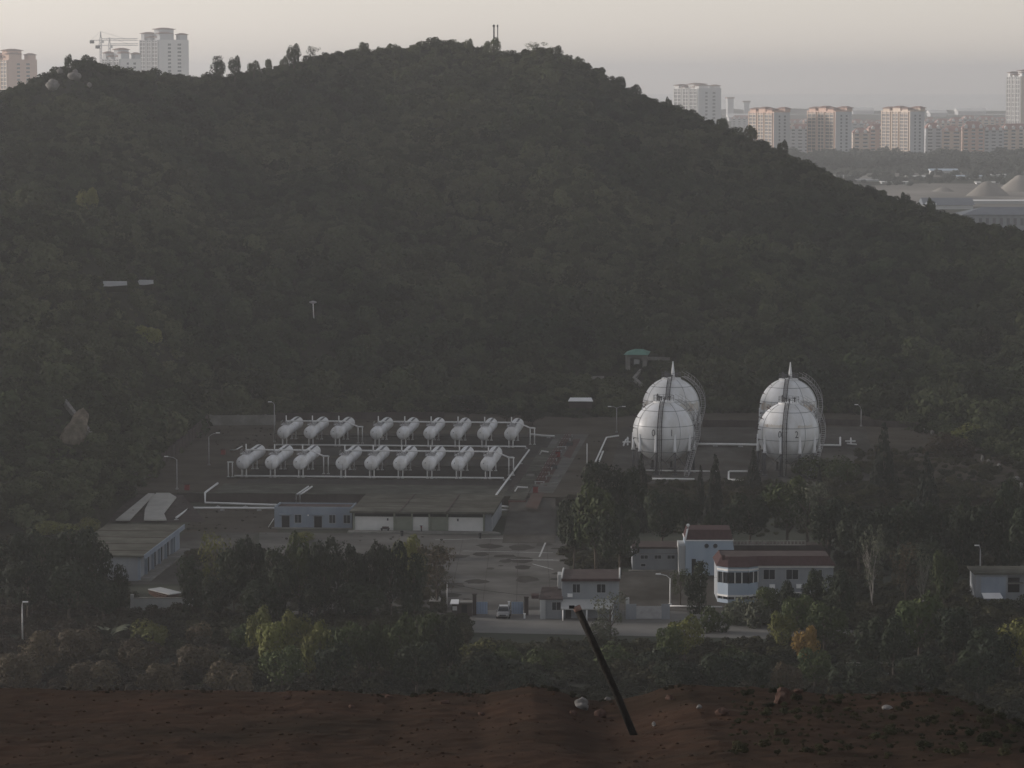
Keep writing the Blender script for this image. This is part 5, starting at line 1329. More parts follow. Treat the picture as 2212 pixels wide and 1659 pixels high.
# ------------------------------------------------------------------ the city beyond the hill
M['tw_cream'] = mat('tower_cream', (.66, .55, .46), (.72, .61, .52), .05, .85)
M['tw_grey'] = mat('tower_grey_render', (.52, .53, .54), (.58, .58, .58), .05, .85)
M['tw_pink'] = mat('tower_pink', (.60, .43, .35), (.66, .48, .40), .05, .85)
M['tw_white'] = mat('tower_white', (.72, .71, .69), (.78, .77, .75), .05, .85)
M['tw_win'] = mat('tower_glass', (.09, .095, .105), (.14, .14, .15), .2, .3)
M['tw_roof'] = mat('tower_roof', (.26, .17, .15), (.30, .21, .18), .1, .85)
M['tw_rroof'] = mat('red_house_roof', (.36, .22, .19), (.42, .27, .235), .1, .85)
def facade(mw, mg, L, h, ox, oy, dx, dy, bays, fl, proud=.9):
    """balcony bays on one face: vertical piers, floor slabs and dark glazing set between them"""
    nx, ny = dy, -dx                       # outward
    def P(u, o): return (ox + dx * u + nx * o, oy + dy * u + ny * o)
    def blk(m, u0, u1, o0, o1, z0, z1):
        p = [P(u0, o0), P(u1, o0), P(u1, o1), P(u0, o1)]
        area = sum(p[i][0] * p[(i + 1) % 4][1] - p[(i + 1) % 4][0] * p[i][1] for i in range(4))
        m.prism(p if area > 0 else p[::-1], z0, z1)
    nf = int(h / fl)
    for (a, b) in bays:
        u0, u1 = a * L, b * L
        blk(mg, u0 + .3, u1 - .3, .02, .35, 1.0, h - 1)
        blk(mw, u0, u0 + .5, .0, proud, 0, h); blk(mw, u1 - .5, u1, .0, proud, 0, h)
        mid = (u0 + u1) / 2
        if u1 - u0 > 6: blk(mw, mid - .35, mid + .35, .36, proud * .8, 0, h)
        for f in range(nf): blk(mw, u0 + .5, u1 - .5, .36, proud * .95, f * fl - .1 + .9, f * fl + 1.25 + .3)
def tower(name, xl, xm, xr, yb, ytop, label, mL, mR, capstyle=0, rot=None, floors=None, group='apartment towers', winR=True):
    """block seen at its front corner xm, left face running to xl, right face to xr"""
    C = pt(xm, yb, 0); k = px_per_m(C); h = zat(C.y, ytop)
    t = thing(name, label, 'apartment tower', C, 0, group)
    a = R(63) if rot is None else R(rot)          # left face points to the left of the viewer by this much
    # left face direction (from corner going left/back), right face direction (going right/back)
    dL = Vector((-math.cos(a), math.sin(a))); dR = Vector((math.sin(a), math.cos(a)))
    LL = (xm - xl) / k / math.cos(a); LR = (xr - xm) / k / math.sin(a)
    hb = h * (.89 if capstyle == 0 else .90)
    p0 = Vector((0, 0)); p1 = dR * LR; p2 = dR * LR + dL * LL; p3 = dL * LL
    m = MB(); m.prism([tuple(p0), tuple(p1), tuple(p2), tuple(p3)], -1, hb); m.build('wall', M[mL], t)
    fl = hb / (floors or 14)
    mw, mg = MB(), MB()
    # left face: run from p3 to p0 so that outward is to the viewer
    d = -dL
    facade(mw, mg, LL, hb, p3.x, p3.y, d.x, d.y, [(.04, .34), (.40, .62), (.66, .96)], fl)
    o = mw.build('balcony_stack', M['tw_cream' if mL == 'tw_pink' else mL], t); mg.build('glazing', M['tw_win'], o)
    mr = MB(); mr.prism([tuple(p0 + dR * .02 - dL * .0), tuple(p1), tuple(p1 + dL * .3), tuple(p0 + dL * .3)], -1, hb + .4)
    n_ = Vector((math.cos(a), -math.sin(a))) * .18
    mr = MB(); mr.prism([tuple(p0 + n_), tuple(p1 + n_), tuple(p1), tuple(p0)], -1, hb + .3); mr.build('side_wall', M[mR], t)
    if winR:
        mg = MB()
        for f in range(int(hb / fl) - 1):
            for (u0, u1) in ((.30, .40), (.62, .74)) if LR > 8 else ((.5, .68),):
                z0 = f * fl + 1.2 + fl * .2
                A = p0 + dR * LR * u0 + n_ * .6; B = p0 + dR * LR * u1 + n_ * .6; q = n_ * .8
                mg.prism([tuple(A), tuple(A + q), tuple(B + q), tuple(B)][::-1], z0, z0 + fl * .55)
        mg.build('side_windows', M['tw_win'], t)['kind'] = 'stuff'
    # roof: parapet blocks, eaves slabs and raised stair heads
    def corner_block(u, v, su, sv, z0, z1, roof=True):
        c = dL * (LL * u) + dR * (LR * v); hu, hv = dL * (LL * su / 2), dR * (LR * sv / 2)
        pp = [c - hu - hv, c - hu + hv, c + hu + hv, c + hu - hv]
        ar = sum(pp[i].x * pp[(i + 1) % 4].y - pp[(i + 1) % 4].x * pp[i].y for i in range(4))
        if ar < 0: pp = pp[::-1]
        m = MB(); m.prism([tuple(q) for q in pp], z0, z1); m.build('roof_block', M[mL], t)
        if roof:
            cc = c; ex = [cc + (q - cc) * 1.22 for q in pp]; tp_ = [cc + (q - cc) * .35 for q in pp]
            m = MB(); m.prism([tuple(q) for q in ex], z1, z1 + .5)
            n = 4; m.add([(q.x, q.y, z1 + .5) for q in ex] + [(q.x, q.y, z1 + 1.9) for q in tp_], [(i, (i + 1) % n, n + (i + 1) % n, n + i) for i in range(n)] + [(4, 5, 6, 7)])
            m.build('roof', M['tw_roof'], t)
    dz = h - hb
    if capstyle == 0:
        corner_block(.5, .5, 1.0, 1.0, hb, hb + dz * .15, False)
        corner_block(.84, .3, .22, .5, hb + dz * .15, hb + dz * .5); corner_block(.52, .35, .26, .5, hb + dz * .15, h - 1.9); corner_block(.2, .25, .2, .4, hb + dz * .15, hb + dz * .42); corner_block(.12, .82, .3, .34, hb + dz * .15, hb + dz * .62); corner_block(.68, .4, .1, .3, hb + dz * .15, hb + dz * .3, False)
    else:
        corner_block(.10, .25, .16, .4, hb, hb + dz * .5); corner_block(.5, .5, .24, .5, hb, h - 1.9); corner_block(.90, .25, .16, .4, hb, hb + dz * .5); corner_block(.30, .3, .12, .4, hb, hb + dz * .2); corner_block(.70, .3, .12, .4, hb, hb + dz * .2); corner_block(.12, .85, .2, .25, hb, hb + dz * .42)
    return t
tower('apartment_tower', 1622, 1671, 1707, 345, 231, 'apartment tower coloured sunlit pink on the left and shaded grey on the side, half hidden by the right slope of the hill', 'tw_pink', 'tw_grey')  # sunlit warmth and side shade are put into the two wall colours
tower('apartment_tower', 1751, 1804, 1841, 346, 229, 'apartment tower coloured sunlit pink on the left and shaded grey on the side, middle of the three beyond the hill', 'tw_pink', 'tw_grey')  # left wall coloured as if sunlit, side wall as if in shade
tower('apartment_tower', 1913, 1965, 1998, 343, 229, 'cream apartment tower coloured sunlit warm on the left and shaded grey on the side, rightmost of the three', 'tw_cream', 'tw_grey')  # cream paints the sunlit face, grey paints the shaded side
tower('apartment_tower', 2179, 2204, 2262, 300, 150, 'tall white apartment tower cut off by the right edge', 'tw_white', 'tw_cream', 1)
tower('apartment_tower', 1456, 1508, 1560, 300, 179, 'white apartment tower with many roof turrets rising behind the right shoulder of the hill', 'tw_white', 'tw_grey', 1, rot=48)
tower('apartment_tower', 299, 345, 403, 330, 59, 'tall pale apartment tower with stepped turrets behind the left saddle of the hill', 'tw_grey', 'tw_white', 1, rot=40, floors=30)
tower('apartment_tower', 217, 262, 302, 345, 103, 'lower pale apartment tower below the two cranes', 'tw_grey', 'tw_white', 1, rot=42, floors=26)
tower('apartment_tower', -34, 20, 75, 345, 105, 'brownish apartment tower at the left edge of the picture', 'tw_pink', 'tw_pink', 1, rot=45, floors=26)
# distant pair
for x0, x1, yt in ((1572, 1585, 213), (1609, 1619, 221)):
    P = pt(x0, 250, 0); k = px_per_m(P); t = thing('far_tower', f'faint {"wide" if x1 - x0 > 11 else "narrow"} grey tower block on the far shore', 'tower', P, .2, 'far towers on the shore')
    m = MB(); W = (x1 - x0) / k; m.bx(0, W, 0, W, -2, zat(P.y, yt)); m.build('wall', M['tw_grey'], t)
    m = MB(); m.bx(-2, W + 2, -2, W + 2, zat(P.y, yt), zat(P.y, yt) + 3); m.build('roof', M['tw_roof'], t)
# two tower cranes
for x, yb, yt, xa, xb, yj, nm in ((220, 150, 68, 199, 300, 87, 'taller'), (239, 150, 81, 211, 300, 98, 'lower')):
    C = pt(x, 345, 0) + Vector((0, 60, 0)); k = px_per_m(C); C.x = (x - CX) / k
    t = thing('tower_crane', f'{nm} of two pale tower cranes left of the tall pale tower', 'crane', C, 0, 'tower cranes on the building site')
    h = zat(C.y, yt); hj = zat(C.y, yj)
    m = MB()
    for sx in (-.8, .8):
        for sy in (-.8, .8): m.tube([(sx, sy, 0), (sx, sy, hj + 2)], .28, 4)
    for i in range(int(hj / 3)):
        m.tube([(-.8, -.8, i * 3), (.8, -.8, i * 3 + 3)], .16, 4); m.tube([(.8, .8, i * 3), (-.8, .8, i * 3 + 3)], .16, 4)
    m.build('mast', M['tw_grey'], t)
    m = MB(); m.tube([(-.6, 0, hj + 2), (0, 0, h)], .4, 4); m.tube([(.6, 0, hj + 2), (0, 0, h)], .4, 4); m.build('tower_head', M['tw_grey'], t)
    m = MB(); L1 = (xb - x) / k; L0 = (xa - x) / k
    for (yy, zz) in ((-.7, 0), (.7, 0), (0, 1.6)): m.tube([(0, yy, hj + zz), (L1, yy, hj + zz)], .25, 4)
    for i in range(int(L1 / 3)): m.tube([(i * 3, -.7, hj), (i * 3 + 1.5, 0, hj + 1.6), (i * 3 + 3, .7, hj)], .12, 4)
    m.tube([(0, 0, h), (L1 * .65, 0, hj + 1.6)], .13, 4); m.build('jib', M['tw_grey'], t)
    m = MB(); m.tube([(0, -.6, hj), (L0, -.6, hj)], .3, 4); m.tube([(0, .6, hj), (L0, .6, hj)], .3, 4); m.tube([(0, 0, h), (L0, 0, hj)], .13, 4); m.build('counter_jib', M['tw_grey'], t)
    m = MB(); m.bx(L0 - 1, L0 + 3, -1, 1, hj - 3, hj); m.build('counterweight', M['dsteel'], t)
    m = MB(); m.bx(1, 3, -1, 1, hj - 2.6, hj - .2); m.build('cab', M['tw_white'], t)

# six storey houses with red roofs: one maker, each its own thing
def midrise(x0, x1, yb, ye, yr, mw_, mr_, label, seed, Yoff=0):
    P = pt(x0, yb, 0); k = px_per_m(P); W = (x1 - x0) / k; h = zat(P.y, ye); hr = zat(P.y, yr); D = 13
    rz = R(-8 + (seed * 37) % 17)
    t = thing('apartment_block', label, 'apartment block', P, rz, 'red roofed apartment blocks')
    m = MB(); m.bx(0, W, 0, D, -1, h); m.build('wall', M[mw_], t)
    rd = random.Random(seed)
    nb = max(2, int(W / 6.5)); nf = max(3, int(h / 3.2)); mg = MB(); ms = MB()
    for b in range(nb):
        u = W * (b + .5) / nb; wd = W / nb * rd.uniform(.42, .6)
        mc = MB()
        for f in range(nf): mc.bx(u - wd / 2, u + wd / 2, -.12, .05, f * h / nf + .9, f * h / nf + 2.3)
        mc.build('window_column', M['tw_win'], t)['kind'] = 'stuff'
        for f in range(nf): ms.bx(u - wd / 2 - .3, u + wd / 2 + .3, -.7, -.13, f * h / nf + .35, f * h / nf + .95)
    for f in range(nf):
        for u in (3.5, 9): mg.bx(-.1, .05, u - .7, u + .7, f * h / nf + 1, f * h / nf + 2.3); mg.bx(W - .05, W + .1, u - .7, u + .7, f * h / nf + 1, f * h / nf + 2.3)
    mg.build('side_windows', M['tw_win'], t)['kind'] = 'stuff'; ms.build('balconies', M['tw_white'], t)['kind'] = 'stuff'
    m = MB(); e = .8
    m.add([(-e, -e, h), (W + e, -e, h), (W + e, D + e, h), (-e, D + e, h), (D * .35, D / 2, hr), (max(W - D * .35, D * .36), D / 2, hr)], [(0, 1, 5, 4), (1, 2, 5), (2, 3, 4, 5), (3, 0, 4), (3, 2, 1, 0)]); rf = m.build('roof', M[mr_], t)
    m = MB()
    for b in range(nb):
        u = W * (b + .5) / nb; g_ = (hr - h) * .62
        m.add([(u - 1.6, -.9, h), (u + 1.6, -.9, h), (u + 1.6, -.9, h + g_ * .6), (u, -.9, h + g_), (u - 1.6, -.9, h + g_ * .6), (u - 1.6, 4, h), (u + 1.6, 4, h), (u + 1.6, 4, h + g_ * .6), (u, 4, h + g_), (u - 1.6, 4, h + g_ * .6)], [(0, 1, 2, 3, 4), (1, 6, 7, 2), (2, 7, 8, 3), (3, 8, 9, 4), (4, 9, 5, 0)])
    m.build('dormers', M['tw_white'], rf)['kind'] = 'stuff'
    return t
rows = [(1706, 1750, 336, 278, 268, 'in the gap between the first and middle towers'), (1728, 1752, 334, 287, 280, 'low in the gap beside the middle tower'), (1842, 1878, 336, 287, 276, 'just right of the middle tower'), (1876, 1914, 334, 279, 268, 'just left of the cream tower'),
        (2000, 2036, 334, 277, 265, 'just right of the cream tower'), (2034, 2076, 337, 283, 271, 'right of the cream tower behind the dark trees'), (2078, 2126, 340, 277, 262, 'with warm lit dormers below the tall right tower'), (2124, 2168, 340, 281, 270, 'with grey side wall near the right edge'), (2164, 2230, 337, 279, 267, 'at the right edge below the tall tower')]
for i, (x0, x1, yb, ye, yr, w_) in enumerate(rows):
    midrise(x0, x1, yb, ye, yr, ['tw_grey', 'tw_pink', 'tw_cream', 'tw_pink', 'tw_grey', 'tw_cream', 'tw_pink', 'tw_grey', 'tw_cream'][i], 'tw_rroof', f'red roofed apartment block {w_}, front row', i + 1)
back = [(1580, 1625, 275, 256, 249), (1700, 1735, 290, 265, 257), (1736, 1757, 283, 262, 255), (1840, 1868, 292, 266, 257), (1866, 1896, 297, 272, 263), (1894, 1916, 290, 266, 259), (1998, 2022, 290, 262, 253), (2020, 2054, 294, 266, 256), (2052, 2082, 290, 262, 253), (2080, 2112, 284, 257, 249), (2110, 2150, 286, 258, 250), (2148, 2182, 284, 260, 253), (2200, 2240, 294, 266, 256)]
for i, (x0, x1, yb, ye, yr) in enumerate(back):
    midrise(x0, x1, yb, ye, yr, ['tw_grey', 'tw_cream', 'tw_pink'][i % 3], 'tw_rroof', 'hazy apartment block in the back row, ' + ['above the right slope of the hill', 'between the first and middle towers', 'touching the left side of the middle tower', 'touching the right side of the middle tower', 'midway between the middle and cream towers', 'touching the left side of the cream tower', 'touching the right side of the cream tower', 'second right of the cream tower', 'third right of the cream tower', 'below and left of the tall right tower', 'straight under the skyline hills at right', 'left of the foot of the tall right tower', 'behind the tall right tower'][i], i + 30)

third = [(1700, 1728, 276, 263, 257), (1726, 1752, 274, 262, 256), (1843, 1866, 280, 266, 260), (1864, 1890, 278, 264, 258), (1888, 1912, 279, 265, 259), (2000, 2026, 279, 263, 256), (2028, 2056, 280, 264, 257), (2058, 2084, 277, 262, 255), (2108, 2136, 273, 260, 253), (2136, 2166, 275, 261, 254), (2160, 2180, 276, 263, 257), (1640, 1668, 282, 268, 262)]
for i, (x0, x1, yb, ye, yr) in enumerate(third):
    midrise(x0, x1, yb, ye, yr, ['tw_cream', 'tw_pink', 'tw_grey'][i % 3], ['tw_rroof', 'tw_roof'][i % 2], 'faint small house in the farthest row, ' + ['right of the first pink tower', 'nearing the middle tower', 'just past the middle tower', 'second past the middle tower', 'just before the cream tower', 'just past the cream tower', 'second past the cream tower', 'third past the cream tower', 'fourth past the cream tower', 'fifth past the cream tower', 'last before the tall right tower', 'behind the first pink tower'][i], i + 60)

# far shore: low hills in haze, long pale sheds
def ridge_strip(name, pts, Y, m_, depth=500):
    P = [pd(x, y, Y) for x, y in pts]
    vs = [(p.x, Y, -3) for p in P] + [tuple(p) for p in P] + [(p.x, Y + depth, -3) for p in P]
    n = len(P); fs = []
    for i in range(n - 1): fs += [(i, i + 1, n + i + 1, n + i), (n + i, n + i + 1, 2 * n + i + 1, 2 * n + i)]
    me = bpy.data.meshes.new(name); me.from_pydata(vs, [], fs); me.update()
    for p in me.polygons: p.use_smooth = True
    return struct(link(name, me, M[m_]))
ridge_strip('distant_hills', [(1480, 252), (1560, 238), (1580, 235), (1620, 238), (1640, 242), (1690, 236), (1720, 234), (1800, 238), (1900, 241), (1990, 238), (2050, 237), (2120, 243), (2200, 241), (2320, 246)], 7600, 'plain', 900)
for i, (x0, x1, y, w_) in enumerate(((1575, 1640, 262, 'by the first pink tower'), (1842, 1888, 246, 'right of the middle tower'), (2070, 2130, 248, 'under the skyline at right'), (2010, 2045, 252, 'right of the cream tower'))):
    P = pt(x0, y, 0); k = px_per_m(P); W = (x1 - x0) / k
    t = thing('warehouse', f'long low pale roofed warehouse in the haze {w_}', 'warehouse', P, 0, 'pale warehouses near the shore')
    m = MB(); m.bx(0, W, 0, 60, -1, 7); m.build('wall', M['tw_grey'], t)
    m = MB(); m.add([(-2, -2, 7), (W + 2, -2, 7), (W + 2, 62, 7), (-2, 62, 7), (-2, 30, 13), (W + 2, 30, 13)], [(0, 1, 5, 4), (4, 5, 2, 3), (1, 2, 5), (3, 0, 4), (3, 2, 1, 0)]); m.build('roof', M['tw_white'], t)

# earthworks and yards in front of the city
M['sand'] = mat('bare_sand', (.26, .24, .215), (.34, .315, .285), .03, .95, c3=(.17, .16, .145), s3=.012, streak=(1, .3, 1))
blob_sheet('bare_yard', [(1780, 436), (2300, 452), (2300, 398), (1990, 396), (1860, 402)], .02, M['sand'])
blob_sheet('bare_strip', [(1750, 385), (1860, 386), (1990, 383), (2110, 380), (2110, 372), (1750, 376)], .015, M['sand'])
def mound(xc, yb, yt, wpx, label, m_='sand', seed=1):
    P = pt(xc, yb, 0); k = px_per_m(P); W = wpx / k / 2; h = zat(P.y, yt)
    n = 24; g_ = np.linspace(-1.15, 1.15, n); X_, Y_ = np.meshgrid(g_, g_)
    r_ = np.sqrt(X_ ** 2 + Y_ ** 2); z = h * np.clip(1.06 * (1 - np.clip(r_, 0, 1.2) ** 1.5) * (1 - .25 * np.clip(r_, 0, 1)), -.05, .93) + fbm(X_ * 3, Y_ * 3, 3, seed) * h * .12 * np.clip(1.1 - r_, 0, 1)
    o = link('earth_mound', grid_mesh('mound', X_ * W, Y_ * W, z), M[m_]); o.location = (P.x, P.y + W * .6, 0)
    tag(o, label, 'earth mound', 'earth mounds on the bare yard')
mound(2138, 424, 391, 96, 'conical tan earth mound on the bare yard', 'sand', 3)
mound(2208, 414, 378, 100, 'larger pale earth mound cut off by the right edge', 'sand', 5)
mound(2040, 414, 404, 50, 'low flat earth heap left of the conical mound', 'sand', 7)
def lowshed(x0, x1, y, yt, rm, label, dp=20, wm='tw_grey', wins=0, hip=False, cat='shed', nm='low_shed', ye=None):
    P = pt(x0, y, 0); k = px_per_m(P); W = (x1 - x0) / k; h = zat(P.y, ye or yt + (y - yt) * .35); hr = zat(P.y + dp / 2, yt)
    t = thing(nm, label, cat, P, 0, 'low sheds beyond the hill')
    m = MB(); m.bx(0, W, 0, dp, -1, h); m.build('wall', M[wm], t)
    i_ = dp / 2 if hip else 0
    m = MB(); m.add([(-1, -1, h), (W + 1, -1, h), (W + 1, dp + 1, h), (-1, dp + 1, h), (-1 + i_, dp / 2, hr), (W + 1 - i_, dp / 2, hr)], [(0, 1, 5, 4), (4, 5, 2, 3), (1, 2, 5), (3, 0, 4), (3, 2, 1, 0)]); m.build('roof', M[rm], t)
    for i in range(wins):
        u = W * (i + .5) / wins; mm = MB(); mm.bx(u - .8, u + .8, -.08, .05, h * .35, h * .8); mm.build('window', M['tw_win'], t)
    return t
M['slate'] = mat('slate_blue_roof', (.13, .145, .17), (.17, .185, .21), .1, .8)
M['bluetin'] = mat('blue_tin_roof', (.42, .50, .58), (.48, .55, .62), .1, .7)
lowshed(2012, 2068, 377, 364, 'bluetin', 'long shed with a pale blue tin roof in front of the tree belt', 16)
lowshed(1962, 2008, 385, 379, 'tw_white', 'flat white shed left below the blue roofed shed', 14)
lowshed(2062, 2120, 386, 378, 'bluetin', 'low pale blue shed right of the blue roofed shed', 14)
lowshed(1755, 1800, 388, 382, 'tw_white', 'small white shed just above the hill edge, farthest left', 12)
lowshed(1808, 1838, 384, 378, 'tw_grey', 'small grey shed above the hill edge, second from the left', 12)
lowshed(1846, 1900, 392, 386, 'tw_white', 'long low white roofed shed among the scrub left of the bare yard', 10)
lowshed(1905, 1960, 397, 391, 'tw_white', 'long low white roofed shed on the upper edge of the bare yard', 10)
lowshed(2110, 2160, 398, 392, 'tw_white', 'low white roofed shed behind the conical mound', 10)
lowshed(2080, 2240, 440, 431, 'tw_white', 'very long pale roofed shed between the mounds and the factory', 16)
lowshed(1690, 1742, 366, 361, 'tw_white', 'small pale shed in front of the tree belt below the first tower', 10)
lowshed(2140, 2172, 383, 376, 'tw_white', 'small white shed at the foot of the large mound', 12)
lowshed(1998, 2102, 452, 427, 'slate', 'wide shed with a slate blue roof just behind the hill edge', 26, 'tw_grey', 0, False, ye=443)
lowshed(2080, 2290, 500, 447, 'slate', 'long two storey factory with dark hipped roof and a row of windows', 24, 'greywall', 14, True, 'factory', 'factory_building', ye=464)
# tree belt in front of the city, and hazy scrub: stuff
def belt(name, label, poly, n, s0, s1, z=0, seed=3, mat_='lf_belt'):
    r_ = np.random.RandomState(seed); P = []; Sx = []
    for i in range(n):
        u, v = r_.rand(), r_.rand()
        x = poly[0][0] + (poly[1][0] - poly[0][0]) * u
        yb_ = np.interp(x, [p[0] for p in poly[2]], [p[1] for p in poly[2]]); yt_ = np.interp(x, [p[0] for p in poly[3]], [p[1] for p in poly[3]])
        q = pt(x, yb_ + (yt_ - yb_) * v, 0); P.append((q.x, q.y, z)); s_ = s0 + (s1 - s0) * r_.rand() ** 2; Sx.append((s_, s_, s_ * r_.uniform(.7, 1.1)))
    return scatter(name, label, 'tree belt', P, Sx, FPROTO, M[mat_], seed)
M['lf_belt'] = mat('belt_leaves', (.07, .08, .07), (.10, .11, .095), .02, .8, rnd=.2)
belt('tree_belt', 'dark hazy belt of trees along the feet of the city blocks', [(1690, 0), (2320, 0), [(1690, 362), (2100, 366), (2320, 366)], [(1690, 348), (1990, 346), (2100, 344), (2320, 340)]], 900, 4, 7.5, -.5, 3)
belt('scrub_belt', 'sparse dark scrub on the flat land between the sheds', [(1740, 0), (2320, 0), [(1740, 402), (2320, 400)], [(1740, 366), (2320, 366)]], 260, 2, 4.5, -.5, 8)
for i, (x, yt, yb, w_) in enumerate(((2030, 318, 350, 40), (2052, 322, 352, 36), (2075, 326, 352, 34), (2185, 322, 352, 44), (2205, 318, 352, 40))):
    tree('round', x, yt, yb, w_, M['lf_belt'], f'big dark hazy tree at the city edge, {["leftmost right of the cream tower", "middle one right of the cream tower", "third right of the cream tower", "near the right edge, left one", "at the right edge of the picture"][i]}', group='big trees at the city edge')
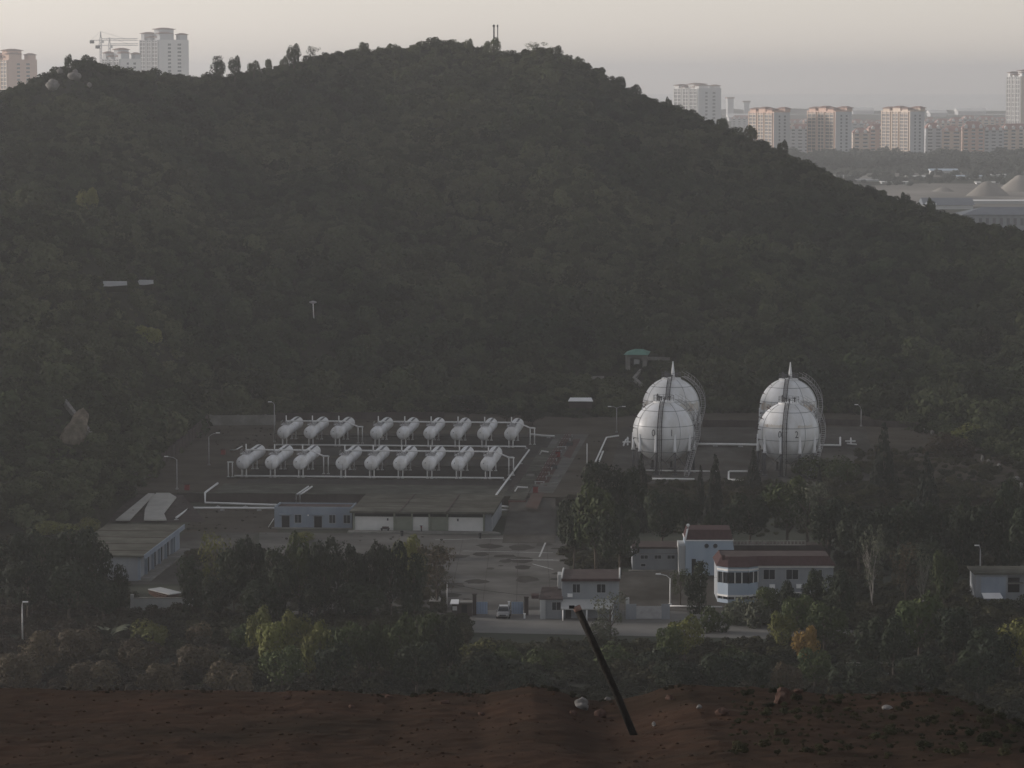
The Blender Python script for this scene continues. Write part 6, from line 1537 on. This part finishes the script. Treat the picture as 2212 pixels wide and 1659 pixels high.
# ------------------------------------------------------------------ trees and shrubs one can tell apart
D_, G_, OL, GO, BR, YE, PA, CO = (M[k] for k in ('lf_dark', 'lf_mid', 'lf_olive', 'lf_gold', 'lf_brown', 'lf_yellow', 'lf_pale', 'lf_cone'))
T = [
 # kind, x, ytop, ybase, width, leaves, z, label
 ('round', 20, 1150, 1330, 130, D_, 0, 'dark rounded tree at the left edge below the hill foot'),
 ('round', 95, 1136, 1322, 130, D_, 0, 'big dark tree left of the garage roof, second from the left edge'),
 ('round', 168, 1127, 1318, 125, D_, 0, 'big dark tree with olive top, tallest of the left clump'),
 ('round', 205, 1158, 1322, 92, D_, 0, 'dark tree touching the left end of the garage roof'),
 ('tall', 258, 1212, 1325, 56, D_, 0, 'narrow dark tree in front of the near end of the garage'),
 ('round', 60, 1200, 1345, 120, D_, 0, 'low dark tree in front of the left clump'),
 ('round', 150, 1215, 1350, 130, D_, 0, 'wide dark tree in the middle front of the left clump'),
 ('round', 225, 1245, 1345, 90, D_, 0, 'dark tree left of the low pale yard wall'),
 ('low', 110, 1122, 1152, 110, OL, 1, 'olive shrub crest on the bank above the left clump'),
 ('low', 190, 1118, 1150, 70, OL, 1, 'small olive shrub beside the foot of the boundary wall'),
 ('tall', 412, 1192, 1338, 72, D_, 0, 'dark egg shaped tree right of the garage doors'),
 ('open', 462, 1140, 1325, 78, OL, 0, 'open crowned olive tree showing its trunk, left of the dark clump'),
 ('round', 505, 1165, 1345, 80, D_, 0, 'dark tree between the open olive tree and the clump'),
 ('round', 548, 1148, 1340, 84, D_, 0, 'tall dark tree below the left end of the blue grey office'),
 ('tall', 600, 1165, 1352, 84, D_, 0, 'tall dark tree in front of the office doors'),
 ('round', 648, 1150, 1345, 82, G_, 0, 'dark tree with lighter top below the office windows'),
 ('low', 650, 1146, 1170, 70, OL, 0, 'yellowish shrub just below the office wall'),
 ('round', 700, 1148, 1352, 84, D_, 0, 'tall dark tree at the office right corner'),
 ('tall', 752, 1170, 1350, 84, D_, 0, 'tall dark tree below the left end of the loading shed'),
 ('round', 800, 1162, 1345, 84, D_, 0, 'tall dark tree under the left white panel'),
 ('round', 845, 1158, 1352, 84, D_, 0, 'tall dark tree under the middle white panel'),
 ('round', 880, 1156, 1300, 80, OL, 0, 'yellow green tree at the loading yard edge'),
 ('tall', 895, 1185, 1350, 74, D_, 0, 'dark tree at the right end of the clump by the loading yard'),
 ('open', 945, 1168, 1318, 92, BR, 0, 'open brownish tree spreading right over the loading yard'),
 ('round', 470, 1240, 1352, 90, D_, 0, 'dark bushy tree in front of the open olive tree'),
 ('round', 560, 1245, 1358, 100, D_, 0, 'dark bushy tree low in the left half of the clump'),
 ('round', 780, 1250, 1358, 110, D_, 0, 'dark bushy tree low in the right half of the clump'),
 ('round', 680, 1250, 1360, 100, D_, 0, 'dark bushy tree low in the middle of the clump'),
 # front bushes, those at the left coloured brown for the lens veil
 ('round', 563, 1303, 1430, 66, OL, 0, 'round olive bush standing above the front row, leftmost'),
 ('round', 592, 1332, 1480, 100, YE, 0, 'bright yellow green bush, brightest of the front row'),
 ('round', 640, 1318, 1480, 84, OL, 0, 'olive bush right of the brightest yellow green bush'),
 ('round', 690, 1335, 1488, 90, OL, 0, 'olive green bush below the pale broken pole'),
 ('round', 745, 1336, 1490, 84, G_, 0, 'green bush in the middle of the front row'),
 ('round', 800, 1345, 1492, 80, G_, 0, 'green bush right of the middle of the front row'),
 ('round', 862, 1316, 1492, 100, G_, 0, 'large green bush with pale crest near the kiosk'),
 ('round', 925, 1312, 1480, 96, G_, 0, 'large dark green bush left of the kiosk'),
 ('round', 968, 1330, 1488, 80, D_, 0, 'dark bush at the right end of the front row below the kiosk'),
 ('round', 720, 1380, 1510, 110, D_, 0, 'dark bush before the front row at its middle'),
 ('round', 900, 1380, 1512, 120, D_, 0, 'dark bush before the front row near its right end'),
 ('round', 610, 1395, 1510, 110, G_, 0, 'green bush before the brightest yellow green bush'),
 ('low', 520, 1345, 1400, 70, G_, 0, 'light green grassy shrub left of the front row'),
 ('low', 430, 1345, 1395, 80, BR, 0, 'brown shrub in front of the low pale yard wall'),
 ('low', 330, 1335, 1395, 110, OL, 0, 'olive shrub in front of the board stack'),
 ('round', 300, 1375, 1470, 110, BR, 0, 'brown bush low at the left front'),
 ('round', 170, 1350, 1450, 120, BR, 0, 'reddish brown bush near the old street lamp'),
 ('round', 90, 1360, 1470, 110, BR, 0, 'reddish brown bush right of the old street lamp'),
 ('round', 420, 1385, 1480, 110, BR, 0, 'brownish bush at the front between shrubs and earth bank'),
 ('low', 1040, 1385, 1430, 110, OL, 0, 'olive grassy shrub below the car'),
 ('low', 1105, 1392, 1440, 100, G_, 0, 'green grassy shrub at the verge of the entrance road'),
 ('low', 1170, 1398, 1450, 110, G_, 0, 'green shrub left of the two white marker posts'),
 ('low', 1060, 1400, 1480, 150, D_, 0, 'wide dark shrub below the olive grassy shrub'),
 ('low', 1330, 1392, 1450, 120, G_, 0, 'green shrub right of the leaning dark pole'),
 ('low', 1410, 1395, 1460, 120, D_, 0, 'dark shrub between the leaning pole and the olive tree'),
 ('low', 1590, 1398, 1450, 110, G_, 0, 'low green shrub below the pale road strip'),
 ('open', 1318, 1282, 1385, 80, PA, 0, 'pale open tree in front of the gatehouse canopy'),
 ('low', 1300, 1340, 1388, 90, PA, 0, 'pale leaved shrub under the open tree by the canopy'),
 # right half
 ('round', 1240, 1062, 1232, 90, D_, 0, 'dark tree at the left edge of the right hand wood'),
 ('round', 1288, 1043, 1238, 128, G_, 0, 'large tree with pale leaf tips beside the plant road'),
 ('round', 1340, 1080, 1242, 110, D_, 0, 'dark tree behind the gatehouse roof'),
 ('round', 1300, 985, 1150, 100, D_, 1, 'dark tree at the left foot of the front left sphere'),
 ('round', 1362, 1010, 1150, 80, D_, 1, 'dark tree in front of the left sphere legs'),
 ('cone', 1385, 985, 1130, 44, CO, 1, 'dark cypress in front of the left sphere'),
 ('round', 1430, 1050, 1200, 90, D_, 0, 'dark rounded tree above the grey annex'),
 ('round', 1480, 1062, 1190, 80, D_, 0, 'dark rounded tree above the white finial'),
 ('cone', 1513, 1008, 1110, 26, CO, 1, 'slim dark cypress right of the left spheres, left one'),
 ('cone', 1545, 985, 1120, 44, CO, 1, 'broad dark cypress between the two sphere pairs'),
 ('cone', 1628, 968, 1062, 32, CO, 1, 'dark cypress touching the left side of the right sphere'),
 ('round', 1560, 1085, 1200, 100, D_, 0, 'dark tree above the blue house roof'),
 ('round', 1620, 1058, 1190, 96, D_, 0, 'dark speckled tree left of the light speckled tree'),
 ('round', 1700, 1028, 1185, 120, G_, 0, 'large light speckled green tree below the right sphere'),
 ('open', 1745, 1040, 1190, 110, PA, 0, 'pale leaf tipped tree right of the light speckled tree'),
 ('low', 1760, 985, 1032, 130, G_, 1, 'spreading green shrub at the feet of the front right sphere'),
 ('low', 1830, 985, 1040, 110, G_, 1, 'green shrub right of the right sphere stair'),
 ('cone', 1770, 1012, 1060, 18, CO, 1, 'short dark cypress below the right sphere stair'),
 ('cone', 1908, 915, 1060, 56, CO, 1, 'tallest dark cypress in the open yard right of the spheres'),
 ('cone', 2002, 978, 1105, 50, CO, 1, 'dark cypress second right of the spheres'),
 ('low', 2050, 930, 985, 120, BR, 1, 'yellowish brown bush above the stone line'),
 ('low', 2095, 918, 960, 110, OL, 1, 'pale yellow green bush beside the stone line'),
 ('round', 1790, 1075, 1230, 110, D_, 0, 'dark tree behind the balustrade'),
 ('round', 1855, 1080, 1240, 110, D_, 0, 'dark tree right of the bay windowed office roof'),
 ('round', 1940, 1075, 1230, 120, D_, 0, 'wide dark tree behind the bare pale tree'),
 ('round', 2030, 1085, 1230, 130, D_, 0, 'dark tree in the middle of the right wood'),
 ('tall', 2080, 1060, 1240, 80, D_, 0, 'tall dark tree left of the blue store'),
 ('round', 2120, 1075, 1240, 110, D_, 0, 'dark tree behind the blue store'),
 ('tall', 2176, 1030, 1238, 90, D_, 0, 'tall dark tree at the right edge above the store'),
 ('round', 2215, 1085, 1250, 110, D_, 0, 'dark tree cut off by the right edge beside the store'),
 ('round', 1990, 1160, 1290, 120, D_, 0, 'dark tree with brown tips right of the office'),
 ('bare', 1885, 1130, 1318, 70, PA, 0, 'bare pale trunked tree right of the bay windowed office'),
 ('open', 1955, 1178, 1318, 70, BR, 0, 'pinkish brown thin tree right of the bare pale tree'),
 ('bare', 1995, 1185, 1320, 44, PA, 0, 'thin bare pale tree beside the pinkish brown tree'),
 ('round', 2038, 1188, 1330, 66, G_, 0, 'upright green tree left of the blue store'),
 ('tall', 1508, 1205, 1325, 66, D_, 0, 'dark feathery tree in front of the blue house'),
 ('open', 1470, 1228, 1312, 50, G_, 0, 'small open tree between the annex and street lamp'),
 ('round', 1760, 1228, 1350, 66, D_, 0, 'dark tree covering the right windows of the office'),
 ('round', 1815, 1222, 1360, 90, D_, 0, 'dark tree at the right end of the office'),
 ('round', 1722, 1278, 1395, 80, G_, 0, 'green tree in front of the office middle'),
 ('round', 1690, 1320, 1420, 70, OL, 0, 'olive tree below the office beside the road'),
 ('round', 1780, 1290, 1420, 110, G_, 0, 'large green tree in front of the office right end'),
 ('round', 1660, 1262, 1345, 60, G_, 0, 'green bush in front of the office wall right of the bay'),
 ('round', 1700, 1255, 1350, 56, D_, 0, 'dark bush below the second office window'),
 ('low', 1590, 1286, 1350, 90, PA, 0, 'grey green shrub under the bay window'),
 ('low', 1640, 1290, 1355, 80, PA, 0, 'grey green shrub right of the bay window'),
 ('low', 1535, 1305, 1365, 80, G_, 0, 'green shrub left below the bay window'),
 ('round', 1478, 1322, 1440, 96, OL, 0, 'olive tree in front of the street lamp beside the road'),
 ('round', 1445, 1345, 1450, 70, G_, 0, 'green bush left of the olive roadside tree'),
 ('round', 1740, 1352, 1460, 66, GO, 0, 'golden orange tree in the right foreground'),
 ('round', 1700, 1425, 1520, 80, BR, 0, 'reddish brown bush below the golden tree'),
 ('round', 1760, 1395, 1500, 90, G_, 0, 'dark green bush right of the golden tree'),
 ('round', 1880, 1330, 1470, 100, D_, 0, 'dark bush right of the green office tree'),
 ('round', 1985, 1268, 1440, 140, G_, 0, 'big green tree right of the road in the right foreground'),
 ('round', 2060, 1300, 1450, 110, D_, 0, 'dark tree right of the big green foreground tree'),
 ('round', 1930, 1330, 1480, 90, D_, 0, 'dark bush left of the big green foreground tree'),
 ('round', 2140, 1345, 1490, 130, D_, 0, 'dark tree below the blue store'),
 ('round', 2205, 1330, 1480, 120, OL, 0, 'olive tree at the right edge below the blue store'),
 ('round', 2110, 1400, 1530, 120, D_, 0, 'dark bush at the lower right front'),
 ('round', 1990, 1400, 1530, 130, D_, 0, 'dark bush below the big green foreground tree'),
 ('round', 1850, 1420, 1530, 130, D_, 0, 'dark wide bush right of the reddish brown bush'),
 ('round', 1560, 1410, 1520, 130, D_, 0, 'dark wide bush below the pale road strip'),
 ('round', 1630, 1400, 1510, 90, D_, 0, 'dark bush left of the reddish brown bush'),
 ('round', 1460, 1420, 1520, 110, D_, 0, 'dark bush below the olive roadside tree'),
 ('low', 1130, 1440, 1520, 140, D_, 0, 'dark brush above the earth bank'),
 ('low', 1010, 1430, 1520, 140, D_, 0, 'dark brush right of the front row bushes'),
 ('round', 200, 1420, 1530, 140, BR, 0, 'brown bush just above the earth bank at the left'),
 ('round', 350, 1430, 1530, 130, BR, 0, 'brown bush above the earth bank left of centre'),
 ('round', 500, 1420, 1530, 130, BR, 0, 'brownish green bush above the earth bank'),
 ('round', 40, 1400, 1530, 130, BR, 0, 'brown bush at the left edge above the earth bank'),
]
for kd, x, yt, yb, w_, lf, zz, lab in T:
    tree(kd, x, yt, yb, w_, lf, lab, cat={'low': 'shrub', 'cone': 'cypress'}.get(kd, 'tree'), z=PZ if zz else 0.0, name='bush' if 'bush' in lab else None)

# on the hill: single trees that stand out
for x, yt, yb, w_, lf, kd, lab in ((190, 405, 482, 56, YE, 'round', 'yellow green tree standing out on the left slope, upper'), (318, 700, 752, 78, YE, 'round', 'yellow green tree standing out on the left slope, lower'),
        (1010, 848, 908, 104, D_, 'round', 'large dark dome shaped tree at the hill foot behind the tanks'), (1095, 868, 915, 62, D_, 'round', 'smaller dark dome shaped tree right of the large dome'), (1150, 880, 918, 60, D_, 'round', 'dark tree at the hill foot left of the white shelter')):
    P = on_hill(x, yb) if yb < 880 else pt(x, yb, PZ); P.z -= .3
    tree(kd, x, yt, yb, w_, lf, lab, base=P)
# skyline trees
SK = [(470, 114, 162, 38, 'dark upright tree on the saddle, left of the skyline trees there', 'tall'), (507, 120, 160, 32, 'dark tree on the saddle, second from the left', 'round'), (548, 128, 154, 34, 'low dark tree on the saddle, third from the left', 'round'), (580, 124, 148, 20, 'small dark tree on the saddle, fourth from the left', 'round'),
      (634, 94, 136, 38, 'lollipop shaped tree on the ridge left of the summit', 'round'), (615, 118, 142, 24, 'low bush left of the lollipop shaped tree', 'round'), (676, 97, 122, 34, 'leaning tree right of the lollipop shaped tree', 'open'), (148, 117, 142, 24, 'small dark tree on the left summit, left one', 'round'), (190, 116, 136, 40, 'dark tree on the left summit, right one', 'round'),
      (786, 88, 106, 28, 'small tree on the ridge midway to the summit', 'round'), (1012, 83, 100, 24, 'small tree left of the summit dome tree', 'round'), (1065, 78, 112, 44, 'dome shaped tree below the twin masts on the summit', 'round'), (1158, 89, 108, 50, 'flat topped tree right of the summit masts', 'open'), (1200, 98, 118, 36, 'dark tree on the right brow of the summit', 'round'),
      (1250, 120, 142, 30, 'tree at the step of the right ridge', 'round'), (1340, 162, 196, 30, 'thin tree on the right ridge, upper of two', 'round'), (1372, 182, 214, 38, 'thin tree on the right ridge, lower of two', 'round'), (1444, 207, 226, 18, 'tiny tree beside the turreted white tower', 'round'), (1560, 252, 280, 34, 'dome shaped tree right of the turreted white tower', 'round'),
      (1622, 270, 302, 40, 'dark tree before the first pink tower', 'round'), (1690, 300, 330, 30, 'dark tree on the right slope below the first pink tower', 'round'), (1880, 398, 420, 28, 'dark tree on the skyline before the bare yard', 'round'), (1955, 415, 440, 26, 'dark tree on the skyline left of the slate roofed shed', 'round'), (2010, 424, 456, 24, 'dark tree before the slate roofed shed', 'round'), (2118, 478, 500, 30, 'dark tree on the skyline before the long factory', 'round'), (2180, 488, 512, 36, 'dark tree on the skyline at the right edge', 'round')]
for x, yt, yb, w_, lab, kd in SK:
    Yd = float(RDIST(x)) - 6; P = pd(x, yb, Yd); P.z = float(hill_z(P.x, P.y)) - .3
    tree(kd, x, yt, yb, w_, M['lf_forest'], lab, base=P, group='trees on the skyline')
# palm like plant at the left front
P = pt(235, 1392, 0); k = px_per_m(P); t = thing('banana_plant', 'clump of broad pale banana leaves in the left front bushes', 'banana plant', P)
for i in range(9):
    q = i * 2.4; l = 3.2 + (i % 3) * .6; m = MB(); n = 7; vs = []
    for j in range(n):
        f = j / (n - 1); w_ = .42 * math.sin(math.pi * min(1, f * .95 + .05)) + .03; r_ = l * f * .8; zz = l * (1.0 * f - .62 * f * f)
        c = Vector((r_ * math.cos(q), r_ * math.sin(q), .8 + zz)); s_ = Vector((-math.sin(q), math.cos(q), .25)) * w_
        vs += [c - s_, c, c + s_ ]
    m.add(vs, [(j * 3 + a, j * 3 + a + 1, j * 3 + a + 4, j * 3 + a + 3) for j in range(n - 1) for a in (0, 1)], True); m.build('leaf', M['lf_pale'], t)
m = MB(); m.tube([(0, 0, -.1), (0, 0, 1.0)], .22, 8); m.build('stem', M['bark'], t)

# ------------------------------------------------------------------ ground cover (stuff)
def cover(name, label, boxes, n, s0, s1, material, seed, zf=0.0, hold=None):
    r_ = np.random.RandomState(seed); P = []; Sx = []; w_ = [b[4] for b in boxes]; w_ = np.array(w_, float) / sum(w_)
    for i in range(n):
        b = boxes[r_.choice(len(boxes), p=w_)]
        x = r_.uniform(b[0], b[1]); y = r_.uniform(b[2], b[3]); z = b[5] if len(b) > 5 else 0.0
        if hold and any(h[0] < x < h[1] and h[2] < y < h[3] for h in hold): continue
        q = pt(x, y, z); s_ = s0 + (s1 - s0) * r_.rand() ** 2.2
        P.append((q.x, q.y, z - .1)); Sx.append((s_ * 1.2, s_ * 1.2, s_ * r_.uniform(.6, 1.0)))
    return scatter(name, label, 'undergrowth', P, Sx, FPROTO, material, seed)
M['lf_under'] = mat('undergrowth_leaves', (.015, .02, .011), (.032, .036, .017), .15, .8, rnd=.4, c3=(.046, .042, .022), s3=.06, spec=.1)
M['lf_dry_veil'] = mat('dry_and_veil_brown', (.032, .023, .017), (.05, .037, .026), .2, .85, rnd=.3, c3=(.028, .027, .016), s3=.05, spec=.1)  # dry grass and weeds; on the left scrub the brown carries lens veil
cover('undergrowth', 'dense dark green scrub between the entrance road and the earth bank',
      [(380, 2260, 1412, 1560, 10), (-200, 2400, 1560, 1800, 2.5), (1000, 1420, 1405, 1440, 1.5), (380, 1010, 1340, 1400, 3), (-60, 400, 1135, 1330, 3), (1470, 2260, 1385, 1420, 2), (1650, 2260, 1296, 1362, 3)], 6300, .5, 1.5, M['lf_under'], 41,
      hold=[(280, 425, 1255, 1322), (1010, 1490, 1240, 1404), (1490, 1690, 1355, 1404), (2100, 2260, 1240, 1310), (225, 450, 1120, 1260)])
cover('veil_brown_scrub', 'scrub at the left front above the earth bank, coloured brown for a warm lens veil', [(-60, 480, 1325, 1560, 5)], 1300, .5, 1.5, M['lf_dry_veil'], 42)
cover('wood_floor', 'dark scrub under the trees right of the plant road', [(1215, 1500, 1100, 1230, 3), (1480, 2260, 1075, 1225, 6), (1800, 2260, 1200, 1300, 3), (395, 960, 1200, 1335, 4), (1790, 2250, 1050, 1080, 1.5, 1.6), (1385, 1900, 1045, 1100, 3, 1.6), (1850, 2260, 975, 1085, 4, 1.6)], 3300, .5, 1.3, M['lf_under'], 43,
      hold=[(1360, 1600, 1150, 1260), (1545, 1810, 1160, 1305), (2100, 2260, 1230, 1310)])
cover('yard_weeds', 'low brownish weeds scattered over the open ground of the plant', [(460, 600, 922, 975, 3, 1.6), (395, 590, 1098, 1148, 3), (1790, 2060, 930, 1060, 4, 1.6), (235, 470, 1000, 1110, 2, 1.0), (1240, 1340, 945, 1040, 1, 1.6), (1520, 1650, 1030, 1060, 1, 1.6), (600, 960, 908, 922, 1.5, 1.6), (560, 960, 1150, 1200, 1.5)], 340, .12, .32, M['lf_dry_veil'], 44)
# ------------------------------------------------------------------ red earth bank in front of the camera
EDGE = terrain_curve([(-400, 1490), (0, 1488), (200, 1492), (400, 1490), (600, 1494), (700, 1490), (780, 1497), (870, 1502), (950, 1496), (1050, 1498), (1090, 1490), (1150, 1482), (1200, 1488), (1230, 1498), (1260, 1508), (1300, 1514), (1350, 1510),
    (1400, 1498), (1430, 1488), (1480, 1478), (1550, 1484), (1700, 1488), (1800, 1499), (1900, 1498), (2000, 1496), (2080, 1506), (2140, 1530), (2212, 1560), (2600, 1600)])
EY = 158.0
def bank_z(X, Y):
    xp_ = CX + FPX * X / (EY * _cp); v = (CY - EDGE(xp_)) / FPX
    ze = CAMH + EY * (v * _cp - _sp) / (_cp + v * _sp)
    t = np.clip((EY - Y) / 60.0, 0, 1)
    z = ze + (55.6 - ze) * t ** 1.0
    z = z + (fbm(X / 6.0, Y / 6.0, 4, 61) * .22) * np.clip((EY - Y) / 6, 0, 1) * np.clip(1.3 - t, .2, 1) + fbm(X / .9, Y / .9, 4, 71, .5) * .10 + np.clip(fbm(X / 2.2, Y / 2.2, 2, 77), 0, 1) * .06
    back_ = np.clip((Y - EY) / 150.0, 0, 1)
    z = np.where(Y > EY, ze - (ze + 1.0) * back_ ** .75 + fbm(X / .9, Y / .9, 3, 71) * .15, z)
    near = np.clip((98 - Y) / 98.0, 0, 1); z = np.where(Y < 98, 55.6 + (75.9 - 55.6) * near + (fbm(X / 6.0, Y / 6.0, 4, 61) * .3), z)
    return z
ys = np.concatenate([np.linspace(-12, 98, 24, endpoint=False), np.linspace(98, 164, 330), np.linspace(165, 308, 40)])
xs = np.linspace(-34, 34, 420)
Xb, Yb = np.meshgrid(xs, ys)
struct(link('earth_bank', grid_mesh('earth_bank', Xb, Yb, bank_z(Xb, Yb)), M['redsoil']))
def on_bank(x, y):
    d = ray(x, y); Ys = np.arange(90, 160, .1); k = Ys / d.y
    zz = bank_z(d.x * k, Ys); hit = CAMH + d.z * k < zz
    i = int(np.argmax(hit)) if hit.any() else len(Ys) - 1
    return Vector((d.x * k[i], Ys[i], float(zz[i])))
# rocks and clods lying on the bank
RK = [(1256, 1530, 30, 26, 'rock', 'largest pale rock lying in the hollow of the earth bank'), (1296, 1548, 34, 18, 'redrock', 'flat reddish slab right of the largest pale rock'), (1312, 1513, 16, 9, 'rock', 'small pale stone beside the leaning pole'), (1238, 1545, 18, 14, 'redrock', 'reddish clod left of the largest pale rock'), (1490, 1470, 40, 14, 'redrock', 'reddish rock on the crest right of the leaning pole'),
      (1690, 1520, 40, 40, 'redrock', 'large reddish boulder on the crest in the right half'), (1725, 1496, 26, 10, 'redrock', 'flat clod on the crest right of the large boulder'), (1892, 1492, 18, 14, 'rock', 'small pale stone on the right crest'), (1915, 1532, 26, 9, 'rock', 'flat pale stone below the right crest'), (1446, 1512, 20, 12, 'redrock', 'reddish clod below the crest rock'), (1510, 1530, 12, 9, 'rock', 'tiny pale stone on the bank below the crest'), (1413, 1568, 10, 9, 'rock', 'tiny pale stone right of the pole foot'), (1560, 1545, 30, 18, 'redrock', 'reddish clod in the middle of the right bank'), (1165, 1480, 60, 26, 'redrock', 'wide brown mound top on the crest left of the hollow'),
      (840, 1508, 20, 10, 'redrock', 'small clod on the crest left of centre'), (620, 1510, 22, 10, 'redrock', 'small clod on the left crest'), (760, 1530, 18, 9, 'redrock', 'small clod below the left crest'), (960, 1520, 20, 10, 'redrock', 'small clod below the crest near the centre'), (1040, 1545, 16, 9, 'redrock', 'tiny clod on the bank below the centre')]
for i, (x, y, w_, h, m_, lab) in enumerate(RK):
    P = on_bank(x, y); k = px_per_m(P)
    o = link('rock' if m_ == 'rock' else 'earth_clod', rock_mesh(50 + i, w_ / k / 2, w_ / k / 2.4, h / k / 1.7, .34), M[m_]); o.location = P + Vector((0, 0, h / k * .25)); o.rotation_euler = (0, 0, i * 1.3)
    tag(o, lab, 'rock' if m_ == 'rock' else 'clod', 'rocks and clods on the earth bank')
# leaning dark pole, its cut end pale
A = on_bank(1368, 1588); k = px_per_m(A); B = pd(1246, 1312, A.y + .6) 
pl = thing('leaning_pole', 'thick dark wooden pole with pale cut end leaning left out of the earth bank', 'pole', A)
d = B - A; m = MB(); m.tube([-d.normalized() * .8, d * .3 + Vector((.06, 0, 0)), d * .65 + Vector((.05, 0, 0)), d], [.15, .147, .143, .14], 12); m.build('shaft', mat('dark_wood', (.012, .011, .010), (.022, .019, .016), 3.0, .85, bump=.4), pl)
n = d.normalized(); m = MB(); m.tube([d - n * .16, d + n * .05], [.158, .158], 12); m.build('sleeve', mat('cut_end', (.20, .13, .11), (.28, .19, .16), 6.0, .8), pl)
m = MB(); m.tube([d + n * .05, d + n * .06], [.12, .12], 12); m.build('hollow', M['dark'], pl)
m = MB(); m.box(d + Vector((-.2, -.05, .02)), (.22, .12, .12)); m.build('pin', M['dark'], pl)

r_ = np.random.RandomState(77); n = 2600
Yc = 104 + 54 * r_.rand(n) ** .8; Xc = r_.uniform(-1, 1, n) * Yc * .15
sc_ = .02 + .07 * r_.rand(n) ** 4
scatter('soil_clods', 'small clods and crumbs of red soil strewn over the earth bank', 'soil clods', np.stack([Xc, Yc, bank_z(Xc, Yc)], -1), np.stack([sc_ * 1.2, sc_, sc_ * .8], -1), [rock_mesh(90 + i, 1, 1, 1, .4, 2) for i in range(4)], M['redsoil'], 78)
n = 420; Yc = 128 + 32 * r_.rand(n); Xc = (.062 + .09 * r_.rand(n)) * Yc
sc_ = .06 + .16 * r_.rand(n) ** 3
scatter('bank_weeds', 'dark weeds growing on the right hand side of the earth bank', 'weeds', np.stack([Xc, Yc, bank_z(Xc, Yc)], -1), np.stack([sc_ * 1.3, sc_ * 1.3, sc_], -1), FPROTO, M['lf_under'], 79)

n = 520; Xc = r_.uniform(-25, 25, n); Yc = EY - 2.5 + 4.0 * r_.rand(n); kp = fbm(Xc / 3.0, Yc / 3.0, 2, 5) > -.08; Xc, Yc = Xc[kp], Yc[kp]
sc_ = .04 + .11 * r_.rand(len(Xc)) ** 2.5
scatter('crest_grass', 'brown dry grass tufts along the crest of the earth bank', 'grass', np.stack([Xc, Yc, bank_z(Xc, Yc)], -1), np.stack([sc_ * 1.2, sc_, sc_ * .9], -1), FPROTO, M['lf_dry_veil'], 80)
# ------------------------------------------------------------------ haze
HAZE_D = 0.000135
hb = MB(); hb.bx(-16000, 16000, -600, 17000, -3.5, 128)
hm = bpy.data.materials.new('haze_air'); hm.use_nodes = True
for nd in list(hm.node_tree.nodes):
    if nd.type == 'BSDF_PRINCIPLED': hm.node_tree.nodes.remove(nd)
pv = hm.node_tree.nodes.new('ShaderNodeVolumePrincipled')
pv.inputs['Color'].default_value = (.99, .985, .99, 1); pv.inputs['Density'].default_value = HAZE_D; pv.inputs['Anisotropy'].default_value = .6
hm.node_tree.links.new(pv.outputs[0], hm.node_tree.nodes['Material Output'].inputs['Volume'])
ho = hb.build('haze', hm)
tag(ho, 'thin pale evening haze hanging over the plant, the hill and the far city', 'haze', kind='stuff')
